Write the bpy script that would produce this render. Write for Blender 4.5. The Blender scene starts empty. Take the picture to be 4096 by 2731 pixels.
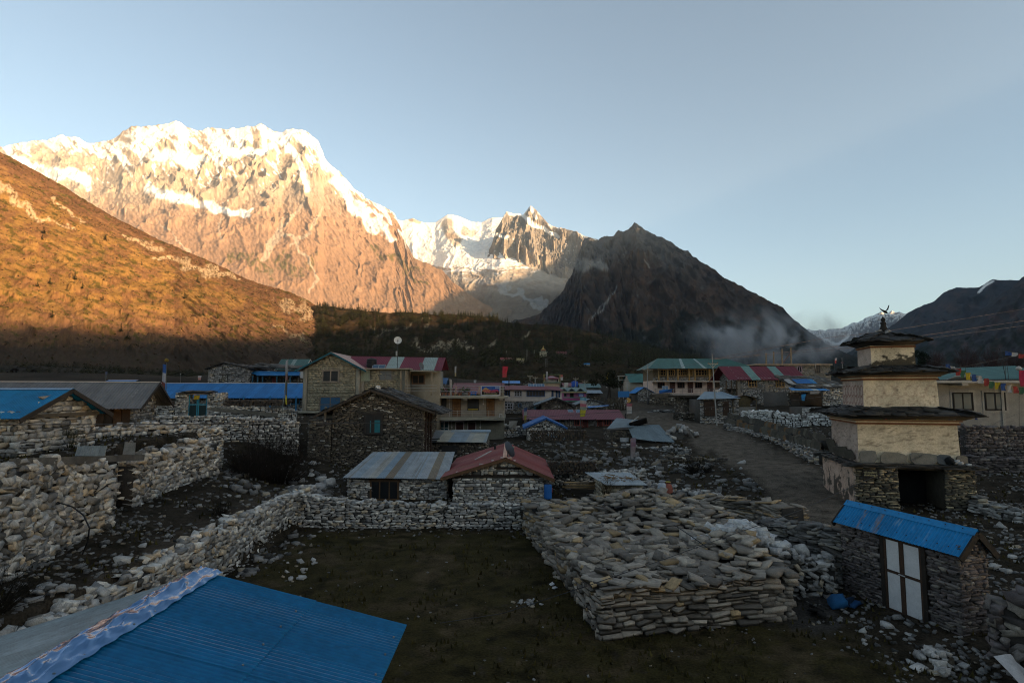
import bpy, math, random
import numpy as np
from mathutils import Vector, Matrix
S = bpy.context.scene
R = math.radians
# ------------------------------------------------------------------ camera, world, sun, exposure
F, HC, PITCH = 2275.0, 7.0, math.atan(195 / 2275)
cam = bpy.data.cameras.new('camera'); cam.lens = F / 4096 * 36; cam.sensor_width = 36
cam.clip_start = 0.1; cam.clip_end = 80000
camo = bpy.data.objects.new('camera', cam); S.collection.objects.link(camo)
camo.location = (0, 0, HC); camo.rotation_euler = (math.pi / 2 + PITCH, 0, 0); S.camera = camo
SUN_AZ, SUN_EL = 130.0, 10.0                       # clockwise from +Y (the way the camera looks)
wd = bpy.data.worlds.new('World'); S.world = wd; wd.use_nodes = True
wn = wd.node_tree.nodes; wbg = wn['Background']; sky = wn.new('ShaderNodeTexSky')
sky.sky_type = 'NISHITA'; sky.sun_disc = False
sky.sun_elevation = R(SUN_EL); sky.sun_rotation = R(SUN_AZ); sky.altitude = 1500
sky.dust_density = 3.5; sky.ozone_density = 0.8
wbg.inputs[1].default_value = 0.098
hs = wn.new('ShaderNodeHueSaturation'); hs.inputs['Saturation'].default_value = 0.78
wd.node_tree.links.new(sky.outputs[0], hs.inputs['Color']); tn = wn.new('ShaderNodeVectorMath'); tn.operation = 'MULTIPLY'; tn.inputs[1].default_value = (0.94, 1.0, 0.97)
wd.node_tree.links.new(hs.outputs[0], tn.inputs[0]); wd.node_tree.links.new(tn.outputs[0], wbg.inputs[0])
TOSUN = Vector((math.sin(R(SUN_AZ)) * math.cos(R(SUN_EL)), math.cos(R(SUN_AZ)) * math.cos(R(SUN_EL)), math.sin(R(SUN_EL))))
sl = bpy.data.lights.new('sun', 'SUN'); sl.energy = 5.0; sl.angle = R(0.7); sl.color = (1.0, 0.66, 0.36)
slo = bpy.data.objects.new('sun', sl); S.collection.objects.link(slo)
slo.rotation_euler = TOSUN.to_track_quat('Z', 'Y').to_euler()
S.view_settings.view_transform = 'Standard'; S.view_settings.look = 'None'
S.view_settings.exposure = 1.52; S.view_settings.gamma = 1.0
S.cycles.max_bounces = 6; S.cycles.diffuse_bounces = 3; S.cycles.volume_bounces = 0
S.cycles.use_denoising = True; S.cycles.sample_clamp_indirect = 2.0; S.cycles.filter_width = 1.05; S.cycles.volume_step_rate = 1.0
rnd = random.Random(7); rng = np.random.default_rng(7)

# ------------------------------------------------------------------ measuring: photo pixel (4096 x 2731) at a depth -> point
CP, SP = math.cos(PITCH), math.sin(PITCH)
def W(px, py, Y):
    cx = (np.asarray(px, float) - 2048) / F; cy = (1365.5 - np.asarray(py, float)) / F
    yy = CP - cy * SP; zz = SP + cy * CP
    return cx / yy * Y, Y + 0 * cx, HC + zz / yy * Y
def V(px, py, Y):
    a = W(px, py, Y); return Vector((float(a[0]), float(a[1]), float(a[2])))
def Vz(px, py, z):                                  # the point of that pixel's ray at height z
    a = W(px, py, 1.0); k = (z - HC) / (float(a[2]) - HC)
    return Vector((float(a[0]) * k, k, z))
def PX(x, y, z):                                    # point -> photo pixel
    z = z - HC; d = y * CP + z * SP; u = z * CP - y * SP
    return 2048 + F * x / d, 1365.5 - F * u / d

# ------------------------------------------------------------------ noise (vectorised gradient noise)
def _h(ix, iy, s):
    n = (ix.astype(np.int64) * 374761393 + iy.astype(np.int64) * 668265263 + s * 974634777) & 0xffffffff
    n = ((n ^ (n >> 13)) * 1274126177) & 0xffffffff
    return (n ^ (n >> 16)) & 0xffffffff
def gn(x, y, s=0):
    x = np.asarray(x, float); y = np.asarray(y, float)
    x0 = np.floor(x); y0 = np.floor(y); fx = x - x0; fy = y - y0
    ux = fx * fx * fx * (fx * (fx * 6 - 15) + 10); uy = fy * fy * fy * (fy * (fy * 6 - 15) + 10)
    def g(dx, dy):
        a = _h(x0 + dx, y0 + dy, s) * (2 * math.pi / 4294967296.0)
        return np.cos(a) * (fx - dx) + np.sin(a) * (fy - dy)
    a = g(0, 0); b = g(1, 0); c = g(0, 1); d = g(1, 1)
    return 1.5 * ((a + (b - a) * ux) * (1 - uy) + (c + (d - c) * ux) * uy)
def fbm(x, y, o=5, s=0, g=0.5):
    t = 0; a = 1.0; n = 0
    for i in range(o):
        t = t + a * gn(x, y, s + i); n += a; a *= g; x = x * 2.03; y = y * 2.03
    return t / n
def ridged(x, y, o=5, s=0, g=0.55):
    t = 0; a = 1.0; n = 0; w = 1.0
    for i in range(o):
        r = 1 - np.abs(gn(x, y, s + i)) * 1.6; r = r * r * w; t = t + a * r; n += a; a *= g
        w = np.clip(r * 1.6, 0, 1); x = x * 2.07; y = y * 2.07
    return t / n
def sst(a, b, x):
    t = np.clip((x - a) / (b - a), 0, 1); return t * t * (3 - 2 * t)
def mix(a, b, m):
    return a + (b - a) * m[..., None]

# ------------------------------------------------------------------ materials
MATS = {}
def nd(m, t, **k):
    n = m.node_tree.nodes.new(t)
    for a, b in k.items(): setattr(n, a, b)
    return n
def painted(name, rough=0.85, scale=6.0, amt=0.35, bump=0.15, metal=0.0, spec=0.3, scale2=None, bdist=0.02, aniso=None, k=0.74):
    """surface colour per point ('Col'), broken up by two sizes of noise, with a little relief"""
    if name in MATS: return MATS[name]
    m = bpy.data.materials.new(name); m.use_nodes = True; MATS[name] = m
    L = m.node_tree.links.new; b = m.node_tree.nodes['Principled BSDF']
    at = nd(m, 'ShaderNodeAttribute', attribute_name='Col')
    tc = nd(m, 'ShaderNodeTexCoord'); src = tc.outputs['Object']
    if aniso:
        mp = nd(m, 'ShaderNodeMapping'); mp.inputs['Scale'].default_value = aniso; L(src, mp.inputs[0]); src = mp.outputs[0]
    n1 = nd(m, 'ShaderNodeTexNoise'); n1.inputs['Scale'].default_value = scale; n1.inputs['Detail'].default_value = 5
    n2 = nd(m, 'ShaderNodeTexNoise'); n2.inputs['Scale'].default_value = scale2 or scale * 7; n2.inputs['Detail'].default_value = 3
    L(src, n1.inputs['Vector']); L(src, n2.inputs['Vector'])
    ad = nd(m, 'ShaderNodeMath', operation='ADD'); L(n1.outputs[0], ad.inputs[0]); L(n2.outputs[0], ad.inputs[1])
    mr = nd(m, 'ShaderNodeMapRange'); mr.inputs[1].default_value = 0.7; mr.inputs[2].default_value = 1.3
    mr.inputs[3].default_value = k * (1 - amt); mr.inputs[4].default_value = k * (1 + amt); L(ad.outputs[0], mr.inputs[0])
    vm = nd(m, 'ShaderNodeVectorMath', operation='SCALE'); L(at.outputs['Color'], vm.inputs[0]); L(mr.outputs[0], vm.inputs['Scale'])
    L(vm.outputs[0], b.inputs['Base Color'])
    b.inputs['Roughness'].default_value = rough; b.inputs['Metallic'].default_value = metal
    b.inputs['Specular IOR Level'].default_value = spec
    if bump:
        bp = nd(m, 'ShaderNodeBump'); bp.inputs['Strength'].default_value = bump; bp.inputs['Distance'].default_value = bdist
        L(ad.outputs[0], bp.inputs['Height']); L(bp.outputs[0], b.inputs['Normal'])
    return m
M_STONE = painted('weathered_stone', 0.9, 5, 0.36, 0.35, scale2=38, bdist=0.03, k=1.15)
M_SLATE = painted('slate', 0.72, 4, 0.35, 0.5, scale2=30)
M_PLASTER = painted('cement_plaster', 0.92, 1.3, 0.25, 0.6, scale2=14, bdist=0.03, k=.92)
M_PAINT = painted('paint', 0.6, 4, 0.12, 0.05, k=.9)
M_WOOD = painted('old_wood', 0.85, 3, 0.4, 0.4, aniso=(1, 1, 1), scale2=40)
M_TIN = painted('corrugated_tin', 0.55, 1.2, 0.22, 0.05, metal=0.0, spec=0.2, scale2=9, k=.95)
M_ZINC = painted('galvanised_iron', 0.5, 1.6, 0.3, 0.05, metal=0.2, spec=0.4, scale2=12, k=.9)
M_METAL = painted('dull_metal', 0.5, 3, 0.15, 0.0, metal=0.4, spec=0.5)
M_CLOTH = painted('cloth', 0.95, 6, 0.2, 0.1)
M_EARTH = painted('earth', 0.97, 1.6, 0.6, 0.9, scale2=14, bdist=0.06, spec=0.05, k=0.57)
M_MOUNT = painted('mountain_ground', 0.95, 0.012, 0.16, 0.0, scale2=0.07, spec=0.0, k=1.0)
M_PLANT = painted('dry_twigs', 0.95, 2, 0.3, 0.0, spec=0.1)
def glass(name, col=(0.012, 0.014, 0.016), rough=0.08):
    m = bpy.data.materials.new(name); m.use_nodes = True; b = m.node_tree.nodes['Principled BSDF']
    n = nd(m, 'ShaderNodeTexNoise'); n.inputs['Scale'].default_value = 3
    r = nd(m, 'ShaderNodeMapRange'); r.inputs[3].default_value = rough * 0.6; r.inputs[4].default_value = rough * 1.8
    m.node_tree.links.new(n.outputs[0], r.inputs[0]); m.node_tree.links.new(r.outputs[0], b.inputs['Roughness'])
    b.inputs['Base Color'].default_value = (*col, 1); return m
M_GLASS = glass('window_glass')
M_DARK = glass('dark_opening_fill', (0.006, 0.006, 0.006), 0.5)  # near-black fill painting in the unlit inside of doorways and windows
M_SOLAR = glass('solar_glass', (0.05, 0.09, 0.14), 0.12)

# ------------------------------------------------------------------ objects
def link(o, parent=None):
    S.collection.objects.link(o)
    if parent is not None: o.parent = parent
    return o
def tag(o, label=None, cat=None, group=None, kind=None):
    if label: o['label'] = label
    if cat: o['category'] = cat
    if group: o['group'] = group
    if kind: o['kind'] = kind
    elif label: o['kind'] = 'thing'
    return o
def thing(name, label, cat, loc=(0, 0, 0), rz=0.0, group=None):
    o = bpy.data.objects.new(name, None); o.location = loc; o.rotation_euler = (0, 0, rz); o.empty_display_size = 0.2
    link(o); return tag(o, label, cat, group)
def mesh_np(name, co, quads, col, mat, parent=None, tris=None, smooth=False):
    me = bpy.data.meshes.new(name); co = np.ascontiguousarray(co, np.float32)
    q = np.zeros((0, 4), np.int32) if quads is None else np.asarray(quads, np.int32)
    t = np.zeros((0, 3), np.int32) if tris is None else np.asarray(tris, np.int32)
    me.vertices.add(len(co)); me.vertices.foreach_set('co', co.ravel())
    nl = q.size + t.size; me.loops.add(nl); me.loops.foreach_set('vertex_index', np.concatenate([q.ravel(), t.ravel()]))
    me.polygons.add(len(q) + len(t))
    st = np.concatenate([np.arange(len(q)) * 4, q.size + np.arange(len(t)) * 3]).astype(np.int32)
    me.polygons.foreach_set('loop_start', st)
    me.update(calc_edges=True); me.validate()
    if smooth: me.polygons.foreach_set('use_smooth', np.ones(len(me.polygons), bool))
    a = me.color_attributes.new('Col', 'FLOAT_COLOR', 'POINT')
    c = np.ones((len(co), 4), np.float32); c[:, :3] = col; a.data.foreach_set('color', c.ravel())
    me.materials.append(mat)
    return link(bpy.data.objects.new(name, me), parent)
class MB:
    """collects boxes, prisms, tubes and sheets and links them as one mesh"""
    def __init__(s): s.v = []; s.f = []; s.c = []
    def add(s, vs, fs, col):
        b = len(s.v); s.v += [tuple(v) for v in vs]; s.f += [tuple(i + b for i in f) for f in fs]; s.c += [tuple(col)] * len(vs); return s
    def box(s, x0, x1, y0, y1, z0, z1, col):
        vs = [(x, y, z) for z in (z0, z1) for y in (y0, y1) for x in (x0, x1)]
        return s.add(vs, [(0, 2, 3, 1), (4, 5, 7, 6), (0, 1, 5, 4), (2, 6, 7, 3), (0, 4, 6, 2), (1, 3, 7, 5)], col)
    def hexa(s, p, col):      # 8 points: bottom 4 round, top 4 round
        return s.add(p, [(3, 2, 1, 0), (4, 5, 6, 7), (0, 1, 5, 4), (1, 2, 6, 5), (2, 3, 7, 6), (3, 0, 4, 7)], col)
    def prism(s, pts, dv, col):   # polygon pts extruded by the vector dv
        n = len(pts); q = [Vector(p) for p in pts]; r = [p + Vector(dv) for p in q]
        return s.add(q + r, [tuple(range(n))[::-1], tuple(range(n, 2 * n))] + [(i, (i + 1) % n, n + (i + 1) % n, n + i) for i in range(n)], col)
    def bar(s, a, b, w, col, h=None, n=4, w2=None):
        a = Vector(a); b = Vector(b); d = b - a; h = h or w
        if d.length < 1e-6: return s
        d.normalize(); u = d.cross(Vector((0, 0, 1)))
        if u.length < 1e-3: u = Vector((1, 0, 0))
        u.normalize(); t = u.cross(d); vs = []
        for p, k in ((a, 1.0), (b, (w2 / w) if w2 else 1.0)):
            for i in range(n):
                an = 2 * math.pi * (i + 0.5) / n; sc = (2 ** 0.5 if n == 4 else 1)
                vs.append(p + u * (math.cos(an) * w / 2 * sc * k) + t * (math.sin(an) * h / 2 * sc * k))
        return s.add(vs, [(i, (i + 1) % n, n + (i + 1) % n, n + i) for i in range(n)] + [tuple(range(n))[::-1], tuple(range(n, 2 * n))], col)
    def lathe(s, prof, c, col, n=16):
        c = Vector(c); vs = []; fs = []
        for r, z in prof:
            vs += [(c.x + r * math.cos(2 * math.pi * i / n), c.y + r * math.sin(2 * math.pi * i / n), c.z + z) for i in range(n)]
        for k in range(len(prof) - 1):
            fs += [(k * n + i, k * n + (i + 1) % n, (k + 1) * n + (i + 1) % n, (k + 1) * n + i) for i in range(n)]
        fs += [tuple(range(n))[::-1], tuple(range((len(prof) - 1) * n, len(prof) * n))]
        return s.add(vs, fs, col)
    def build(s, name, mat=None, parent=None, smooth=False):
        me = bpy.data.meshes.new(name); me.from_pydata(s.v, [], s.f); me.update()
        a = me.color_attributes.new('Col', 'FLOAT_COLOR', 'POINT')
        c = np.ones((len(s.v), 4), np.float32)
        if s.v: c[:, :3] = np.array(s.c); a.data.foreach_set('color', c.ravel())
        if smooth: me.polygons.foreach_set('use_smooth', np.ones(len(me.polygons), bool))
        me.materials.append(mat or M_PAINT)
        return link(bpy.data.objects.new(name, me), parent)
def copy_tree(o, parent=None):
    c = o.copy(); link(c)
    if parent is not None: c.parent = parent
    for ch in list(o.children): copy_tree(ch, c)
    return c
def gridfaces(nr, nc):
    i = (np.arange(nr - 1)[:, None] * nc + np.arange(nc - 1)[None, :]).ravel()
    return np.stack([i, i + 1, i + nc + 1, i + nc], 1)
def interp(xs, table, k=1):
    t = np.array(table, float); return np.interp(xs, t[:, 0], t[:, k])
# ================================================================== MOUNTAINS (height sheets with a front and a back slope)
def stroke(px, py, pts, w, warp=0.0, s=0):
    """1 on a band of half-width w round the polyline pts (x, y[, w]), soft edge"""
    xs = [p[0] for p in pts]; ys = [p[1] for p in pts]; mg = 1.4 * max([w] + [p[2] for p in pts if len(p) > 2]) + warp * 0.6
    out = np.zeros_like(px); k = (px > min(xs) - mg) & (px < max(xs) + mg) & (py > min(ys) - mg) & (py < max(ys) + mg)
    if not k.any(): return out
    px = px[k]; py = py[k]
    if warp:
        px, py = px + warp * fbm(px / 60, py / 60, 3, s), py + warp * fbm(px / 60 + 9, py / 60, 3, s + 9)
    m = np.zeros_like(px)
    for a, b in zip(pts[:-1], pts[1:]):
        dx, dy = b[0] - a[0], b[1] - a[1]; t = np.clip(((px - a[0]) * dx + (py - a[1]) * dy) / (dx * dx + dy * dy + 1e-9), 0, 1)
        wa = a[2] if len(a) > 2 else w; wb = b[2] if len(b) > 2 else w; ww = wa + (wb - wa) * t
        d = np.hypot(px - a[0] - dx * t, py - a[1] - dy * t); m = np.maximum(m, 1 - sst(0.6 * ww, 1.15 * ww, d))
    out[k] = m; return out
MT = {}
def mountain(name, prof, base, Yr, Yb, nu, nv, k, paint, amp=0.05, cell=0.12, aniso=2.6, back=0.35, edge=0.3, seed=1, lab=None, nback=24, jag=0.0, wob=0.0, lowk=1.0, lowt=.5, whole=False):
    """prof/base: skyline and foot as (px, py) tables, Yr/Yb: their depths as (px, Y) tables"""
    x0, x1 = prof[0][0], prof[-1][0]; px = np.linspace(x0, x1, nu)
    pyr = interp(px, prof) + jag * (fbm(px / 25, px * 0, 4, seed + 70) * 1.0)
    R3 = np.stack(W(px, pyr, interp(px, Yr)), -1); B3 = np.stack(W(px, interp(px, base), interp(px, Yb)), -1)
    H = np.abs(R3[:, 2] - B3[:, 2]); Hm = H.max()
    t = np.linspace(0, 1, nv)[:, None, None]
    P = B3[None] + (R3 - B3)[None] * t
    tz = t[..., 0]; P[..., 2] = B3[None, :, 2] + (R3[:, 2] - B3[:, 2])[None] * tz ** k
    # relief: ribs and gullies running down the slope
    D = (R3 - B3); D[:, 2] = 0; L = np.linalg.norm(D, axis=1) + 1e-6; D /= L[:, None]
    arc = np.concatenate([[0], np.cumsum(np.linalg.norm(np.diff((R3 + B3) / 2, axis=0)[:, :2], axis=1))])[None] + 0 * tz
    dn = (1 - tz) * L[None]
    c = cell * Hm
    wa = arc + 0.5 * c * fbm(arc / c, dn / c, 3, seed + 40) + wob * dn
    rg = ridged(wa / c, dn / (c * aniso), 6, seed) - 0.45
    fine = fbm(arc / (c * 0.12), dn / (c * 0.2), 4, seed + 20)
    te = tz * (H / Hm)[None] if whole else tz; Hr = np.full_like(H, Hm * .62) if whole else np.minimum(H, Hm * 0.7)
    env = sst(0, 0.12, te) * (edge + (1 - edge) * (1 - sst(0.85, 1.0, tz)))
    dz = (rg * amp * (lowk + (1 - lowk) * sst(lowt - .15, lowt + .15, te)) + fine * amp * 0.16 * (.35 + .65 * lowk + .65 * (1 - lowk) * sst(lowt - .15, lowt + .15, te))) * Hr[None] * env * 1.6
    P[..., 2] += dz; P[..., 0] -= D[None, :, 0] * dz * 0.8; P[..., 1] -= D[None, :, 1] * dz * 0.8
    # the far side
    tb = np.linspace(0, 1, nback + 1)[1:, None]
    Bk = P[-1][None] + np.stack([D[:, 0][None] * tb * back * L[None] * 1.2, D[:, 1][None] * tb * back * L[None] * 1.2, -tb * H[None] * 0.8], -1)
    px2, py2 = PX(P[..., 0], P[..., 1], P[..., 2])
    col = paint(px2, py2, tz, P, rg, fine)
    A = np.concatenate([P, Bk]); C = np.concatenate([col, np.repeat(col[-1:], nback, 0)])
    MT[name] = P
    o = mesh_np(lab or 'mountain', A.reshape(-1, 3), gridfaces(nv + nback, nu), C.reshape(-1, 3), M_MOUNT, smooth=True)
    tag(o, kind='structure'); return o
def cl(*c): return np.array(c, float)
ROCK, WARM, SNOW = cl(.33, .265, .20), cl(.30, .19, .12), cl(.76, .73, .68)

MAS_PROF = [(-400, 620), (-150, 600), (12, 588), (120, 567), (208, 557), (250, 542), (304, 548), (345, 566), (411, 569), (446, 557), (524, 508), (571, 506), (631, 500), (680, 488),
            (705, 480), (738, 503), (792, 521), (869, 512), (929, 515), (988, 500), (1060, 500), (1101, 521), (1137, 527), (1173, 511), (1220, 524), (1274, 569), (1298, 634), (1357, 688),
            (1400, 730), (1414, 750), (1462, 792), (1515, 821), (1557, 836), (1580, 858), (1600, 900), (1625, 975), (1655, 1030), (1771, 1083), (1813, 1131), (1900, 1190), (2000, 1250), (2100, 1300)]
def paint_massif(px, py, t, P, rg, fn):
    s = mix(np.broadcast_to(ROCK, px.shape + (3,)), WARM, sst(740, 900, py + 60 * fn))
    # brown moor, red-brown, with olive patches of juniper
    s = mix(s, cl(.265, .16, .095), sst(880, 1050, py + 40 * fn) * 0.8)
    g = stroke(px, py, [(930, 1010), (1010, 1045), (1080, 1090)], 24, 60, 3) + stroke(px, py, [(1140, 1010), (1130, 1060), (1190, 1095)], 30, 55, 5) + stroke(px, py, [(1250, 1030), (1230, 1060)], 24, 50, 6) \
        + stroke(px, py, [(1500, 1000), (1600, 1050), (1680, 1085)], 15, 55, 7) + stroke(px, py, [(1620, 1090), (1700, 1130)], 7, 40, 8)
    s = mix(s, cl(.10, .085, .03), np.clip(g, 0, 1) * sst(-0.25, 0.15, fn) * 0.85)
    # pale scree chutes
    ch = stroke(px, py, [(1225, 740), (1200, 830), (1140, 900), (1085, 970), (1058, 1040)], 9, 22, 11) + stroke(px, py, [(1110, 930), (1180, 960), (1250, 1080), (1270, 1120), (1240, 1160)], 7, 25, 13) \
        + stroke(px, py, [(1130, 880, 6), (1090, 970, 22), (1060, 1030, 8)], 16, 25, 12) + stroke(px, py, [(640, 900), (700, 960), (760, 1010)], 5, 40, 14) + stroke(px, py, [(880, 870), (880, 960)], 5, 30, 15) \
        + stroke(px, py, [(1290, 830), (1230, 930), (1150, 990)], 6, 30, 16)
    s = mix(s, cl(.42, .33, .24), np.clip(ch, 0, 1) * 0.8)
    s = mix(s, cl(.36, .27, .2), sst(0.30, 0.6, fbm(px / 70, py / 34, 5, 71)) * sst(950, 1050, py) * 0.5)   # outcrops
    s = mix(s, cl(.10, .07, .05), stroke(px, py, [(1270, 890), (1262, 950), (1285, 985)], 4, 30, 72) * 0.9 + stroke(px, py, [(1400, 1030), (1420, 1060)], 6, 30, 73) * .9 + stroke(px, py, [(1470, 1040), (1445, 1110)], 5, 40, 74) * .9 + stroke(px, py, [(1550, 1130), (1535, 1190)], 5, 30, 75) * .9)  # dark strips painted in as the shadows beside the crags
    # snow: cover thins down the face, caught in gullies and on ledges
    lim = interp(px, [(-400, 700), (0, 690), (200, 730), (350, 720), (500, 760), (700, 790), (900, 800), (1050, 770), (1200, 760), (1280, 720), (1330, 800), (1420, 860), (1520, 950), (1600, 970), (1700, 900), (1760, 850), (2100, 850)])
    top = interp(px, MAS_PROF)
    d = (py - top) / np.maximum(lim - top, 40)
    n = 1.15 * (ridged((px - .75 * py) / 60, (py + .4 * px) / 130, 6, 31, .62) - .42) + 0.5 * fbm(px / 8 - py / 15, py / 20, 4, 37) + 0.35 * fbm(px / 110, py / 60, 3, 33)
    sn = sst(-0.04, 0.06, n - (d - 0.46) * 0.95 - rg * 0.3)
    sn = sn * (1 - sst(1.0, 1.25, d)) * (1 - sst(1600, 1640, px)) * (1 - 0.9 * stroke(px, py, [(150, 600), (230, 640), (350, 650), (300, 660)], 34, 40, 41)) * (1 - 0.85 * stroke(px, py, [(470, 565), (510, 560)], 18, 30, 43))
    gl = stroke(px, py, [(60, 640), (160, 690), (300, 700), (350, 735)], 26, 34, 44) + stroke(px, py, [(600, 760), (700, 790), (800, 815), (950, 855), (990, 858)], 20, 30, 45) + stroke(px, py, [(970, 860), (1010, 835)], 8, 16, 46) \
        + stroke(px, py, [(1120, 560), (1180, 620), (1215, 690), (1230, 760)], 17, 26, 47) + stroke(px, py, [(1300, 640), (1360, 740), (1440, 850), (1560, 950)], 24, 45, 48) * 0.9 + stroke(px, py, [(560, 520), (640, 620), (700, 640), (800, 640)], 26, 50, 49) + stroke(px, py, [(1170, 530), (1000, 620), (900, 600)], 20, 40, 50)
    return mix(s, SNOW, np.clip(np.maximum(sn, np.clip(gl, 0, 1)), 0, 1))
mountain('massif', MAS_PROF, [(-400, 1400), (2100, 1420)], [(-400, 10500), (400, 9800), (1200, 8600), (1580, 7680), (1600, 7400), (1625, 7020), (1655, 6680), (1771, 6400), (1813, 6140), (1900, 5826), (2000, 5500), (2100, 5260)], [(-400, 4200), (2100, 4700)], 900, 520, 1.25, paint_massif, amp=.034, cell=.085, aniso=1.9, seed=3, jag=5, lowk=.28, lowt=.52, wob=.35, whole=True)

GL_PROF = [(1500, 900), (1560, 874), (1611, 884), (1652, 872), (1688, 890), (1742, 890), (1789, 857), (1831, 863), (1885, 887), (1926, 890), (1968, 869), (2004, 869), (2060, 885), (2120, 900), (2200, 950), (2330, 985), (2450, 1010)]
def paint_glacier(px, py, t, P, rg, fn):
    s = np.broadcast_to(cl(.40, .34, .27), px.shape + (3,))
    s = mix(s, cl(.28, .20, .14), sst(0.0, 0.4, fbm(px / 90, py / 40, 4, 5)) * 0.7)
    s = mix(s, cl(.15, .11, .075), sst(1090, 1200, py) * 0.8)
    s = mix(s, cl(.33, .31, .28), np.clip(stroke(px, py, [(1830, 1090), (1950, 1130), (2080, 1170), (2250, 1260), (2330, 1300)], 14, 50, 6), 0, 1) * .7)
    lim = interp(px, [(1500, 960), (1560, 1000), (1700, 1055), (1850, 1085), (2000, 1075), (2100, 1060), (2250, 1050), (2330, 1010), (2450, 1000)])
    n = fbm(px / 60, py / 14, 5, 8) + 0.5 * fbm(px / 12, py / 5, 4, 9)
    sn = 1 - sst(-0.15, 0.2, (py - lim) / 60 + n * 0.9)
    sn = sn * (1 - stroke(px, py, [(1790, 895), (1800, 930), (1825, 965)], 24, 16, 21)) * (1 - .8 * stroke(px, py, [(1860, 920), (1890, 930)], 18, 18, 22)) * (1 - stroke(px, py, [(1640, 880), (1680, 888)], 8, 8, 23))
    return mix(s, SNOW, np.clip(sn, 0, 1))
mountain('glacier', GL_PROF, [(1500, 1150), (1700, 1190), (1850, 1260), (2000, 1360), (2450, 1430)], [(1500, 9600), (2450, 9800)], [(1500, 8600), (1700, 7200), (1850, 5800), (2000, 4500), (2450, 3500)], 420, 360, 1.15, paint_glacier, amp=.011, cell=.14, aniso=1.6, seed=12, jag=2)

RW_PROF = [(1950, 1010), (1968, 975), (1985, 915), (2006, 880), (2027, 844), (2063, 854), (2093, 857), (2110, 838), (2123, 821), (2140, 838), (2158, 854), (2194, 896), (2230, 908), (2301, 923), (2337, 943), (2400, 960), (2460, 990)]
def paint_rock(px, py, t, P, rg, fn):
    s = mix(np.broadcast_to(cl(.25, .215, .175), px.shape + (3,)), cl(.17, .15, .13), sst(-.3, .3, fbm(px / 14, py / 50, 4, 3)))
    sn = stroke(px, py, [(2040, 856), (2090, 862), (2150, 905), (2230, 950)], 9, 18, 4) + stroke(px, py, [(2123, 830), (2150, 870)], 7, 14, 5) + stroke(px, py, [(1985, 930), (2030, 940)], 10, 22, 6) * .8 + sst(.35, .5, fbm(px / 16, py / 9, 4, 8)) * .8
    sn = sn + sst(0.93, 1.0, t + .05 * fn) * sst(-.1, .2, fbm(px / 30, py / 30, 3, 9)) * .8
    s = mix(s, SNOW, np.clip(sn, 0, 1))
    return mix(s, cl(.34, .28, .22), (1 - sst(0.2, 0.34, t + .1 * fn)) * .8)
mountain('rock_wall', RW_PROF, [(1950, 1050), (2020, 1070), (2060, 1085), (2110, 1075), (2180, 1120), (2300, 1150), (2460, 1170)], [(1950, 8000), (2123, 8000), (2460, 7000)], [(1950, 7500), (2460, 6600)], 300, 130, 0.9, paint_rock, amp=.11, cell=.2, aniso=2.6, edge=.12, seed=22, jag=4)

DK_PROF = [(1900, 1310), (2050, 1285), (2160, 1255), (2240, 1180), (2290, 1090), (2318, 1010), (2330, 960), (2340, 943), (2385, 958), (2444, 943), (2470, 925), (2492, 918), (2520, 910), (2540, 898), (2566, 906), (2610, 931), (2681, 973), (2758, 1014), (2824, 1062),
           (2895, 1104), (2949, 1139), (3014, 1175), (3074, 1202), (3133, 1235), (3175, 1282), (3229, 1318), (3300, 1371), (3383, 1413), (3480, 1450), (3600, 1480)]
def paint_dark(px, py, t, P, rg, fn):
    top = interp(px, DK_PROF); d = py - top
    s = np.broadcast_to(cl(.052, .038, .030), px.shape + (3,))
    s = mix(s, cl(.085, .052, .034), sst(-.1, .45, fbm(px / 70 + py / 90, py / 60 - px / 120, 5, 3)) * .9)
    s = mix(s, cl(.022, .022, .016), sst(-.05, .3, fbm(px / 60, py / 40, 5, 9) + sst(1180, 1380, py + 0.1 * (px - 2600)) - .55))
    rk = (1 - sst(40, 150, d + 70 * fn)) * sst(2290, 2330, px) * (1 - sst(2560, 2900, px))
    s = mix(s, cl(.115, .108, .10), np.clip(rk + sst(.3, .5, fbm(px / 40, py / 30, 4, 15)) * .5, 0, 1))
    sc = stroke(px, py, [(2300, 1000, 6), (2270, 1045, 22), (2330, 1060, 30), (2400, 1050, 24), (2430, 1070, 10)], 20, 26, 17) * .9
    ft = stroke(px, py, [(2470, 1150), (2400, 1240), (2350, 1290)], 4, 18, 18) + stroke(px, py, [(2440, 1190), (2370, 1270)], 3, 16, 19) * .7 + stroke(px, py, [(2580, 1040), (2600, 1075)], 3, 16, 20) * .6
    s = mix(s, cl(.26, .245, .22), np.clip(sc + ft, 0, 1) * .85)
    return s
mountain('dark_peak', DK_PROF, [(1900, 1500), (2300, 1540), (2700, 1562), (3600, 1562)], [(1900, 3600), (2160, 3900), (2330, 5600), (2545, 4300), (3100, 3300), (3600, 2600)], [(1900, 2300), (2500, 1600), (3600, 1300)], 620, 360, 1.05, paint_dark, amp=.052, cell=.14, aniso=2.4, edge=.4, seed=31, jag=6)

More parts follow.
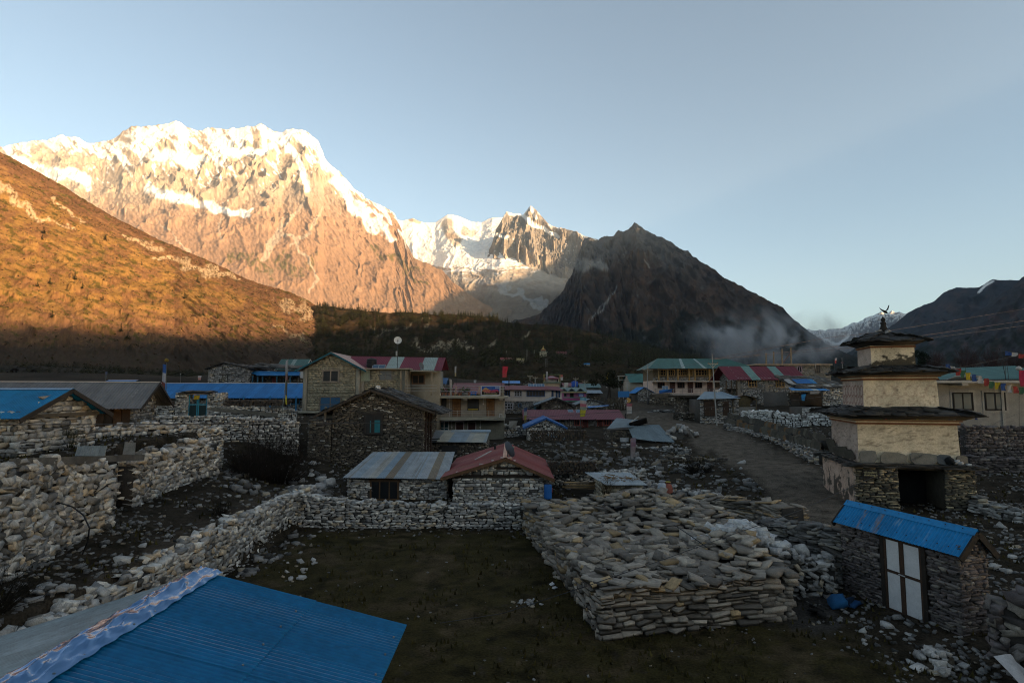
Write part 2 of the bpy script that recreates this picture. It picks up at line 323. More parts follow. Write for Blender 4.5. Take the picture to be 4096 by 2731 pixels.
FS_PROF = [(3150, 1345), (3235, 1318), (3300, 1323), (3336, 1315), (3383, 1306), (3431, 1288), (3490, 1264), (3526, 1249), (3545, 1256), (3568, 1243), (3580, 1250), (3598, 1246), (3625, 1256), (3760, 1290)]
def paint_far(px, py, t, P, rg, fn):
    top = interp(px, FS_PROF); d = py - top
    s = np.broadcast_to(cl(.17, .14, .12), px.shape + (3,))
    n = fbm(px / 14 + py / 20, py / 9 - px / 40, 5, 3) + .5 * fbm(px / 5, py / 4, 3, 6)
    sn = sst(-.05, .2, n + .28 - d / 95) + stroke(px, py, [(3290, 1345), (3330, 1375), (3360, 1370), (3400, 1340)], 7, 18, 8)
    return mix(s, SNOW * .9, np.clip(sn, 0, 1))
mountain('far_snow', FS_PROF, [(3150, 1500), (3760, 1500)], [(3150, 15000), (3760, 15000)], [(3150, 9500), (3760, 9500)], 320, 150, 1.1, paint_far, amp=.10, cell=.25, seed=41, jag=4)

RA_PROF = [(3340, 1440), (3383, 1414), (3460, 1372), (3551, 1311), (3630, 1252), (3689, 1224), (3737, 1201), (3775, 1168), (3832, 1153), (3918, 1149), (3946, 1135), (3972, 1116), (4010, 1125), (4079, 1124), (4200, 1100), (4500, 1000), (5000, 860)]
RB_PROF = [(3400, 1470), (3600, 1430), (3780, 1350), (3832, 1306), (3908, 1245), (3967, 1209), (4008, 1176), (4048, 1153), (4096, 1107), (4250, 1000), (4500, 860), (5000, 700)]
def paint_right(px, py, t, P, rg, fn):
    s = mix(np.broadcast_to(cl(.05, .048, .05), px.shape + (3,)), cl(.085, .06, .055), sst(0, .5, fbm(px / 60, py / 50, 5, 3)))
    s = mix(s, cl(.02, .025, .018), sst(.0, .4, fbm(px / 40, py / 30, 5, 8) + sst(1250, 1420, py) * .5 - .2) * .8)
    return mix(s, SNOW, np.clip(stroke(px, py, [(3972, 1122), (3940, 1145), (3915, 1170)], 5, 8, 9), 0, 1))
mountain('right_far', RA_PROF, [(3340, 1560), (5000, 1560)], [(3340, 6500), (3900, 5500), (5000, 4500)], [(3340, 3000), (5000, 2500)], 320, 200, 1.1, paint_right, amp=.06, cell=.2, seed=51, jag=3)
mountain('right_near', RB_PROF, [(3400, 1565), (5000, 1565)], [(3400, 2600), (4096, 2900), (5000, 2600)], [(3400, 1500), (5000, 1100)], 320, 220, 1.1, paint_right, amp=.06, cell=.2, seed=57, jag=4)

LH_PROF = [(-900, 250), (-400, 440), (-100, 560), (0, 606), (90, 655), (200, 715), (260, 745), (340, 800), (480, 880), (600, 940), (640, 960), (760, 1010), (900, 1072), (960, 1105), (1060, 1140), (1150, 1165), (1220, 1195), (1270, 1225), (1284, 1260), (1300, 1330), (1330, 1400)]
def paint_hill(px, py, t, P, rg, fn):
    top = interp(px, LH_PROF); d = py - top
    g = cl(.225, .125, .04); s = np.broadcast_to(g, px.shape + (3,))
    s = mix(s, cl(.15, .075, .036), sst(-.2, .25, fbm(px / 90 + py / 120, py / 45 - px / 160, 5, 2)) * .85)
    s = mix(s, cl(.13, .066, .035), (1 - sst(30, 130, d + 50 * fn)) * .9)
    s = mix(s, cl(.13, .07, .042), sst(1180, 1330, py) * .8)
    s = mix(s, cl(.065, .055, .014), sst(.12, .3, fbm(px / 30 - py / 40, py / 14 - px / 60, 5, 6) + .25 * fbm(px / 160, py / 160, 2, 4)) * .8)
    s = mix(s, cl(.05, .032, .02), sst(.2, .36, fbm(px / 7, py / 4.5, 4, 16)) * .35)
    s = mix(s, cl(.34, .2, .075), sst(.22, .4, fbm(px / 10, py / 6, 4, 19)) * .3)
    cf = stroke(px, py, [(0, 750, 22), (60, 790, 22), (130, 855, 22), (190, 880, 8), (300, 920, 5)], 16, 40, 8) + stroke(px, py, [(210, 800), (280, 855), (330, 880)], 6, 34, 9) \
        + stroke(px, py, [(490, 930, 7), (560, 970, 16), (650, 990, 14)], 14, 34, 10) + stroke(px, py, [(600, 1025, 5), (680, 1035, 14), (760, 1065, 17), (850, 1085, 22), (940, 1110, 12)], 15, 40, 11) \
        + stroke(px, py, [(1130, 1215), (1200, 1235), (1260, 1240), (1270, 1290)], 26, 70, 12) * .8 + stroke(px, py, [(1100, 1300), (1200, 1340)], 10, 60, 13) * .6
    s = mix(s, cl(.40, .29, .17), np.clip(cf, 0, 1) * sst(-.45, .1, fbm(px / 9, py / 16, 4, 14)) * .9)
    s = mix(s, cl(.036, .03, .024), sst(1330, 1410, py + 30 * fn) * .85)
    return s
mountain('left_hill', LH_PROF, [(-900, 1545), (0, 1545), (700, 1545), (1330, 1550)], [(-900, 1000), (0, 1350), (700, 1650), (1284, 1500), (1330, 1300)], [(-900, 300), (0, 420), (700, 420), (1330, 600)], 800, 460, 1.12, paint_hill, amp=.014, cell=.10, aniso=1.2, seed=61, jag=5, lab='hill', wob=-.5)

MD_PROF = [(1180, 1250), (1262, 1222), (1300, 1225), (1400, 1238), (1500, 1246), (1600, 1250), (1700, 1254), (1800, 1258), (1900, 1262), (1960, 1268), (2020, 1285), (2100, 1298), (2200, 1300), (2300, 1315), (2400, 1335), (2500, 1365), (2650, 1400), (2800, 1432), (3000, 1480), (3300, 1540)]
def paint_mound(px, py, t, P, rg, fn):
    s = mix(np.broadcast_to(cl(.034, .023, .013), px.shape + (3,)), cl(.065, .042, .022), sst(-.1, .3, fbm(px / 40, py / 25, 5, 4)))
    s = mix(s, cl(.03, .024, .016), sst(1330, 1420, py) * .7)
    sc = stroke(px, py, [(1500, 1330), (1620, 1300), (1700, 1290)], 9, 60, 5) * .5 + stroke(px, py, [(1650, 1400, 14), (1770, 1390, 18), (1830, 1370, 22), (1880, 1390, 12)], 16, 70, 6) * sst(-.1, .1, fbm(px / 7, py / 6, 3, 8)) + stroke(px, py, [(2090, 1350), (2120, 1330)], 5, 20, 7) + stroke(px, py, [(1960, 1385), (1985, 1365)], 6, 20, 17)
    return mix(s, cl(.23, .19, .13), np.clip(sc, 0, 1) * .9)
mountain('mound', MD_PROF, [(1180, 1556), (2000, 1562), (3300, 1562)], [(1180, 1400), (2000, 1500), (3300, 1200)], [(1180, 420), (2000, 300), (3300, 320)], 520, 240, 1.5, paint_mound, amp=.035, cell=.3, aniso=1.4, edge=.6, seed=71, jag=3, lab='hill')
# unseen ridge added sunward of the valley (behind and right of the camera), its crest shaped to throw the shade
SUNX, SUNY = math.sin(R(SUN_AZ)), math.cos(R(SUN_AZ)); TANE = math.tan(R(SUN_EL)); W0 = 1800.0
CREST = [(-4000, 420), (-1500, 300), (0, 205), (100, 205), (176, 198), (250, 197), (372, 220), (509, 264), (591, 284), (719, 309), (841, 324), (996, 342), (1081, 350), (1400, 470), (2000, 760), (2600, 1020), (3157, 1265), (3712, 1523), (3834, 1600), (3900, 1652), (4009, 1700), (4218, 1805),
         (4600, 1900), (4950, 2025), (5018, 2030), (5197, 2085), (5525, 2250), (5968, 2433), (6081, 2520), (6240, 2700), (6300, 2745), (7000, 2700), (12000, 2600), (15000, 2650), (17200, 2520), (17700, 2330), (18100, 2420), (18600, 2550), (20000, 2600)]
def shade_ridge():
    u = np.concatenate([np.linspace(-4000, 7000, 500), np.linspace(7050, 20000, 160)])
    h = interp(u, CREST) + W0 * TANE + (8 + u * 0 + 10 * sst(1200, 3000, u)) * fbm(u / 60, u * 0, 4, 5)
    wd_ = np.minimum(h * 0.85, 1150); rows = []
    for k, (f, g) in enumerate([(1, 0), (.8, .12), (.6, .3), (.4, .52), (.2, .78), (0.08, .92), (0, 1), (-.15, .85), (-.5, .5), (-1, 0)]):
        w = W0 - wd_ * f + (0 if g in (0, 1) else 60 * fbm(u / 130, u * 0 + k, 4, 9)); z = np.where(np.full(u.shape, g == 0), -30, h * g + (0 if g in (0, 1) else 1) * h * .05 * fbm(u / 200, u * 0 + k * .7, 4, 6))
        rows.append(np.stack([w * SUNX - u * SUNY, w * SUNY + u * SUNX, z], -1))
    A = np.array(rows); n = fbm(A[..., 0] / 150, A[..., 1] / 150, 4, 3)
    c = mix(np.broadcast_to(cl(.07, .05, .04), n.shape + (3,)), cl(.025, .028, .02), sst(-.2, .3, n))
    tag(mesh_np('mountain', A.reshape(-1, 3), gridfaces(len(rows), len(u)), c.reshape(-1, 3), M_MOUNT, smooth=True), kind='structure')
shade_ridge()
# ================================================================== VILLAGE GROUND
# heights read off the photo: (photo x, depth, height); the upper terrace on the left is a step added to these
GPTS = [(3300, 31, 1.0), (3100, 42, 1.6), (2900, 62, 2.4), (2850, 72, 2.6), (2600, 95, 3.7), (2500, 115, 4.8), (2600, 45, 1.3), (2400, 45, 1.3), (2700, 36, .9), (3000, 32, .6), (3000, 24, .35), (3560, 29.5, .8),
        (3900, 30, 1.0), (4050, 42, 1.2), (4300, 30, 1.2), (3300, 17.5, .2), (3700, 15, .25), (3600, 10, .1), (3600, 5, 0), (2100, 13.8, 0), (2100, 6, 0), (2000, 50, 1.5), (1900, 50, 1.5), (2100, 55, 1.7), (1700, 45, 1.2), (1500, 45, 1.1), (1150, 42, 1.6), (1250, 36, 1.2),
        (1600, 34, .8), (2000, 34, .8), (2300, 33, .7), (1050, 28, 1.5), (800, 21.5, 1.65), (500, 16, 1.8), (300, 13.5, 1.9), (100, 12, 1.95), (0, 8, 1.9), (450, 22.5, 2.05), (0, 15.5, 2.0), (850, 31.5, 2.2), (1000, 45, 3.2), (900, 52, 4.0), (750, 53, 4.4), (1150, 58, 4.6),
        (400, 30, 2.3), (200, 26, 2.2), (0, 21, 2.1), (-300, 20, 2.1), (500, 50, 4.9), (200, 50, 4.9), (1300, 60, 3.9), (1900, 63, 1.6), (2200, 62, 1.8), (2300, 72, 2.2), (2200, 88, 3.2), (2400, 110, 5.0), (2700, 120, 5.2), (3000, 95, 4.5), (3250, 80, 4.9), (3400, 60, 3.2), (3700, 50, 3.6), (4000, 50, 3.8), (3850, 43, 1.0), (4300, 45, 3.0),
        (0, 130, 8.2), (300, 250, 13.6), (600, 160, 10), (0, 350, 21), (-600, 300, 22), (1000, 200, 12), (1500, 250, 13), (2000, 200, 9), (2000, 140, 6), (2500, 200, 9), (3000, 250, 10), (3500, 250, 12), (4000, 200, 12), (4600, 200, 12), (1000, 90, 6.2), (600, 90, 6.2), (1500, 100, 5.5), (3600, 100, 6),
        (0, 900, 30), (1500, 900, 16), (3000, 900, 12), (4300, 900, 14), (2200, 500, 12)]
_g = np.array(GPTS, float); _gc = (_g[:, 0] - 2048) / F; _gl = np.log(_g[:, 1]); _gz = _g[:, 2]
def ground(x, y):
    x = np.asarray(x, float); y = np.maximum(np.asarray(y, float), 3.0); sh = np.broadcast(x, y).shape
    c = np.clip((x / y), -1.25, 1.25).ravel() if x.shape == sh and y.shape == sh else np.clip(np.broadcast_to(x / y, sh), -1.25, 1.25).ravel()
    l = np.log(np.broadcast_to(y, sh)).ravel(); out = np.zeros(c.shape)
    for i in range(0, len(c), 40000):
        d2 = ((c[i:i + 40000, None] - _gc) / 0.13) ** 2 + ((l[i:i + 40000, None] - _gl) / 0.16) ** 2
        w = 1 / (d2 + 0.12) ** 2.2; out[i:i + 40000] = (w * _gz).sum(1) / w.sum(1)
    z = out.reshape(sh)
    m = sst(-11.3, -10.9, x) * (1 - sst(30.05, 30.5, y)) * (1 - sst(9.5, 13, x)) * (1 - sst(17, 19, x - 0.0 * y))
    z = z * (1 - m)
    xa = np.interp(y, [0, 14, 21.3, 25.6, 33, 60], [-13.9, -14.6, -15.4, -17.3, -17.8, -30])
    up = (1 - sst(-0.5, 0.1, x - xa)) * (1 - sst(34, 48, y)) * sst(9, 12, y)
    return z + 2.35 * up
def gz(x, y): return float(ground(np.array([x]), np.array([y]))[0])
def make_ground():
    c = np.concatenate([np.linspace(-1.9, -1.02, 30), np.linspace(-1.0, 1.0, 560), np.linspace(1.02, 1.9, 30)])
    Y = np.concatenate([np.linspace(1.5, 8, 50), np.geomspace(8.1, 70, 400), np.geomspace(71, 1000, 150)])
    Cc, YY = np.meshgrid(c, Y); X = Cc * YY
    Z = ground(X, YY)
    rough = 0.05 + 0.10 * sst(12, 40, YY) * sst(-.1, .4, fbm(X / 9, YY / 9, 3, 4))
    cy = sst(-10.6, -9.5, X) * (1 - sst(28, 30, YY)) * (1 - sst(8, 11, X))
    rough = rough * (1 - .75 * cy)
    Z = Z + rough * (fbm(X / 1.6, YY / 1.6, 5, 2) + .8 * fbm(X / .35, YY / .35, 3, 8)) + .25 * sst(30, 60, YY) * fbm(X / 7, YY / 7, 3, 6)
    Z = np.where(YY > 990, -20, Z)
    px, py = PX(X, YY, Z)
    n = fbm(X / 2.2, YY / 2.2, 5, 11); n2 = fbm(X / .5, YY / .5, 4, 14)
    s = np.broadcast_to(cl(.052, .042, .030), n.shape + (3,))
    s = mix(s, cl(.034, .027, .018), sst(-.1, .3, n))
    # yard: thin dark turf with brown patches
    turf = mix(np.broadcast_to(cl(.050, .041, .015), n.shape + (3,)), cl(.080, .060, .032), sst(-.05, .35, n + .5 * n2))
    s = s + (turf - s) * (cy * sst(-.6, -.2, n2))[..., None]
    # trodden path winding up past the gate tower
    pth = stroke(px, py, [(3560, 2150, 120), (3300, 2010, 130), (3100, 1880, 95), (2960, 1800, 75), (2800, 1735, 65), (2720, 1690, 55), (2560, 1650, 60), (2480, 1615, 50)], 60, 30, 3)
    s = mix(s, cl(.17, .142, .112), pth * .85)
    s = mix(s, cl(.09, .072, .054), stroke(px, py, [(200, 2500, 90), (560, 2280, 80), (900, 2090, 50), (1080, 1990, 30)], 60, 50, 5) * .75)
    s = mix(s, cl(.075, .07, .068), stroke(px, py, [(3150, 2400, 130), (3280, 2440, 110)], 110, 60, 7) * .75)      # spilt sand
    fld = sst(75, 130, YY)
    s = mix(s, mix(np.broadcast_to(cl(.055, .045, .032), n.shape + (3,)), cl(.03, .026, .02), sst(-.1, .3, fbm(X / 25, YY / 25, 4, 3))), fld)
    s = mix(s, cl(.016, .014, .006), sst(.18, .4, fbm(X / 1.1, YY / 1.1, 4, 21)) * (1 - pth) * .7 * (1 - fld))
    tag(mesh_np('ground', np.stack([X, YY, Z], -1).reshape(-1, 3), gridfaces(len(Y), len(c)), s.reshape(-1, 3), M_EARTH, smooth=True), kind='structure')
make_ground()
# ================================================================== STONES AND BUILDING KIT
def _protos(n, lod, seed, crisp=0.97, jit=.05):
    r = np.random.default_rng(seed); P = []
    if lod == 0:
        lat = [(x, y, z) for x in (-1, 0, 1) for y in (-1, 0, 1) for z in (-1, 0, 1) if (x, y, z) != (0, 0, 0)]; idx = {p: i for i, p in enumerate(lat)}; fs = []
        for ax in range(3):
            for sg in (-1, 1):
                a, b = [(1, 2), (2, 0), (0, 1)][ax]
                for i in (-1, 0):
                    for j in (-1, 0):
                        q = []
                        for di, dj in ((0, 0), (1, 0), (1, 1), (0, 1)):
                            p = [0, 0, 0]; p[ax] = sg; p[a] = i + di; p[b] = j + dj; q.append(idx[tuple(p)])
                        fs.append(q if sg > 0 else q[::-1])
        L = np.array(lat, float); k = np.abs(L).sum(1)
        for _ in range(n):
            v = L * 0.5; v = v * np.where(k == 3, crisp * r.uniform(.82, 1.08, len(L)), np.where(k == 2, crisp * r.uniform(.9, 1.06, len(L)), crisp * r.uniform(.86, 1.0, len(L))))[:, None]
            v = v + r.normal(0, jit, v.shape); v[:, 0] *= 1 + r.normal(0, .14) * np.sign(v[:, 2]) + r.normal(0, .1) * np.sign(v[:, 1]); v[:, 2] *= 1 + r.normal(0, .16) * v[:, 0] * 2; P.append(v)
    else:
        L = np.array([(x, y, z) for z in (-1, 1) for y in (-1, 1) for x in (-1, 1)], float)
        fs = [(0, 2, 3, 1), (4, 5, 7, 6), (0, 1, 5, 4), (2, 6, 7, 3), (0, 4, 6, 2), (1, 3, 7, 5)]
        for _ in range(n): P.append(L * .5 * r.uniform(.78 if crisp > .95 else .9, 1.05, (8, 1)) + r.normal(0, jit, (8, 3)))
    return np.array(P), np.array(fs)
PRO = {0: _protos(40, 0, 1), 1: _protos(60, 1, 2), 2: _protos(60, 0, 5, 1.0, .022), 3: _protos(40, 0, 9, .82), 4: _protos(80, 1, 6, .9, .018)}
def rots(n, sx, sy, sz, r):
    a = r.normal(0, 1, (n, 3)) * np.array([sx, sy, sz]); c = np.cos(a); s = np.sin(a); M = np.zeros((n, 3, 3))
    cx, cy, cz = c.T; sx_, sy_, sz_ = s.T
    M[:, 0, 0] = cz * cy; M[:, 0, 1] = cz * sy_ * sx_ - sz_ * cx; M[:, 0, 2] = cz * sy_ * cx + sz_ * sx_
    M[:, 1, 0] = sz_ * cy; M[:, 1, 1] = sz_ * sy_ * sx_ + cz * cx; M[:, 1, 2] = sz_ * sy_ * cx - cz * sx_
    M[:, 2, 0] = -sy_; M[:, 2, 1] = cy * sx_; M[:, 2, 2] = cy * cx
    return M
class Stones:
    def __init__(s, lod=0): s.co = []; s.fc = []; s.cl = []; s.n = 0; s.lod = lod
    def add(s, C, size, M, col, lod=None):
        lod = s.lod if lod is None else lod; P, f = PRO[lod]; n = len(C)
        if n == 0: return s
        v = P[rng.integers(0, len(P), n)] * size[:, None, :]; v = np.einsum('nij,nkj->nki', M, v) + C[:, None, :]; k = P.shape[1]
        s.co.append(v.reshape(-1, 3)); s.fc.append((f[None] + (np.arange(n) * k)[:, None, None] + s.n).reshape(-1, 4)); s.cl.append(np.repeat(col, k, 0)); s.n += n * k; return s
    def mb(s, m):          # take over the boxes of an MB (quads only)
        if m.v:
            s.co.append(np.array(m.v, float)); s.fc.append(np.array([f if len(f) == 4 else f + (f[-1],) for f in m.f if len(f) <= 4]) + s.n); s.cl.append(np.array(m.c)); s.n += len(m.v)
            for f in m.f:
                if len(f) > 4:
                    for i in range(1, len(f) - 1, 2): s.fc.append(np.array([[f[0], f[i], f[i + 1], f[min(i + 2, len(f) - 1)]]]) + (s.n - len(m.v)))
        return s
    def build(s, name, mat, parent=None):
        q = np.concatenate(s.fc); t = (q[:, 2] == q[:, 3])
        return mesh_np(name, np.concatenate(s.co), q[~t], np.concatenate(s.cl), mat, parent, tris=q[t][:, :3])
def pal(tab, wts, lo=.72, hi=1.18, k=1.0):
    tab = np.array(tab); w = np.array(wts, float); w /= w.sum()
    return lambda n, r: tab[r.choice(len(tab), n, p=w)] * r.uniform(lo, hi, (n, 1)) * k
P_LIGHT = pal([(.37, .355, .325), (.30, .292, .275), (.235, .228, .218), (.31, .255, .185), (.16, .156, .148), (.075, .073, .068)], [5, 4.5, 4, 2, 2.6, 1.8], .7, 1.4)
P_GREY = pal([(.30, .29, .275), (.24, .235, .225), (.19, .185, .178), (.27, .225, .165), (.13, .125, .12), (.06, .058, .052)], [4, 4, 4, 1.4, 3, 2])
P_DARK = pal([(.085, .073, .057), (.06, .053, .046), (.115, .098, .074), (.15, .13, .10), (.36, .34, .30)], [5, 5, 4, 2, .8])
P_SLATE = pal([(.042, .040, .037), (.03, .029, .028), (.06, .056, .048), (.085, .08, .07)], [5, 5, 3, 1])
P_PILE = pal([(.175, .17, .16), (.135, .132, .127), (.225, .217, .2), (.205, .162, .10), (.085, .083, .08)], [5, 4.5, 2.5, 2.2, 3], .65, 1.3, k=np.array([1.1, 1.0, .88]))
P_PURP = pal([(.12, .105, .105), (.09, .078, .078), (.15, .135, .125), (.20, .18, .155), (.06, .054, .052)], [5, 5, 3, 1, 2], k=.78)
P_WHITE = pal([(.50, .50, .49), (.42, .42, .41), (.34, .335, .32), (.15, .145, .14)], [5, 5, 3, 1])
def course(L, top, h, l, r, z0=0.0, cut=None, split=.18):
    """stones of one wall face: rows of (along, up, length, height)"""
    out = []; z = z0; zm = max(top(s) for s in np.linspace(0, L, 40))
    while z < zm:
        hc = h * r.uniform(.65, 1.4); s = -r.uniform(0, l)
        while s < L:
            ln = l * r.choice([.5, .75, 1, 1.3, 1.8], p=[.2, .25, .25, .2, .1]) * r.uniform(.85, 1.15); a = max(s, 0); b = min(s + ln, L); m = (a + b) / 2
            if b - a > .3 * l * .5 and z + hc * .45 < top(m) and not (cut and any(c[0] < m < c[1] and c[2] < z + hc / 2 < c[3] for c in cut)):
                if r.random() < split and hc > .6 * h: out += [(m, z + hc * .27, b - a, hc * .52), (m, z + hc * .76, b - a, hc * .46)]
                else: out.append((m, z + hc / 2, b - a, hc * r.uniform(.88, 1.08)))
            s += ln
        z += hc * .97
    return np.array(out) if out else np.zeros((0, 4))
def face(st, o, u, nrm, L, top, h, l, depth, pl, r, cut=None, rot=.05, gap=.89, lod=None, z0=0.0, out=.3):
    """lay a course of stones on the plane through o, along u, facing nrm"""
    q = course(L, top, h, l, r, z0, cut)
    if not len(q): return
    n = len(q); u = np.array(u, float); nr = np.array(nrm, float)
    C = np.array(o, float)[None] + u[None] * q[:, :1] + np.array([[0, 0, 1.0]]) * q[:, 1:2] + nr[None] * r.uniform(-.5, .5, (n, 1)) * depth * out * 1.5
    B = np.stack([u, -nr, [0, 0, 1.0]], 1)
    M = np.einsum('ij,njk->nik', B, rots(n, rot, rot * 1.4, rot, r))
    st.add(C, np.stack([q[:, 2] * gap, np.full(n, depth), q[:, 3] * gap], 1), M, pl(n, r), lod)
def drystone(name, label, path, h, l, thick, pl, group=None, cat='stone wall', lod=0, sink=.15, loose=0.25, seed=0, rot=.09, follow=True, mat=None, parent=None, cap=None):
    """dry stone wall along path = [(x, y, z top)], standing on the ground"""
    r = np.random.default_rng(seed + 100); st = Stones(lod); core = MB()
    for (x0, y0, t0), (x1, y1, t1) in zip(path[:-1], path[1:]):
        L = math.hypot(x1 - x0, y1 - y0); u = np.array([(x1 - x0) / L, (y1 - y0) / L, 0]); n = np.array([u[1], -u[0], 0])
        if n[1] > 0 and abs(n[1]) > .3: n = -n
        zb = min(gz(x0, y0), gz(x1, y1), gz((x0 + x1) / 2, (y0 + y1) / 2), gz(x0 + n[0], y0 + n[1]), gz(x1 + n[0], y1 + n[1])) - sink
        tj = r.normal(0, .35 * h, 200)
        top = lambda s, t0=t0, t1=t1, L=L, zb=zb, tj=tj: t0 + (t1 - t0) * s / L - zb + tj[int(s / max(l, .05)) % 200] * loose * 2
        for sgn, th in ((1, thick * .55), (-1, thick * .55)):
            face(st, np.array([x0, y0, zb]) + n * sgn * thick * .25, u, n * sgn, L, top, h, l, th, pl, r, rot=rot, out=.18)
        k = int(L / l * 1.6)
        if k:
            s = r.uniform(0, L, k); zt = zb + np.array([top(v) for v in s]) + h * r.uniform(.0, .35, k)
            C = np.array([x0, y0, 0])[None] + u[None] * s[:, None] + n[None] * r.uniform(-.5, .5, (k, 1)) * thick * .8; C[:, 2] = zt
            sz = np.stack([l * r.uniform(.5, 1.2, k), l * r.uniform(.4, .9, k), h * r.uniform(.6, 1.1, k)], 1)
            st.add(C, sz, rots(k, .25, .25, 3, r), (cap or pl)(k, r))
        e = n * thick * .36; a = np.array([x0, y0, zb]); b = np.array([x1, y1, zb]); ta = np.array([0, 0, t0 - zb - h * .8]); tb = np.array([0, 0, t1 - zb - h * .8])
        core.hexa([a + e, b + e, b - e, a - e, a + e + ta, b + e + tb, b - e + tb, a - e + ta], (.022, .02, .018))
    st.mb(core); o = st.build(name, mat or M_STONE, parent)
    if label: tag(o, label, cat, group)
    return o
def corr(name, parent, tl, tr, br, bl, col, pitch=.1, amp=.014, mat=None, rows=3, sag=0.0, flat=False, wob=0.0, seed=0):
    """corrugated sheet between four corners (ridge left/right, eave right/left); col(s m, t 0..1, sheet no) -> colours"""
    tl, tr, br, bl = [np.array(p, float) for p in (tl, tr, br, bl)]
    L = max(np.linalg.norm(tr - tl), np.linalg.norm(br - bl)); n = max(4, int(L / pitch * 5)); s = np.linspace(0, 1, n); t = np.linspace(0, 1, rows)
    Sg, Tg = np.meshgrid(s, t)
    P = (tl + (tr - tl) * Sg[..., None]) * (1 - Tg[..., None]) + (bl + (br - bl) * Sg[..., None]) * Tg[..., None]
    N = np.cross(br - tl, tr - bl); N /= np.linalg.norm(N); N = N if N[2] > 0 else -N
    off = amp * np.cos(Sg * L / pitch * 2 * math.pi) * (0 if flat else 1) - sag * np.sin(Tg * math.pi) * np.sin(Sg * math.pi)
    if wob: off = off + wob * fbm(Sg * L / 1.2 + seed * 7, Tg * 2.0, 3, seed)
    P = P + N * off[..., None]
    sh = np.floor(Sg * L / .76 + .001).astype(int); c = col(Sg * L, Tg, sh)
    nv = P.reshape(-1, 3); A = np.concatenate([nv, nv - N * .012]); k = len(nv); q = gridfaces(rows, n)
    return mesh_np(name, A, np.concatenate([q, q[:, ::-1] + k]), np.concatenate([c.reshape(-1, 3)] * 2), mat or M_TIN, parent)
def tone(c, var=.08, rust=0.0, seed=0, alt=None, altn=(), streak=.12):
    c = np.array(c, float)
    def f(s, t, sh):
        j = 1 + var * np.sin(sh * 12.9898 + seed) * np.cos(sh * 4.1 + seed * 3); v = c[None, None] * j[..., None] * (1 + streak * fbm(s * 4, t * 1.5, 3, seed))[..., None]
        if alt is not None: v = np.where(np.isin(sh, altn)[..., None], np.array(alt)[None, None] * np.ones_like(v), v)
        if rust:
            m = sst(.0, .35, fbm(s * 1.1 + seed, t * .9, 4, seed + 5) + .35 * np.sin(sh * 7.7 + seed) + rust - .5); v = mix(v, cl(.115, .07, .035), m * .85)
        return v
    return f
BLUE, RED, GREEN, ZINC = (.006, .135, .29), (.185, .045, .05), (.045, .10, .085), (.25, .275, .285)
def slates(name, parent, tl, tr, br, bl, l=.45, run=.3, th=.035, pl=None, seed=0, lod=4, tip=.06):
    """roof of overlapping stone slabs between four corners"""
    r = np.random.default_rng(seed + 300); tl, tr, br, bl = [np.array(p, float) for p in (tl, tr, br, bl)]
    h = max(np.linalg.norm(bl - tl), np.linalg.norm(br - tr)); rows = max(2, int(h / run)); N = np.cross(br - tl, tr - bl); N /= np.linalg.norm(N); N = N if N[2] > 0 else -N
    st = Stones(lod)
    for k in range(rows):
        t = 1 - (k + .5) / rows; a = tl + (bl - tl) * t; b = tr + (br - tr) * t; L = np.linalg.norm(b - a)
        if L < .05: continue
        u = (b - a) / L; n = max(1, int(L / l)); e = np.sort(r.uniform(0, L, n + 1)) * .35 + np.linspace(0, L, n + 1) * .65
        m = (e[1:] + e[:-1]) / 2; w = (e[1:] - e[:-1]) * 1.04; d = np.cross(N, u); d /= np.linalg.norm(d)
        C = a + u * m[:, None] + N * (th * (.5 + .3 * (k % 2)) + r.uniform(0, th * .7, len(m)))[:, None] + d * r.normal(0, run * .12, (len(m), 1))
        B = np.stack([u, d, N], 1); M = np.einsum('ij,njk->nik', B, rots(len(m), tip, tip * .6, .08, r))
        st.add(C, np.stack([w, np.full(len(m), run * 1.75) * r.uniform(.85, 1.2, len(m)), th * r.uniform(.7, 1.4, len(m))], 1), M, (pl or P_SLATE)(len(m), r))
    base = MB(); z = -N * .05; base.hexa([tl + z * 2, tr + z * 2, br + z * 2, bl + z * 2, tl + z * .2, tr + z * .2, br + z * .2, bl + z * .2], (.03, .026, .022)); st.mb(base)
    return st.build(name, M_SLATE, parent)
# local frame of a building: x along the front, y away from the viewer, z up; the front wall is y = 0
def window(p, x, z, w, h, y=0.0, col=(.09, .06, .035), nx=2, nz=1, fw=.07, out=.05, pane=None, name='window', bars=True):
    m = MB(); y0, y1 = y - out, y + .06
    m.box(x, x + fw, y0, y1, z, z + h, col).box(x + w - fw, x + w, y0, y1, z, z + h, col).box(x + fw, x + w - fw, y0, y1, z + h - fw, z + h, col).box(x + fw, x + w - fw, y0, y1, z, z + fw, col)
    for i in range(1, nx): m.box(x + w * i / nx - fw * .4, x + w * i / nx + fw * .4, y0 + .012, y1, z + fw, z + h - fw, col)
    for i in range(1, nz):
        zz = z + h * i / nz
        for j in range(nx):
            xa = x + fw if j == 0 else x + w * j / nx + fw * .4; xb = x + w - fw if j == nx - 1 else x + w * (j + 1) / nx - fw * .4
            m.box(xa, xb, y0 + .016, y1, zz - fw * .32, zz + fw * .32, col)
    o = m.build(name, M_WOOD, p)
    MB().box(x + fw * .5, x + w - fw * .5, y - out * .25, y + .05, z + fw * .5, z + h - fw * .5, (.01,) * 3).build('pane', pane or M_GLASS, o)
    return o
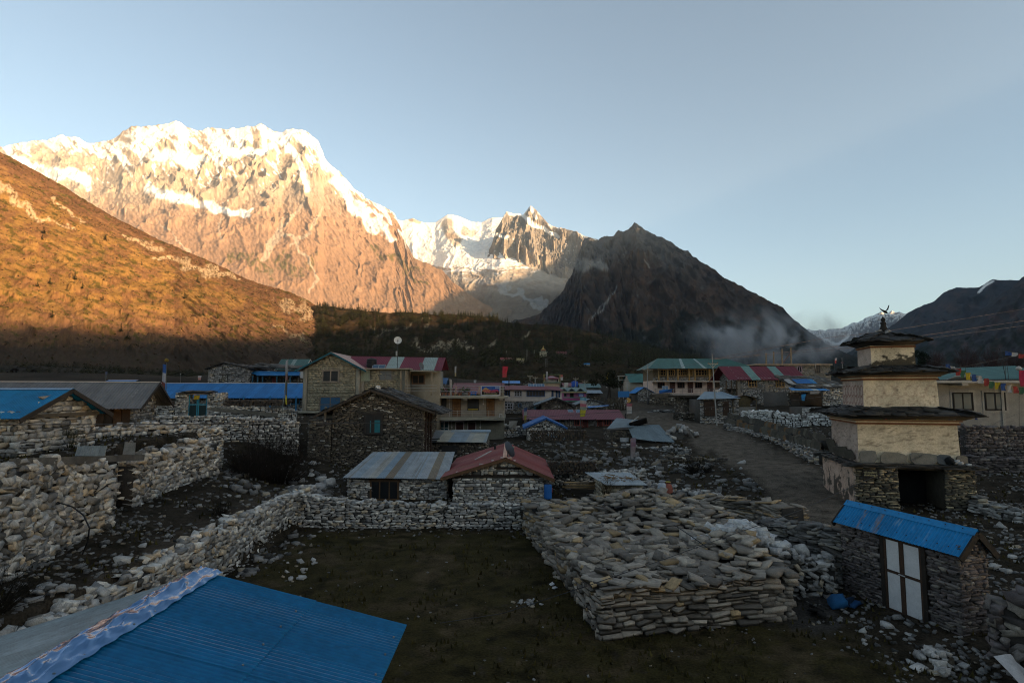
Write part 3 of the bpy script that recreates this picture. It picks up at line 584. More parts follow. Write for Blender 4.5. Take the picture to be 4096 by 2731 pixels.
def door(p, x, z, w, h, y=0.0, col=(.16, .075, .03), frame=(.07, .045, .03), out=.05, leaves=1, glazed=False):
    m = MB(); fw = .07
    m.box(x - fw, x, y - out, y + .05, z, z + h + fw, frame).box(x + w, x + w + fw, y - out, y + .05, z, z + h + fw, frame).box(x, x + w, y - out, y + .05, z + h, z + h + fw, frame)
    for i in range(leaves):
        a = x + w * i / leaves + .008; b = x + w * (i + 1) / leaves - .008; m.box(a, b, y - out * .5, y + .04, z, z + h - .01, col)
        for q0, q1 in ((.08, .42), (.5, .92)):
            m.box(a + (b - a) * .16, b - (b - a) * .16, y - out * .5 - .018, y - out * .5 + .001, z + h * q0, z + h * q1, tuple(c * .8 for c in col))
    o = m.build('door', M_WOOD, p)
    MB().box(x + w * (.1 if leaves == 1 else .46), x + w * (.1 if leaves == 1 else .46) + .05, y - out - .035, y - out * .5, z + h * .47, z + h * .53, (.3, .29, .26)).build('handle', M_METAL, o)
    return o
def shell(p, w, d, h, hr=None, axis='x', pl=P_GREY, sh=.14, sl=.3, th=.16, cut=(), lcut=(), sides='FLR', lod=1, seed=0, core=(.05, .046, .04), name='wall', mat=None, apex=.5, rot=.05, stones=True, z0=-.6):
    """four walls with gables (ridge along axis), laid in stone on the sides seen"""
    r = np.random.default_rng(seed + 500); st = Stones(lod); m = MB(); hr = hr or h; i = .07 if stones else 0
    if axis == 'x':
        a = w; m.hexa([(i, i, z0), (w - i, i, z0), (w - i, d - i, z0), (i, d - i, z0), (i, i, h), (w - i, i, h), (w - i, d - i, h), (i, d - i, h)], core)
        if hr > h: m.prism([(i, i, h), (i, d - i, h), (i, d * apex, hr - .05)], (w - 2 * i, 0, 0), core)
        tf = lambda s: h - z0; ts = lambda s: h - z0 + (hr - h) * max(0, 1 - abs(s - d * apex) / (d * (apex if s < d * apex else 1 - apex)))
    else:
        m.hexa([(i, i, z0), (w - i, i, z0), (w - i, d - i, z0), (i, d - i, z0), (i, i, h), (w - i, i, h), (w - i, d - i, h), (i, d - i, h)], core)
        if hr > h: m.prism([(i, i, h), (w - i, i, h), (w * apex, i, hr - .05)], (0, d - 2 * i, 0), core)
        ts = lambda s: h - z0; tf = lambda s: h - z0 + (hr - h) * max(0, 1 - abs(s - w * apex) / (w * (apex if s < w * apex else 1 - apex)))
    if stones:
        c2 = [(c[0], c[1], c[2] - z0, c[3] - z0) for c in cut]; c3 = [(c[0], c[1], c[2] - z0, c[3] - z0) for c in lcut]
        if 'F' in sides: face(st, (0, th * .3, z0), (1, 0, 0), (0, -1, 0), w, tf, sh, sl, th, pl, r, c2, rot)
        if 'R' in sides: face(st, (w - th * .3, 0, z0), (0, 1, 0), (1, 0, 0), d, ts, sh, sl, th, pl, r, c3, rot)
        if 'L' in sides: face(st, (th * .3, 0, z0), (0, 1, 0), (-1, 0, 0), d, ts, sh, sl, th, pl, r, c3, rot)
    st.mb(m); return st.build(name, mat or (M_STONE if stones else M_PLASTER), p)
def roof2(p, w, d, h, hr, axis='x', kind='tin', col=None, ov=.45, og=.35, pitch=.12, amp=.016, apex=.5, seed=0, mat=None, fascia=None, ridge=None, lod=1, slab=(.5, .34), sides=2, rows=4, sag=.0, wob=.0):
    """gable roof over shell(): two sheets (or slate slopes) and a ridge cap under one 'roof' part"""
    D = d if axis == 'x' else w; ra = D * apex; k1 = (hr - h) / ra; k2 = (hr - h) / (D - ra); up = .06
    def P(s, q, z): return (s, q, z) if axis == 'x' else (q, s, z)
    L = w if axis == 'x' else d; s0, s1 = -og, L + og
    A = (P(s0, ra, hr + up), P(s1, ra, hr + up), P(s1, -ov, h - ov * k1 + up), P(s0, -ov, h - ov * k1 + up))
    Bq = (P(s1, ra, hr + up), P(s0, ra, hr + up), P(s0, D + ov, h - ov * k2 + up), P(s1, D + ov, h - ov * k2 + up))
    if kind == 'tin':
        o = corr('roof', p, *A, col or tone(ZINC), pitch, amp, mat, rows, sag, wob=wob, seed=seed)
        corr('roof_sheet', o, *Bq, col or tone(ZINC), pitch, amp, mat, rows, sag, wob=wob, seed=seed + 1)
    else:
        o = slates('roof', p, *A, slab[0], slab[1], seed=seed, lod=lod); slates('roof_slabs', o, *Bq, slab[0], slab[1], seed=seed + 1, lod=lod)
    if ridge:
        m = MB(); e = .16
        for sg, k in ((-1, k1), (1, k2)):
            a, b = P(s0 - .02, ra, hr + up + .035), P(s1 + .02, ra, hr + up + .035); c, dd = P(s1 + .02, ra + sg * e, hr + up + .035 - e * k), P(s0 - .02, ra + sg * e, hr + up + .035 - e * k)
            m.add([a, b, c, dd], [(0, 1, 2, 3)], ridge)
        m.build('ridge_cap', M_TIN, o)
    if fascia:
        for s in (s0, s1):
            m = MB()
            for q, zz in ((-ov, h - ov * k1), (D + ov, h - ov * k2)):
                a = Vector(P(s, ra, hr - .03)); b = Vector(P(s, q, zz - .03)); m.bar(a, b, .05, fascia, h=.17)
            m.build('bargeboard', M_WOOD, o)
    return o
def cable(name, label, pts, r=.02, col=(.015, .015, .016), sag=0.0, group=None, parent=None, n=14):
    m = MB(); pts = [Vector(p) for p in pts]
    for a, b in zip(pts[:-1], pts[1:]):
        pr = a
        for i in range(1, n + 1):
            t = i / n; q = a.lerp(b, t) - Vector((0, 0, sag * 4 * t * (1 - t))); m.bar(pr, q, r * 2, col, n=5); pr = q
    o = m.build(name, M_METAL, parent)
    if label: tag(o, label, 'cable', group)
    return o
def flagcloth(p, name, a, w, h, cols, seed=0, wave=.06, right=(1, 0, 0), strips=True):
    """a hanging or flying piece of cloth, bands of colour from the top down, really waved"""
    a = Vector(a); u = Vector(right).normalized(); nrm = u.cross(Vector((0, 0, 1))); nu, nv = 7, 4 * len(cols); vs = []; cc = []
    for j in range(nv + 1):
        for i in range(nu):
            s, t = i / (nu - 1), j / nv; o = wave * (s * (1 if strips else .5) + .25) * math.sin(s * 5 + t * 4 + seed); dr = .18 * s * h * math.sin(seed * 1.7 + t * 2) * .3
            vs.append(a + u * (w * s * (1 - .25 * t * (1 if seed % 2 else .3))) + nrm * o + Vector((0, 0, -h * t - dr))); cc.append(cols[min(int(t * len(cols)), len(cols) - 1)])
    f = [(j * nu + i, j * nu + i + 1, (j + 1) * nu + i + 1, (j + 1) * nu + i) for j in range(nv) for i in range(nu - 1)]
    return mesh_np(name, np.array([tuple(v) for v in vs]), np.array(f), np.array(cc), M_CLOTH, p)
# ================================================================== BUILDINGS, LEFT AND MIDDLE
def X(px, Y, py=1560): return float(W(px, py, Y)[0])
def Z(py, Y): return float(W(2048, py, Y)[2])
class B:
    """a building whose front faces the viewer: place it by photo columns at its depth"""
    def __init__(s, name, label, px0, px1, Y, cat='house', group=None, rz=0.0, zb=None, py=1600):
        s.Y = Y; s.x0 = X(px0, Y, py); s.x1 = X(px1, Y, py); s.w = s.x1 - s.x0; s.zb = (min(gz(s.x0, Y), gz(s.x1, Y)) if zb is None else zb)
        s.o = thing(name, label, cat, (s.x0, Y, s.zb), rz, group)
    def x(s, px, py=1580): return X(px, s.Y, py) - s.x0
    def z(s, py, dy=0.0): return Z(py, s.Y + dy) - s.zb
    def win(s, px0, px1, py0, py1, **k):
        ym = (py0 + py1) / 2; return window(s.o, s.x(px0, ym), s.z(py1), s.x(px1, ym) - s.x(px0, ym), s.z(py0) - s.z(py1), **k)
    def dr(s, px0, px1, py0, py1, **k):
        ym = (py0 + py1) / 2; return door(s.o, s.x(px0, ym), s.z(py1), s.x(px1, ym) - s.x(px0, ym), s.z(py0) - s.z(py1), **k)
    def cut(s, *q): return [(s.x(a, (c + d) / 2), s.x(b, (c + d) / 2), s.z(d), s.z(c)) for a, b, c, d in q]
OCHRE, LILAC, TEAL, WHITE, BROWN = (.30, .185, .075), (.35, .27, .30), (.03, .13, .17), (.5, .49, .47), (.10, .06, .035)
CREAM, CEMENT = (.55, .47, .40), (.235, .205, .158)

# -- blue-roofed barn, far left
o = thing('stone_barn', 'stone barn with a bright blue corrugated roof and its gable end above the stepped walls', 'barn', (-31.5, 22, gz(-19, 21.0) - .2))
zb = o.location.z; w_, d_, h_, hr_ = 12.6, 4.0, 6.1 - zb, 7.0 - zb
shell(o, w_, d_, h_, hr_, 'x', P_LIGHT, .2, .42, .2, sides='FR', lod=0, seed=1, z0=-.8)
roof2(o, w_, d_, h_, hr_, 'x', 'tin', tone(BLUE, .05, seed=2), ov=.5, og=.45, pitch=.11, amp=.018, mat=M_TIN, fascia=(.045, .035, .028), ridge=(.16, .24, .34), rows=5)
MB().bar((w_ + .03, -.1, h_ - .12), (w_ + .03, d_ + .1, h_ - .12), .14, (.12, .10, .075)).build('beam', M_WOOD, o)
# -- brown tin roof behind it
o = thing('timber_house', 'low house with a long grey brown tin roof and dark plank front behind the barn', 'house', (-31.2, 30.2, 4.6), .30)
zb = 4.6; w_, d_, h_, hr_ = 9.6, 5.0, 1.75, 2.85
shell(o, w_, d_, h_, hr_, 'x', P_GREY, .18, .36, .16, sides='R', lod=1, seed=3, core=(.045, .03, .02))
m = MB()
for i in range(22): m.box(.2 + i * .43, .2 + i * .43 + .38, -.06, -.0, .1, h_ - .05, [(.085, .05, .028), (.05, .033, .022), (.13, .065, .03)][(i * 7) % 3])
m.build('plank_wall', M_WOOD, o)
roof2(o, w_, d_, h_, hr_, 'x', 'tin', tone((.115, .108, .104), .12, seed=4, streak=.3), ov=1.0, og=.8, pitch=.16, amp=.02, fascia=(.04, .03, .025), ridge=(.36, .27, .2), wob=.02)
# -- tiny blue hut roof behind
b = B('small_hut', 'small white hut with a blue roof peeping out behind the brown tin roof', 395, 500, 84, py=1545)
h_, hr_ = b.z(1541), b.z(1521, 3); shell(b.o, b.w, 5, h_, hr_, 'x', P_GREY, .2, .4, sides='FL', seed=5); roof2(b.o, b.w, 5, h_, hr_, 'x', 'tin', tone((.02, .13, .33), seed=6), ov=.4, og=.3, pitch=.25, ridge=(.5, .4, .4))
# -- long blue-roofed row
b = B('long_lodge', 'long low lodge under one bright blue corrugated roof, with blue posts and doors', 505, 1250, 72, py=1580)
h_, hr_ = b.z(1580), b.z(1534, 3.2)
shell(b.o, b.w, 6.4, h_, hr_, 'x', P_GREY, .16, .42, sides='FL', seed=7)
roof2(b.o, b.w, 6.4, h_, hr_, 'x', 'tin', tone((.017, .125, .32), .16, seed=8), ov=.9, og=.5, pitch=.2, amp=.025, ridge=(.40, .36, .38), rows=3)
for px in (690, 987, 1092, 1195): MB().box(b.x(px) - .07, b.x(px) + .07, -.86, -.72, -.1, h_ - .1, (.02, .15, .30)).build('post', M_PAINT, b.o)
for a, c in ((608, 640), (935, 1010), (1165, 1200), (1215, 1240)): b.win(a, c, 1585, 1616, col=WHITE if a != 1165 else (.04, .17, .3), nx=3 if c - a > 50 else 2, y=-.08)
for a in (1108, 1138): b.dr(a, a + 24, 1585, 1622, col=(.04, .17, .30), frame=(.5, .48, .46), y=-.08)
# -- lean-to in front of it at the left
b = B('lean_to', 'little lean-to with a pale blue plank roof in front of the long blue roofed lodge', 505, 620, 60, cat='shed', py=1580)
corr('roof', b.o, (0, 2.5, b.z(1566, 2.5)), (b.w, 2.5, b.z(1566, 2.5)), (b.w + .2, -.5, b.z(1582)), (-.2, -.5, b.z(1582)), tone((.10, .22, .33), .3, seed=9), .2)
shell(b.o, b.w, 2.4, b.z(1583), None, 'x', P_GREY, .18, .4, sides='F', seed=9); MB().bar((0, .2, b.z(1564)), (b.w, .2, b.z(1566)), .16, (.2, .16, .12)).build('plank', M_WOOD, b.o)
# -- stone gateway with blue doors
b = B('gateway', 'stone gateway with an open blue and white door frame in the garden wall', 704, 888, 50, cat='gate', py=1610)
ht = b.z(1571); r = np.random.default_rng(5)
for a, c in ((704, 747), (832, 888)):
    st = Stones(1); wa, wb = b.x(a), b.x(c); face(st, (wa, 0, -.4), (1, 0, 0), (0, -1, 0), wb - wa, lambda s: ht + .4, .13, .34, .22, P_LIGHT, r); face(st, (wb, 0, -.4), (0, 1, 0), (1, 0, 0), .9, lambda s: ht + .4, .13, .34, .2, P_LIGHT, r)
    m = MB(); m.box(wa + .04, wb - .04, .04, .9, -.4, ht, (.05, .045, .04)); st.mb(m); st.build('pillar', M_STONE, b.o)
slates('roof', b.o, (b.x(722), .9, ht + .12), (b.x(850), .9, ht + .16), (b.x(852), -.25, ht + .06), (b.x(718), -.25, ht + .02), .5, .5, seed=3)
m = MB(); xa, xb, zt = b.x(747), b.x(832), b.z(1578)
for q in (xa, xb - .1): m.box(q, q + .1, .1, .25, -.2, zt, (.5, .45, .46))
m.box(xa, xb, .1, .25, zt, zt + .1, (.5, .45, .46)); m.build('door_frame', M_WOOD, b.o)
for q, k in ((xa + .12, 1), (xb - .12, -1)):
    m = MB(); e = q + k * .78; lo, hi = min(q, e), max(q, e)
    m.box(lo, lo + .08, .14, .2, -.2, zt - .02, (.02, .19, .27)).box(hi - .08, hi, .14, .2, -.2, zt - .02, (.02, .19, .27)).box(lo + .08, hi - .08, .14, .2, zt - .92, zt - .82, (.02, .19, .27)).box(lo + .08, hi - .08, .15, .19, -.15, zt - .95, (.006, .02, .02))
    m.build('door', M_PAINT, b.o)
flagcloth(b.o, 'scarf', (b.x(775), .05, zt - .05), .55, .35, [(.55, .36, .03)], 3, .04)
# -- far stone house with slate roof, and its long wing
b = B('stone_house', 'grey stone gable house with a dark three-light window, in front of the hillside', 832, 992, 84, py=1500)
h_, hr_ = b.z(1473), b.z(1451); shell(b.o, b.w, 8, h_, hr_, 'y', P_GREY, .15, .42, sides='FR', seed=11, apex=.41)
roof2(b.o, b.w, 8, h_, hr_, 'y', 'slate', ov=.35, og=.4, apex=.41, seed=12, slab=(.7, .5)); b.win(876, 912, 1497, 1530, col=(.03, .03, .032), nx=3, fw=.12); b.win(890, 902, 1465, 1480, col=(.03, .03, .032), nx=1, fw=.1)
b = B('long_house', 'long slate-roofed house with a narrow blue verandah roof, joined to the grey gable house', 994, 1230, 86, py=1500)
h_ = b.z(1482); shell(b.o, b.w, 7, h_, None, 'x', P_DARK, .15, .4, sides='F', seed=13); slates('roof', b.o, (-.3, 3.6, b.z(1452, 3.6)), (b.w, 3.6, b.z(1470, 3.6)), (b.w, -.2, h_ + .25), (-.3, -.2, h_ + .45), .8, .5, .06, seed=14)
corr('verandah_roof', b.o, (-.8, -.1, b.z(1482)), (b.w, -.1, b.z(1487)), (b.w, -1.8, b.z(1503)), (2.2, -1.8, b.z(1503)), tone((.02, .12, .28), .1, seed=15), .25)
for px in (1008, 1026, 1046, 1066, 1122, 1175): MB().box(b.x(px) - .08, b.x(px) + .08, -1.6, -1.44, -.3, b.z(1503), (.03, .10, .15)).build('post', M_WOOD, b.o)
b.win(1133, 1163, 1515, 1535, col=(.04, .12, .2), y=-.1); b.dr(1090, 1106, 1508, 1545, col=(.22, .06, .05), y=-.1)
b = B('green_roofed_hut', 'small timber hut with a steep dark green roof behind the slate roof', 1112, 1213, 104, cat='hut', py=1470)
h_, hr_ = b.z(1473), b.z(1437, 2); shell(b.o, b.w, 5, h_, hr_, 'x', P_GREY, seed=16, stones=False, core=(.16, .085, .04)); roof2(b.o, b.w, 5, h_, hr_, 'x', 'tin', tone((.05, .10, .095), .1, seed=17, alt=(.18, .22, .21), altn=(3, 7)), ov=.5, og=.4, pitch=.3, fascia=WHITE)
def solar(label, c, w, h, n, tilt, rz=0.0, group=None, depth=.05):
    o = thing('solar_panel', label, 'solar panel', c, rz, group); m = MB(); mg = MB(); c_, s_ = math.cos(tilt), math.sin(tilt); f = (.42, .43, .44)
    def P(x, t, e): return (x, t * c_ - e * s_, t * s_ + e * c_)
    for i in range(n):
        a, b_ = i * w / n + .012, (i + 1) * w / n - .012
        mg.add([P(a, .02, .03), P(b_, .02, .03), P(b_, h - .02, .03), P(a, h - .02, .03)], [(0, 1, 2, 3)], (.05, .09, .14))
    for i in range(n + 1): m.bar(P(i * w / n, 0, .02), P(i * w / n, h, .02), .04, f)
    m.bar(P(0, 0, .02), P(w, 0, .02), .04, f).bar(P(0, h, .02), P(w, h, .02), .04, f).bar(P(.1, h * .8, 0), (.1, h * .8 * c_, -.1), .05, f).bar(P(w - .1, h * .8, 0), (w - .1, h * .8 * c_, -.1), .05, f)
    m.build('frame', M_METAL, o); mg.build('cells', M_SOLAR, o); return o
solar('pair of dark solar panels on the slate roof beside the green roofed hut', V(1050, 1474, 90), 1.9, 1.1, 2, .6)
solar('second pair of dark solar panels, right of the first on the slate roof', V(1078, 1475, 90.5), 1.1, .9, 1, .6)
# -- concrete block house with blue gable boards
H = B('block_house', 'two-storey concrete block house with a blue-edged gable and striped red roof wing', 1213, 1440, 60, py=1520, zb=3.3)
h_, hr_ = H.z(1470), H.z(1411)
def blocks(st, o, u, nrm, L, top, r, cut=None, c0=(.245, .215, .15)):
    q = course(L, top, .21, .40, np.random.default_rng(3), 0, cut, split=0); n = len(q); u = np.array(u, float); nr = np.array(nrm, float)
    if n: st.add(np.array(o) + u * q[:, :1] + np.array([[0, 0, 1.]]) * q[:, 1:2] + nr * r.uniform(0, .012, (n, 1)), np.stack([q[:, 2] * .93, np.full(n, .06), q[:, 3] * .9], 1), np.broadcast_to(np.stack([u, -nr, [0, 0, 1.]], 1), (n, 3, 3)), np.array(c0) * r.uniform(.78, 1.2, (n, 1)) * np.array([1, 1, 1]) , 2)
st = Stones(2); m = MB(); w_ = H.w; d_ = 8.0
zfl = H.z(1652)
m.prism([(0, 0, -1), (w_, 0, -1), (w_, 0, h_), (w_ / 2, 0, hr_), (0, 0, h_)], (0, d_, 0), (.17, .15, .115))
fx = lambda s: hr_ - (hr_ - h_) * abs(s + .5 - w_ / 2) / (w_ / 2) - .15 - zfl - .3
blocks(st, (.5, -.02, zfl + .3), (1, 0, 0), (0, -1, 0), w_ - 1.0, fx, rng, [(H.x(1288) - .5, H.x(1360) - .5, H.z(1530) - zfl - .3, H.z(1476) - zfl - .3)])
for q in (0, w_ - .42): m.box(q, q + .42, -.06, .1, -1, h_ - .1, (.225, .20, .155))
m.box(w_ / 2 - .17, w_ / 2 + .17, -.05, .1, h_ + .02, hr_ - .25, (.20, .18, .14)).box(0, w_, -.05, .05, h_ - .32, h_ - .02, (.22, .19, .15)).box(.42, w_ - .42, -.045, .05, H.z(1558), H.z(1547), (.2, .175, .135))
m.box(-.9, w_ + .3, -.75, .0, zfl, zfl + .22, (.26, .24, .19)); st.mb(m); st.build('wall', M_PLASTER, H.o)
st = Stones(1); r = np.random.default_rng(8); face(st, (.45, .0, -1), (1, 0, 0), (0, -1, 0), w_ * .34, lambda s: zfl + 1, .12, .32, .1, pal([(.22, .215, .20), (.17, .165, .155), (.4, .39, .37)], [5, 5, 1]), r); st.build('stone_infill', M_STONE, H.o)
H.win(1288, 1358, 1478, 1530, col=(.27, .22, .17), nx=2, fw=.16, y=-.05, pane=M_DARK); H.win(1278, 1365, 1585, 1650, col=(.16, .13, .10), nx=2, nz=2, y=-.05, fw=.12, pane=glass('blue_curtain', (.01, .06, .13), .3))
roof2(H.o, w_, d_, h_, hr_, 'y', 'tin', tone((.36, .25, .22), .2, seed=19), ov=.75, og=.5, pitch=.2, fascia=(.02, .105, .14))
# wing with the red roof
W2 = B('wing', 'x', 1440, 1750, 60.4, py=1520, zb=3.3); wo = W2.o; wo.parent = H.o; wo.matrix_parent_inverse = H.o.matrix_world.inverted() if False else Matrix.Identity(4)
wo.location = (W2.x0 - H.x0, .4, 0); del wo['label']; del wo['category']; wo.name = 'wing'
xs = lambda px: W2.x(px); zs = W2.z
st = Stones(2); m = MB(); xm = xs(1632)
m.box(0, xm, .0, 5, -1, zs(1477), (.17, .15, .115)).box(xm, W2.w, 1.5, 5, -1, zs(1480), (.215, .19, .145)); m.box(0, .45, -.07, .01, -1, zs(1477), (.23, .2, .155)).box(xm - .75, xm, -.07, .01, -1, zs(1477), (.225, .2, .155))
blocks(st, (.45, -.03, zs(1600)), (1, 0, 0), (0, -1, 0), xm - 1.2, lambda s: zs(1480) - zs(1600), rng, [(xs(1515) - .45, xs(1575) - .45, zs(1522) - zs(1600), 99), (xs(1440) - .45, xs(1480) - .45, zs(1526) - zs(1600), 99)], (.27, .23, .155))
st.mb(m); st.build('wing_wall', M_PLASTER, wo)
MB().box(-.1, xm + .3, -.5, 5, zs(1477), zs(1473), (.27, .25, .2)).build('slab', M_PLASTER, wo)
MB().hexa([(xm + .3, -.6, zs(1485)), (W2.w - .2, -.6, zs(1488)), (W2.w - .2, 2, zs(1486)), (xm + .3, 2, zs(1484)), (xm + .3, -.6, zs(1480)), (W2.w - .2, -.6, zs(1484)), (W2.w - .2, 2, zs(1482)), (xm + .3, 2, zs(1480))], (.26, .235, .19)).build('verandah_slab', M_PLASTER, wo)
corr('tin_panel', wo, (xs(1441), -.09, zs(1479)), (xs(1478), -.09, zs(1479)), (xs(1478), -.09, zs(1524)), (xs(1441), -.09, zs(1524)), tone((.22, .25, .19), .3, .2, 3), .12, .02)
window(wo, xs(1517), zs(1520), xs(1567) - xs(1517), zs(1481) - zs(1520), y=-.04, col=(.2, .17, .14), nx=2, fw=.06, pane=glass('hazy_glass', (.10, .10, .10), .25))
window(wo, xs(1637), zs(1536), xs(1690) - xs(1637), zs(1496) - zs(1536), y=1.46, col=(.16, .09, .05), nx=2, fw=.12)
corr('roof', wo, (-2.2, 4.6, zs(1425, 5)), (W2.w + .3, 4.6, zs(1431, 5)), (W2.w + .3, 1.0, zs(1481, 1)), (-2.2, 1.0, zs(1474, 1)), tone((.13, .013, .026), .05, seed=21, alt=(.22, .27, .25), altn=(6, 7, 11, 12, 15, 16, 19, 20)), .19, .028)
corr('rear_roof', wo, (W2.w + .3, 4.6, zs(1430, 5)), (-2.2, 4.6, zs(1425, 5)), (-2.2, 8, zs(1474, 8)), (W2.w + .3, 8, zs(1480, 8)), tone((.13, .013, .026), .05, seed=22), .19, .028)
for px in (1605, 1625, 1728): MB().box(xs(px) - .09, xs(px) + .09, -.5, -.32, zs(1582), zs(1484), (.25, .2, .14)).build('post', M_WOOD, wo)
m = MB(); 
for py in (1541, 1551, 1562): m.bar((xs(1625), -.5, zs(py)), (W2.w, -.5, zs(py)), .045, (.35, .35, .35))
m.build('railing', M_METAL, wo)
o = thing('water_tank', 'round black plastic water tank on the flat roof of the block house', 'water tank', (X(1466, 60, 1455), 62.2, Z(1473, 62.2)))
MB().lathe([(.52, 0), (.55, .1), (.5, .14), (.55, .2), (.55, .45), (.51, .49), (.55, .54), (.55, .8), (.51, .84), (.55, .9), (.5, 1.0), (.25, 1.08), (.2, 1.09)], (0, 0, 0), (.012, .012, .013), 20).build('tank_body', M_PAINT, o, smooth=False)
MB().lathe([(.2, 1.08), (.2, 1.13), (.02, 1.14)], (0, 0, 0), (.015, .015, .016), 14).build('lid', M_PAINT, o)
solar('two small blue solar panels tilted up beside the black water tank', V(1489, 1473, 61.5), 1.35, .5, 2, .9)
def dish(label, c, r, aim, pole, col, logo=True, lean=(0, 0, 0)):
    o = thing('satellite_dish', label, 'satellite dish', c); a = Vector(aim).normalized(); q = a.to_track_quat('Z', 'Y'); m = MB()
    vs = []; fs = []; n = 20
    for j in range(5):
        rr = r * j / 4; vs += [tuple(q @ Vector((rr * math.cos(2 * math.pi * i / n), rr * math.sin(2 * math.pi * i / n), .28 * rr * rr / r)) + Vector((0, 0, pole)) ) for i in range(n)]
    for j in range(4): fs += [(j * n + i, j * n + (i + 1) % n, (j + 1) * n + (i + 1) % n, (j + 1) * n + i) for i in range(n)]
    m.add(vs, fs, col); m.build('reflector', M_PAINT, o, smooth=True)
    f = q @ Vector((0, 0, r * .95)) + Vector((0, 0, pole)); m = MB(); m.bar(q @ Vector((0, -r * .8, .2 * r)) + Vector((0, 0, pole)), f, .035, (.12, .12, .12)).bar(f, f - a * .12, .09, (.2, .2, .2), n=8); m.build('feed_arm', M_METAL, o)
    m = MB(); m.bar(lean, (0, 0, pole), .07, (.05, .05, .055), n=8)
    if pole > 1.5: m.bar((-.1, 0, pole * .45), (-.1, -.02, pole * .62), .16, (.45, .45, .43))
    m.build('mast', M_METAL, o)
    if logo:
        m = MB(); 
        for k in range(3): m.add([tuple(q @ Vector((-.1 * r + .14 * r * k + dx * r, dy * r, .012 + .3 * r * .02)) + Vector((0, 0, pole))) for dx, dy in ((-.06, -.1), (.06, -.1), (.06, .06), (-.06, .06))], [(0, 1, 2, 3)], (.06, .06, .06))
        m.build('logo', M_PAINT, o)
    return o
dish('white satellite dish high on a thin mast above the red roof wing', (X(1590, 61.5, 1420), 61.5, Z(1473, 61.5)), .42, (.25, -1, .28), Z(1362, 61.5) - Z(1473, 61.5), (.55, .55, .54))
dish('small grey satellite dish on the verandah slab, low beside the striped red roof', V(1683, 1482, 60), .4, (.95, -.5, .35), .45, (.10, .11, .12), False)
def flagpole(label, px, py0, py1, Y, cols, w, h, pole=(.2, .19, .18), name='prayer_flag_pole', seed=0, lean=0.0, right=(1, .2, 0), cat='prayer flag', r=.06, group=None, start=0.0, top=None):
    b_ = V(px, py1, Y); t_ = V(px + lean, py0, Y); o = thing(name, label, cat, b_, 0, group); d = t_ - b_
    MB().bar((0, 0, -.2), d, r, pole, n=6, w2=r * .6).build('pole', M_WOOD, o)
    flagcloth(o, 'flag', d * (1 - start), w, h, cols, seed, .07 * w / .5, right)
    if top: MB().lathe([(.02, 0), (.16, .05), (.2, .16), (.1, .3), (.02, .34)], d, top, 8).build('finial', M_CLOTH, o)
    return o
YEL, BLU, WHT, RD, GRN = (.55, .42, .03), (.03, .09, .3), (.5, .5, .5), (.4, .06, .05), (.06, .16, .09)
flagpole('tall prayer flag of faded blue, white, red and yellow bands by the stone gateway', 664, 1448, 1612, 49, [BLU, BLU, (.36, .36, .40), (.36, .36, .40), (.16, .05, .04), (.06, .075, .045), (.06, .075, .045), (.45, .36, .04)], .42, 3.3, (.1, .1, .08), seed=2, right=(-1, .2, 0), start=.06, top=(.16, .11, .02), lean=2)
flagpole('thin leaning prayer pole with a faded grey streamer and yellow tail beside the block house', 1123, 1436, 1688, 46, [(.3, .31, .36), (.25, .25, .28), (.16, .07, .07), (.05, .06, .05), (.05, .06, .05), (.4, .34, .03)], .2, 3.7, (.16, .2, .2), seed=5, right=(-1, .1, 0), lean=30)
o = thing('pole_footing', 'square grey concrete footing block at the foot of the leaning prayer pole', 'concrete block', V(1126, 1690, 46)); MB().box(-.17, .17, -.17, .17, -.6, .35, (.2, .19, .17)).build('block', M_PLASTER, o)
flagpole('small white flag on a pole leaning beside the block house wall', 1190, 1480, 1530, 70, [(.5, .48, .47)], .45, .95, seed=7, lean=12)
flagpole('short prayer pole on the ridge of the small blue hut roof', 421, 1486, 1545, 80, [(.12, .13, .2), (.1, .1, .1)], .3, .9, seed=3)
flagpole('thin white stake in the field behind the long blue roof', 721, 1493, 1528, 120, [(.3, .3, .3)], .15, .3, (.35, .35, .33), seed=4)
flagpole('small pinkish white flag in the field left of the grey gable house', 792, 1503, 1522, 110, [(.55, .5, .5), (.5, .25, .22)], .6, .8, seed=6)
# -- hotel of bare cement with balconies
N = B('cement_hotel', 'bare cement hotel of two balconies and a roof terrace with a coloured banner', 1718, 2016, 63, cat='hotel', py=1660, zb=1.4)
w_ = N.w; z1, z2 = N.z(1672), N.z(1584)
m = MB(); m.box(0, w_, .9, 8, -1, z1 - .2, (.13, .125, .10)).box(0, w_, 1.0, 8, z1, z2 - .25, (.255, .215, .165)).box(w_ - 1.4, w_, .95, 1.2, -1, z1 - .2, (.135, .13, .115)).box(w_ - .62, w_, .0, .28, z2, z2 + 1.0, (.2, .18, .14)).build('wall', M_PLASTER, N.o)
MB().box(-.5, w_ + .1, -.55, 8, z1 - .2, z1 + .12, (.27, .25, .195)).build('balcony_slab', M_PLASTER, N.o)
m = MB(); m.box(-1.2, w_ + .45, -.55, 8, z2 - .22, z2, (.25, .23, .18))
for px in (1728, 1862, 2005): m.box(N.x(px) - .22, N.x(px) + .22, -.45, 1.0, z2 - .42, z2 - .22, (.23, .2, .16))
m.build('terrace_slab', M_PLASTER, N.o)
for a, c, q in ((1736, 1782, 1593), (1867, 1914, 1596)):
    o = N.win(a, c, q, q + 46, col=(.05, .045, .03), nx=2, fw=.06, y=.95, pane=M_DARK); MB().box(N.x(a) + .1, N.x(c) - .1, .9, .94, N.z(q + 46) + .06, N.z(q + 46) + .16, (.5, .36, .02)).build('sill_strip', M_PAINT, o)
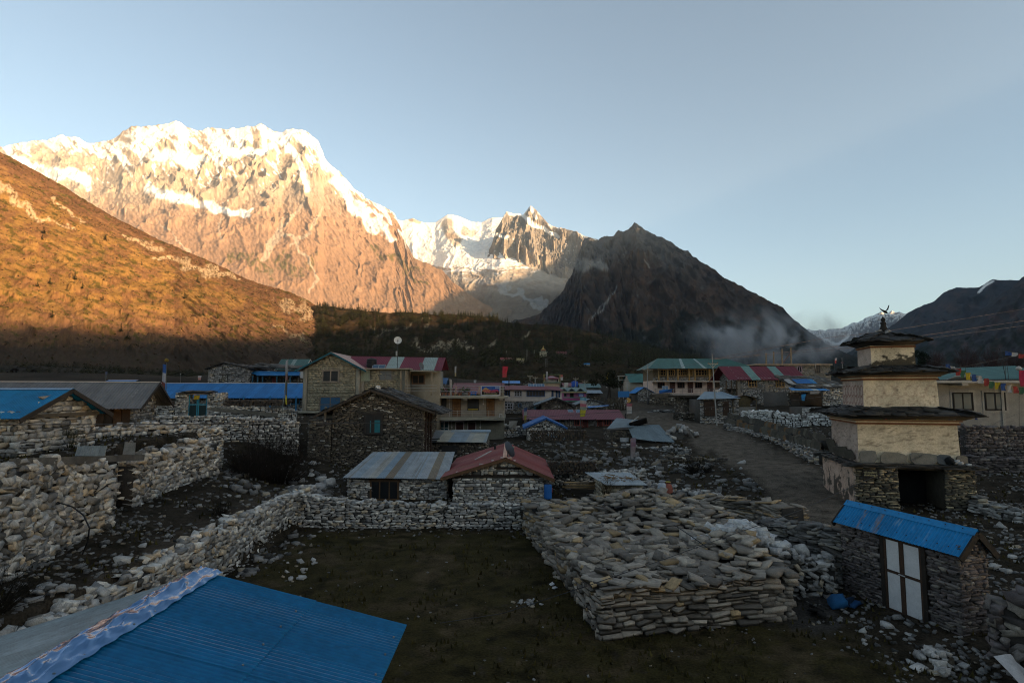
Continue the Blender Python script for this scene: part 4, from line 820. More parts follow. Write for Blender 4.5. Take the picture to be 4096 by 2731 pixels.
for a, c in ((1808, 1838), (1946, 1975)): N.dr(a, c, 1595, 1668, y=.95, col=(.235, .115, .045), frame=(.14, .075, .035))
N.dr(1712, 1722, 1590, 1668, y=.95, col=(.26, .13, .05))
N.win(1754, 1792, 1685, 1740, col=WHITE, nx=2, nz=2, y=.85, fw=.1, pane=glass('teal_glass', (.01, .04, .05), .1))
for a in (1817, 1866): N.dr(a + 4, a + 34, 1690, 1752, y=.85, col=(.05, .02, .018), frame=(.52, .45, .42))
for px, a, c in ((1795, 1590, 1668), (1932, 1590, 1618), (1805, 1684, 1718), (1920, 1684, 1722)):
    m = MB(); m.box(N.x(px) - .025, N.x(px) + .025, .86, .9, N.z(c), N.z(a), (.45, .43, .4)).box(N.x(px) - .07, N.x(px) + .07, .83, .88, N.z(a + 29), N.z(a + 24), (.55, .54, .5)); m.build('conduit', M_PAINT, N.o)
m = MB()
for i, py in enumerate((1541, 1552, 1563)): m.bar((N.x(1732), -.45, N.z(py)), (w_ + .1, -.45, N.z(py + 3)), .05, (.42, .42, .43), n=6)
for px in (1825, 1917): m.bar((N.x(px), -.45, z2), (N.x(px), -.45, N.z(1543)), .09, (.42, .33, .17), n=6)
m.build('terrace_railing', M_METAL, N.o)
m = MB()
for py in (1643, 1651, 1660): m.bar((-.3, -.45, N.z(py)), (w_ + .1, -.45, N.z(py + 2)), .045, (.40, .39, .38), n=6)
for px in (1767, 1831, 1892, 1956, 2014): m.bar((N.x(px), -.45, z1 + .1), (N.x(px), -.45, N.z(1640)), .07, (.42, .36, .27), n=6)
m.build('balcony_railing', M_METAL, N.o)
BN = thing('banner', 'coloured hotel banner in a white border hung on the terrace railing of the cement hotel', 'banner', (N.x0 + N.x(1924, 1560), 63 - .55, N.zb + N.z(1582)))
bw, bh = N.x(2002) - N.x(1924), N.z(1544) - N.z(1582)
def sheetq(m, x0, x1, z0, z1, col, y): m.add([(x0, y, z0), (x1, y, z0), (x1, y, z1), (x0, y, z1)], [(0, 1, 2, 3)], col)
m = MB(); m.box(0, bw, 0, .02, 0, bh, (.55, .53, .54)); m.build('border', M_CLOTH, BN)
m = MB(); e = .1; sheetq(m, e, bw - e, bh * .5, bh - .03, (.03, .09, .32), -.004); sheetq(m, e, bw - e, e, bh * .5, (.012, .014, .014), -.004)
m.add([(e, -.008, bh * .52), (bw * .2, -.008, bh * .82), (bw * .26, -.008, bh * .86), (bw * .5, -.008, bh * .56), (bw * .45, -.008, bh * .4), (bw * .2, -.008, bh * .36)], [(0, 1, 2, 3, 4, 5)], (.45, .32, .13))
m.lathe([(.13, 0), (.13, .01)], (bw * .5, -.01, bh * .83), (.5, .45, .4), 12); sheetq(m, bw * .73, bw * .92, bh * .76, bh * .8, (.5, .5, .5), -.008); sheetq(m, bw * .73, bw * .92, bh * .84, bh * .88, (.5, .5, .5), -.008)
m.lathe([(.11, 0), (.11, .01)], (bw * .9, -.01, bh * .2), (.4, .22, .14), 10); m.build('picture', M_CLOTH, BN)
def text(p, body, loc, size, col, rot=(math.pi / 2, 0, 0), name='lettering', w=None, align='LEFT', bold=0.0):
    c = bpy.data.curves.new(name, 'FONT'); c.body = body; c.size = size; c.align_x = align; c.extrude = .004; c.offset = bold
    k = 'ink_%d_%d_%d' % tuple(int(q * 100) for q in col)
    if k not in bpy.data.materials:
        mm = bpy.data.materials.new(k); mm.use_nodes = True; bb = mm.node_tree.nodes['Principled BSDF']; bb.inputs['Roughness'].default_value = .7; nn = nd(mm, 'ShaderNodeTexNoise'); rr = nd(mm, 'ShaderNodeMixRGB'); rr.inputs[1].default_value = (*col, 1); rr.inputs[2].default_value = (*[q * .8 for q in col], 1); mm.node_tree.links.new(nn.outputs[0], rr.inputs[0]); mm.node_tree.links.new(rr.outputs[0], bb.inputs['Base Color'])
    c.materials.append(bpy.data.materials[k]); o = bpy.data.objects.new(name, c); o.location = loc; o.rotation_euler = rot; link(o, p)
    if w:
        bpy.context.view_layer.update(); o.scale.x = w / max(o.dimensions.x, .01)
    bpy.context.view_layer.update(); me = bpy.data.meshes.new_from_object(o.evaluated_get(bpy.context.evaluated_depsgraph_get())); q = bpy.data.objects.new(name, me)
    q.location = loc; q.rotation_euler = rot; q.scale = o.scale; bpy.data.objects.remove(o); link(q, p); q.name = name; return q
text(BN, 'NORBU HOTEL', (bw * .1, -.02, bh * .42), .30, (.42, .03, .05), w=bw * .82, bold=.012); text(BN, 'AND RESTAURANT', (bw * .22, -.02, bh * .31), .14, (.42, .08, .10), w=bw * .55, bold=.006)
text(BN, 'Mt. Manaslu, Samagaun', (bw * .16, -.02, bh * .215), .09, (.5, .5, .48), w=bw * .66); text(BN, 'Yak Porter, Local Guide, Yak', (bw * .16, -.02, bh * .12), .09, (.5, .45, .05), w=bw * .66)
# things on the terrace
PLANT = (.03, .05, .02)
def potplant(label, px, Y, kind, seed):
    o = thing('flower_pot', label, 'plant pot', V(px, 1581, Y), 0, 'potted plants along the terrace edge'); MB().lathe([(.1, 0), (.15, .24), (.17, .24), (.17, .29), (.14, .3)], (0, 0, 0), (.2, .09, .06), 10).build('pot', M_PLASTER, o)
    r = random.Random(seed); m = MB()
    for i in range(26):
        a = r.uniform(0, 6.28); e = Vector((math.cos(a) * r.uniform(.05, .28), math.sin(a) * r.uniform(.05, .28), .3 + r.uniform(.12, .5))); m.bar((0, 0, .27), e, .012, PLANT, n=3); s_ = .05
        m.add([e + Vector((-s_, 0, -s_)), e + Vector((s_, 0, -s_ * .5)), e + Vector((0, s_, s_))], [(0, 1, 2)], kind)
    m.build('plant', M_PLANT, o); return o
for i, (px, k, w_l) in enumerate([(1748, (.35, .3, .25), 'at the left end'), (1768, (.06, .10, .03), 'with green leaves'), (1783, (.4, .05, .12), 'with dark pink flowers'), (1795, (.08, .11, .03), 'with a bushy crown'), (1812, (.05, .06, .03), 'almost bare'), (1836, (.3, .22, .18), 'with dry pale stalks'), (1844, (.25, .2, .15), 'with withered leaves'), (1874, (.05, .09, .03), 'with small round leaves')]):
    potplant('clay flower pot %s on the terrace edge of the cement hotel' % w_l, px, 62.9, k, i)
o = thing('shrub_tub', 'large grey tub with a spreading green shrub at mid terrace of the cement hotel', 'plant pot', V(1860, 1581, 62.9)); MB().lathe([(.3, 0), (.38, .1), (.34, .32), (.3, .34)], (0, 0, 0), (.10, .10, .10), 14).build('tub', M_PLASTER, o)
m = MB(); r = random.Random(4)
for i in range(60):
    a = r.uniform(0, 6.28); q = r.uniform(.1, .55); e = Vector((math.cos(a) * q, math.sin(a) * q, .35 + r.uniform(.1, .55))); m.bar((0, 0, .3), e, .012, PLANT, n=3); m.add([e + Vector((-.06, 0, -.05)), e + Vector((.06, 0, 0)), e + Vector((0, .05, .07))], [(0, 1, 2)], (.06, .10, .035))
m.build('plant', M_PLANT, o)
o = thing('plastic_crate', 'bright blue plastic bench crate standing on the terrace edge of the cement hotel', 'crate', V(1894, 1581, 62.9)); m = MB()
for q in (-.3, .22): m.box(q, q + .08, -.12, .12, 0, .34, (.01, .13, .42))
m.box(-.33, .33, -.14, .14, .34, .4, (.01, .14, .45)).box(-.22, .22, -.02, .02, .12, .2, (.01, .12, .4)); m.build('crate_body', M_PAINT, o)
o = thing('statuette', 'white ragged cloth bundle among the pots at the left end of the terrace', 'bundle', V(1757, 1581, 62.7)); MB().lathe([(.16, 0), (.18, .12), (.12, .3), (.1, .42), (.12, .5), (.09, .6), (.02, .64)], (0, 0, 0), (.45, .43, .4), 10).build('bundle_cloth', M_CLOTH, o)
o = thing('timber_shelter', 'small timber shelter frame with a blue tin roof behind the terrace railing', 'shelter', V(1754, 1578, 66)); m = MB()
for x in (-.5, .55): 
    for y in (0, .9): m.box(x, x + .1, y, y + .1, 0, 1.25, (.13, .11, .08))
m.bar((-.5, 0, .9), (.6, 0, .2), .07, (.12, .1, .08)).bar((.6, 0, .9), (-.5, 0, .2), .07, (.12, .1, .08)); m.build('frame', M_WOOD, o)
corr('roof', o, (-.7, 1.2, 1.95), (.9, 1.2, 1.95), (1.0, -.3, 1.25), (-.8, -.3, 1.25), tone((.07, .16, .32), seed=31), .18)
o = thing('ladder_pole', 'white painted pole leaning on the terrace railing of the cement hotel', 'pole', V(1788, 1578, 63)); MB().bar((0, 0, 0), (-.42, .15, .9), .06, (.5, .48, .46)).build('pole', M_WOOD, o)
flagpole('red and blue festival flag on a dark pole at the corner of the hotel terrace', 2005, 1462, 1580, 62.7, [(.38, .03, .05), (.38, .03, .05), (.35, .05, .06)], .62, 1.25, (.03, .03, .035), 'flagpole', 9, 5, cat='flag', start=.02, r=.05)
flagpole('thin dark pole with a pale grey pennant above the terrace of the cement hotel', 1824, 1464, 1580, 62.6, [(.34, .34, .35), (.3, .3, .3), (.33, .27, .16)], .2, 1.1, (.03, .03, .03), 'flagpole', 4, 2, right=(-1, 0, 0), r=.04)
o = thing('white_stool', 'little white plastic stool at the right end of the lower balcony', 'stool', V(2003, 1669, 62.9)); m = MB(); m.box(-.17, .17, -.15, .15, .3, .36, (.55, .54, .52))
for a in (-.17, .12):
    for b_ in (-.15, .1): m.box(a, a + .05, b_, b_ + .05, 0, .3, (.5, .49, .47))
m.build('stool_body', M_PAINT, o)
# ================================================================== MIDDLE OF THE VILLAGE
# -- dark slate house
b = B('slate_house', 'tall dark slate-built house with a sagging slab roof and one turquoise-curtained window', 1328, 1695, 45, py=1700, zb=.7)
w_ = b.w; h_ = b.z(1632); hr_ = b.z(1557); d_ = 7.5; ap = .43
wc = b.cut((1455, 1533, 1650, 1742))
shell(b.o, w_, d_, h_, hr_, 'y', P_DARK, .085, .34, .2, cut=wc, sides='FR', lod=1, seed=40, core=(.02, .018, .015), apex=ap, rot=.06)
roof2(b.o, w_, d_, h_, hr_, 'y', 'slate', ov=1.35, og=.5, apex=ap, seed=41, slab=(.65, .45), lod=1)
m = MB(); k1 = (hr_ - h_) / (w_ * ap); k2 = (hr_ - h_) / (w_ * (1 - ap))
m.bar((w_ * ap, -.5, hr_ - .08), (-1.3, -.5, h_ - 1.3 * k1 - .05), .08, (.06, .045, .032), h=.16).bar((w_ * ap, -.5, hr_ - .08), (w_ + .9, -.5, h_ - .9 * k2 - .05), .08, (.06, .045, .032), h=.16); m.build('rafters', M_WOOD, b.o)
o = b.win(1456, 1532, 1652, 1738, col=(.035, .03, .026), nx=2, fw=.16, y=-.02, out=.1, pane=M_DARK)
MB().box(b.x(1501), b.x(1523), -.05, .0, b.z(1735), b.z(1680), (.03, .18, .22)).box(b.x(1483), b.x(1486), -.05, .0, b.z(1730), b.z(1682), (.05, .2, .24)).build('curtain', M_CLOTH, o)
MB().box(b.x(1448), b.x(1545), -.14, .1, b.z(1652), b.z(1647), (.05, .045, .04)).build('lintel', M_WOOD, o)
m = MB()
for y in (.3, 1.8, 3.2): m.bar((w_ + .06, y, -.6), (w_ + .1, y + .1, h_ - .3), .16, (.05, .03, .022))
m.build('corner_posts', M_WOOD, b.o)
m = MB(); m.bar((b.x(1302), -.1, b.z(1690)), (b.x(1307), -.1, b.z(1626)), .16, (.16, .14, .11)); m.bar((b.x(1285), .2, b.z(1655)), (0, .2, b.z(1640)), .12, (.06, .05, .04)); m.build('eave_prop', M_WOOD, b.o)
b2 = thing('side_wall', 'dark slate side wall of a ruined lean-to against the tall slate house', 'stone wall', (b.x0 - 1.7, 44.6, .9)); shell(b2, 1.75, 3, Z(1680, 45) - .9, None, 'x', P_DARK, .085, .34, .2, sides='FL', seed=42, core=(.02, .018, .015))
for i, (px, py, sz) in enumerate([(1507, 1552, .3), (1516, 1553, .22), (1545, 1551, .26)]):
    o = thing('roof_stone', ['white stone weighing down the slab roof of the slate house at its ridge', 'smaller white stone next to the ridge stone on the slate house', 'dark broken slab sticking up from the ridge of the slate house'][i], 'stone', V(px, py, 46.5)); st = Stones(0); st.add(np.zeros((1, 3)), np.array([[sz * 1.4, sz, sz * (1 if i < 2 else .35)]]), rots(1, .3, .5, 1, rng), np.array([[.4, .38, .36]] if i < 2 else [[.05, .045, .04]])); st.build('stone', M_STONE, o)
# -- shed with patched roof in front of the hotel
b = B('patched_shed', 'long shed under a patchwork of old corrugated sheets right in front of the cement hotel', 1722, 1950, 49, cat='shed', py=1800, zb=.9)
h_ = b.z(1772); dk = b.cut((1765, 1828, 1782, 1860))
shell(b.o, b.w, 3, h_, None, 'x', P_DARK, .1, .32, .16, cut=dk, sides='FR', seed=44, core=(.02, .018, .016)); MB().box(dk[0][0], dk[0][1], .02, .1, -.3, dk[0][3], (.004, .004, .004)).build('doorway_dark_fill', M_DARK, b.o)
tl, tr, br, bl = (.0, 2.6, b.z(1722, 2.6)), (b.w + .1, 2.6, b.z(1725, 2.6)), (b.w - .1, -.35, b.z(1768)), (-.5, -.35, b.z(1764))
ptab = [(.12, .13, .14), (.12, .13, .14), (.31, .28, .21), (.31, .28, .21), (.16, .21, .25), (.17, .22, .26), (.16, .20, .23), (.25, .25, .22), (.30, .28, .22), (.27, .26, .21), (.2, .22, .22)]
def patch(s, t, sh): return np.array(ptab)[np.clip((s / .5).astype(int) % 11, 0, 10)] * (1 + .12 * fbm(s * 3, t * 2, 3, 4))[..., None]
corr('roof', b.o, tl, tr, br, bl, patch, .085, .016, M_ZINC, wob=.01); m = MB()
for a, c, q, k in ((-.1, 1.5, (.27, .26, .22), 0), (1.5, 3.3, (.2, .23, .24), .02), (3.3, 5.0, (.17, .23, .27), .04)): m.add([(a, 2.75, b.z(1722, 2.6) + .05 + k), (c, 2.75, b.z(1722, 2.6) + .05 + k), (c + .05, 2.2, b.z(1722, 2.6) - .12 + k), (a, 2.2, b.z(1722, 2.6) - .14 + k)], [(0, 1, 2, 3)], q)
m.build('ridge_cap', M_ZINC, b.o); m = MB(); m.bar((-.5, -.35, b.z(1757)), (.8, -.2, b.z(1753)), .09, (.03, .028, .026)).bar((-.5, -.5, b.z(1762)), (.6, -.45, b.z(1761)), .08, (.03, .028, .026)); m.build('weight_poles', M_WOOD, b.o)
# -- hut with grey and rusty tin roof
b = B('tin_hut', 'white stone hut under a grey and rust-streaked tin roof with a wide brown window', 1388, 1787, 33, cat='hut', py=1950, zb=.4)
wc = b.cut((1478, 1598, 1912, 2010)); h_ = b.z(1915)
shell(b.o, b.w, 4.3, h_, None, 'x', P_LIGHT, .15, .28, .2, cut=wc, sides='FR', lod=0, seed=46, core=(.07, .065, .055)); 
rt = [(.22, .25, .27), (.19, .24, .28), (.24, .26, .27), (.27, .26, .23), (.14, .20, .25), (.115, .075, .035), (.17, .20, .22), (.22, .24, .25), (.21, .25, .28), (.24, .26, .27), (.125, .085, .04), (.2, .22, .23), (.19, .22, .24)]
def rusty(s, t, sh):
    c = np.array(rt)[np.clip((s / 6.2 * 13).astype(int), 0, 12)]; n = fbm(s * 5, t * .8, 4, 8); return mix(c * (1 + .2 * n)[..., None], cl(.11, .075, .035), sst(.25, .5, n + .12 * np.sin(s * 2.2)) * .6)
corr('roof', b.o, (.35, 4.6, b.z(1807, 4.6)), (b.w - .0, 4.6, b.z(1806, 4.6)), (b.w + .05, -.35, b.z(1912)), (-.15, -.35, b.z(1906)), rusty, .095, .017, M_ZINC, rows=5, wob=.018, seed=3)
b.win(1480, 1596, 1918, 2000, col=(.10, .06, .03), nx=3, nz=1, fw=.09, y=.0); MB().box(wc[0][0], wc[0][1], -.06, .05, b.z(1926), b.z(1912), (.08, .05, .028)).build('lintel', M_WOOD, b.o)
# -- red-roofed hut, gable towards the viewer
b = B('red_roofed_hut', 'white stone hut with a weathered red tin roof, chimney pipe and a dark dish', 1810, 2172, 32, cat='hut', py=1960, zb=.35)
w_ = b.w; h_ = b.z(1897); hr_ = b.z(1832); ap = (b.x(2022, 1830) + .0) / w_; d_ = 8.4
shell(b.o, w_, d_, h_, hr_, 'y', P_LIGHT, .15, .30, .22, sides='FR', lod=0, seed=48, core=(.07, .065, .055), apex=ap, cut=[(-1, 9, h_ - .14, h_ + .04), (w_ * .45, w_ * .78, hr_ - .62, hr_ - .5)])
roof2(b.o, w_, d_, h_, hr_, 'y', 'tin', tone((.165, .036, .032), .1, .04, seed=49, streak=.25), ov=.62, og=.35, apex=ap, pitch=.1, amp=.012, fascia=(.10, .055, .028), ridge=(.40, .22, .15), rows=5)
MB().box(0, w_, -.02, .12, h_ - .14, h_ + .02, (.025, .018, .014)).build('tie_beam', M_WOOD, b.o); MB().box(w_ * .46, w_ * .76, -.03, .1, hr_ - .61, hr_ - .51, (.022, .017, .014)).build('upper_beam', M_WOOD, b.o)
MB().lathe([(.07, 0), (.07, .5), (.11, .5), (.11, .56), (.02, .6)], (b.x(1967), 6.5, hr_ - .35), (.02, .02, .02), 10).build('stove_pipe', M_METAL, b.o)
MB().bar((b.x(1887, 1815), 2.9, hr_ - .42), (b.x(1955, 1805), 4.0, hr_ - .02), .09, (.36, .34, .32), h=.04).build('white_batten', M_WOOD, b.o)
dish('dark dish on a bent mast at the ridge of the red-roofed hut', (b.x0 + b.x(2031, 1815), 32.3, b.zb + hr_), .48, (.85, .5, .35), .42, (.09, .10, .12), True)
o = thing('water_barrel', 'blue drum with a dark bag on it at the side of the red-roofed hut', 'barrel', V(2192, 1993, 31.6)); MB().lathe([(.2, 0), (.22, .1), (.21, .3), (.22, .5), (.21, .7), (.2, .74)], (0, 0, 0), (.012, .10, .33), 14).build('drum', M_PAINT, o)
o = thing('rubbish_bag', 'grey stuffed plastic bag with dark red cloth piled beside the blue drum', 'bag', V(2188, 1955, 32.4)); st = Stones(3); st.add(np.array([[0, 0, .1], [.18, .1, -.1], [-.05, .1, .28]]), np.array([[.5, .4, .45], [.4, .3, .3], [.35, .3, .2]]), rots(3, .2, .2, 1, rng), np.array([[.12, .12, .13], [.13, .03, .04], [.16, .16, .17]])); st.build('bag_body', M_CLOTH, o)
# -- little block shed
b = B('block_shed', 'little cement block shed with a flat pale tin roof littered with dry branches', 2403, 2573, 32.5, cat='shed', py=1950, zb=.55)
h_ = b.z(1936); shell(b.o, b.w, 2.6, h_, None, 'x', pal([(.34, .30, .22), (.27, .24, .18)], [1, 1]), .21, .4, .12, sides='FL', lod=2, seed=50, core=(.17, .15, .12), rot=.01, cut=b.cut((2474, 2532, 1956, 1990)))
corr('roof', b.o, (-.55, 3.1, b.z(1888, 3.1)), (b.w - .15, 3.1, b.z(1888, 3.1)), (b.w + .15, -.45, b.z(1934)), (.2, -.45, b.z(1934)), tone((.23, .27, .29), .08, seed=51), .1, .014, M_ZINC); b.win(2476, 2531, 1958, 1987, col=(.10, .095, .07), nx=1, fw=.08, y=-.02)
m = MB(); r = random.Random(5)
for cx, cy, n, sp in ((.75, 1.2, 60, .5), (1.75, .9, 46, .6)):
    for i in range(n):
        p = Vector((cx + r.gauss(0, sp * .5), cy + r.gauss(0, .35), 0)); p.z = b.z(1934) + (p.y + .45) * (b.z(1888, 3.1) - b.z(1934)) / 3.55 + r.uniform(.03, .12); a = r.uniform(0, 6.28); m.bar(p, p + Vector((math.cos(a) * .25, math.sin(a) * .12, r.uniform(-.03, .05))), .025, (.20, .12, .05), n=3)
o = m.build('branches_foliage', M_PLANT); o.location = b.o.location; tag(o, 'heap of dry brown branches spread on the flat tin roof of the block shed', 'branches')
# -- firewood, poles, dung cakes
def logstack(px0, px1, Y, rows, pre, n, group, rr=.09, zb=None, pat=(.10, .07, .045), lenw=.6):
    proto = []
    for k in range(5):
        m = MB(); rd = rr * (.7 + .12 * k); m.lathe([(rd * .85, -lenw / 2), (rd, -lenw / 2 + .02), (rd, lenw / 2), (rd * .9, lenw / 2 + .01)], (0, 0, 0), [(.06, .05, .04), (.045, .035, .028), (.08, .06, .04)][k % 3], 9)
        me = m.build('log', M_WOOD); c = me.data.color_attributes['Col']
        for i in range(9): c.data[i].color = (*[q * (1.6 + .2 * k) for q in pat], 1)
        S.collection.objects.unlink(me); proto.append(me.data)
    x0, x1 = X(px0, Y, 1880), X(px1, Y, 1880); z0 = gz((x0 + x1) / 2, Y) if zb is None else zb; r = random.Random(n); out = []
    for j in range(rows):
        x = x0 + (rr if j % 2 else 0)
        while x < x1 - j * .05:
            o = bpy.data.objects.new('log', r.choice(proto)); o.location = (x, Y + r.uniform(-.08, .08), z0 + rr + j * rr * 1.7); o.rotation_euler = (math.pi / 2 + r.uniform(-.05, .05), r.uniform(-.1, .1) , r.uniform(-.1, .1)); link(o); tag(o, pre, 'log', group); x += rr * 2 * r.uniform(.95, 1.1)
logstack(2196, 2395, 37, 5, 'cut end of a dark log in the firewood stack behind the red-roofed hut', 3, 'stacked firewood behind the red roofed hut', zb=1.7)
logstack(2125, 2360, 50, 5, 'dark log in the long woodpile below the hut with blue roof edges', 4, 'woodpile below the blue edged hut', .11, zb=2.6, pat=(.05, .045, .04))
for i in range(9):
    z = Z(1950, 34.5) + (i // 3) * .14; o = thing('pole', ['long dry peeled pole in the pile laid between the red-roofed hut and the block shed'][0], 'pole', (X(2262, 34.5, 1930), 34.4 + (i % 3) * .22, z), 0, 'pile of long peeled poles'); MB().bar((rnd.uniform(-.2, .3), 0, 0), (2.5 + rnd.uniform(-.4, .5), rnd.uniform(-.1, .1), rnd.uniform(-.1, .12)), .07, (.30, .20, .09) if i % 3 else (.14, .10, .06), n=6).build('pole_wood', M_WOOD, o)
# -- long red lodge
b = B('red_lodge', 'long low stone lodge under a maroon tin roof with orange red doors and shutters', 2110, 2480, 75, cat='lodge', py=1700)
h_ = b.z(1672); hr_ = b.z(1640, 3.6)
shell(b.o, b.w, 7, h_, hr_, 'x', P_GREY, .15, .42, sides='FL', seed=55)
roof2(b.o, b.w, 7, h_, hr_, 'x', 'tin', tone((.115, .02, .03), .06, seed=56), ov=.8, og=.6, pitch=.22, amp=.02, fascia=(.14, .04, .03))
for a in (2332, 2391): b.dr(a, a + 18, 1680, 1726, col=(.07, .018, .016), frame=(.30, .07, .045), y=-.1)
for a, c in ((2297, 2327), (2414, 2446), (2220, 2236)): b.win(a, c, 1676, 1702, col=(.28, .065, .045), nx=3, y=-.1, fw=.1)
m = MB(); 
for px in (2112, 2275, 2318, 2376): MB().box(b.x(px) - .06, b.x(px) + .06, -.75, -.63, -.5, h_ - .05, (.06, .05, .05)).build('post', M_WOOD, b.o)
solar('small square solar panel, the first from the gable on the maroon lodge roof', V(2273, 1648, 74.6), .65, .75, 1, .42); solar('wider solar panel beside the square one on the maroon lodge roof', V(2306, 1650, 74.6), 1.0, .85, 2, .42)
# -- hut with blue roof edges before it
b = B('blue_edged_hut', 'pale stone gable hut with bright blue roof edges in front of the maroon lodge', 2106, 2256, 60, cat='hut', py=1700, zb=1.9)
h_ = b.z(1706); hr_ = b.z(1672); shell(b.o, b.w, 5, h_, hr_, 'y', P_LIGHT, .15, .34, sides='FR', seed=57, apex=.52); roof2(b.o, b.w, 5, h_, hr_, 'y', 'tin', tone((.02, .11, .32), .06, seed=58), ov=.35, og=.3, apex=.52, pitch=.2, fascia=(.03, .10, .28))
corr('lean_roof', b.o, (b.x(2184), -.1, b.z(1734)), (b.x(2255), -.1, b.z(1750)), (b.x(2258), -1.0, b.z(1756)), (b.x(2180), -1.0, b.z(1738)), tone((.14, .22, .28), seed=59), .15, .015); corr('tin_panel', b.o, (b.x(2196), -.4, b.z(1748)), (b.x(2236), -.4, b.z(1753)), (b.x(2236), -.4, b.z(1768)), (b.x(2196), -.4, b.z(1768)), tone((.35, .36, .36), .2, seed=60), .14, .02)
# -- cream building with red roof
b = B('cream_lodge', 'two-storey lodge, cream above bare stone, red tin roof and dark blue windows', 2012, 2252, 92, cat='lodge', py=1600, zb=2.4)
h_ = b.z(1559); zf = b.z(1604); w_ = b.w; xr = b.x(2200)
m = MB(); m.box(0, xr, 0, 7, zf, h_, (.46, .40, .355)).hexa([(xr, 0, zf), (w_, 2.6, zf), (w_, 7, zf), (xr, 7, zf), (xr, 0, h_), (w_, 2.6, h_), (w_, 7, h_), (xr, 7, h_)], (.46, .40, .355)); m.build('upper_wall', M_PLASTER, b.o)
o = shell(b.o, xr, 7, zf, None, 'x', P_GREY, .15, .4, sides='FR', seed=62); o.name = 'lower_wall'
corr('roof', b.o, (-.5, 3, b.z(1541, 3)), (b.x(2170), 3, b.z(1542, 3)), (b.x(2205), -.7, b.z(1559)), (-.5, -.7, b.z(1558)), tone((.13, .022, .026), .07, seed=63), .25, .025); corr('roof_wing', b.o, (b.x(2170), 3, b.z(1542, 3)), (b.x(2243), 5, b.z(1546, 5)), (w_ + .4, 1.8, b.z(1564)), (b.x(2205), -.7, b.z(1559)), tone((.13, .025, .03), .07, seed=64), .25, .025); MB().add([(-.5, 3, b.z(1541, 3)), (b.x(2170), 3, b.z(1542, 3)), (b.x(2243), 5, b.z(1546, 5)), (w_, 8, h_), (-.5, 8, h_)], [(0, 1, 2, 3, 4)], (.16, .035, .04)).build('rear_roof', M_TIN, b.o)
DB = (.03, .07, .16)
for a, c, q0, q1, n, col in ((2018, 2041, 1561, 1585, 2, DB), (2057, 2089, 1562, 1586, 3, (.42, .42, .46)), (2106, 2180, 1561, 1586, 6, DB), (2018, 2052, 1612, 1636, 3, (.42, .42, .46)), (2072, 2086, 1612, 1628, 1, (.05, .1, .17))): b.win(a, c, q0, q1, col=col, nx=n, nz=2 if n == 3 else 1, y=-.04, fw=.12)
for a in (2207, 2225, 2237):
    x = b.x(a); y = (x - xr) / (w_ - xr) * 2.6; window(b.o, x, b.z(1590), b.x(a + 8) - x, b.z(1562) - b.z(1590), y=y - .02, col=DB, nx=2, fw=.1)
solar('row of six dark solar panels along the ridge of the cream lodge', V(2113, 1548, 94), 2.7, 1.1, 6, .5); o = thing('stove_pipe', 'thin black stove pipe standing on the red roof of the cream lodge', 'chimney', V(2036, 1543, 94.5)); MB().lathe([(.09, 0), (.09, 1.7), (.12, 1.7), (.1, 1.8)], (0, 0, 0), (.02, .02, .022), 8).build('pipe', M_METAL, o)
# -- two grey-roofed stone huts
b = B('stone_hut', 'brown stone gable hut with one long grey tin roof slope, below the cream lodge', 2165, 2277, 84, cat='hut', py=1625, zb=2.6)
h_ = b.z(1612); hr_ = b.z(1590); shell(b.o, b.w, 7, h_, hr_, 'y', P_DARK, .15, .42, sides='FLR', seed=66, apex=.53, core=(.04, .035, .03)); roof2(b.o, b.w, 7, h_, hr_, 'y', 'tin', tone((.15, .18, .20), .1, seed=67), ov=1.0, og=.4, apex=.53, pitch=.24, fascia=(.05, .05, .05)); MB().box(-1.0, -.86, -.3, -.16, -.5, h_ - .3, (.04, .14, .2)).build('post', M_WOOD, b.o)
b = B('stone_hut', 'white stone gable hut with a grey tin roof, right of the brown stone hut', 2326, 2410, 88, cat='hut', py=1625, zb=3)
h_ = b.z(1610); hr_ = b.z(1596); shell(b.o, b.w, 6, h_, hr_, 'y', P_WHITE, .15, .42, sides='FR', seed=68, apex=.42); roof2(b.o, b.w, 6, h_, hr_, 'y', 'tin', tone((.14, .17, .19), .1, seed=69), ov=1.1, og=.4, apex=.42, pitch=.24, fascia=(.05, .045, .045)); shell(thing('annex', 'low stone annex under the grey eave of the white stone hut', 'annex', (b.x0 - 1.9, 88.3, 3)), 1.8, 4, Z(1617, 88) - 3, None, 'x', P_GREY, .15, .42, sides='F', seed=70)
b = B('blue_lean_to', 'lean-to with a sloping bright blue roof against the white stone hut', 2352, 2430, 84, cat='shed', py=1630, zb=3); corr('roof', b.o, (0, 1, b.z(1626)), (b.w + .2, 1, b.z(1620)), (b.w + .2, -.8, b.z(1621)), (0, -.8, b.z(1630)), tone((.02, .13, .36), seed=71), .25); shell(b.o, b.w, 2, b.z(1631), None, 'x', P_GREY, .15, .42, sides='F', seed=71)
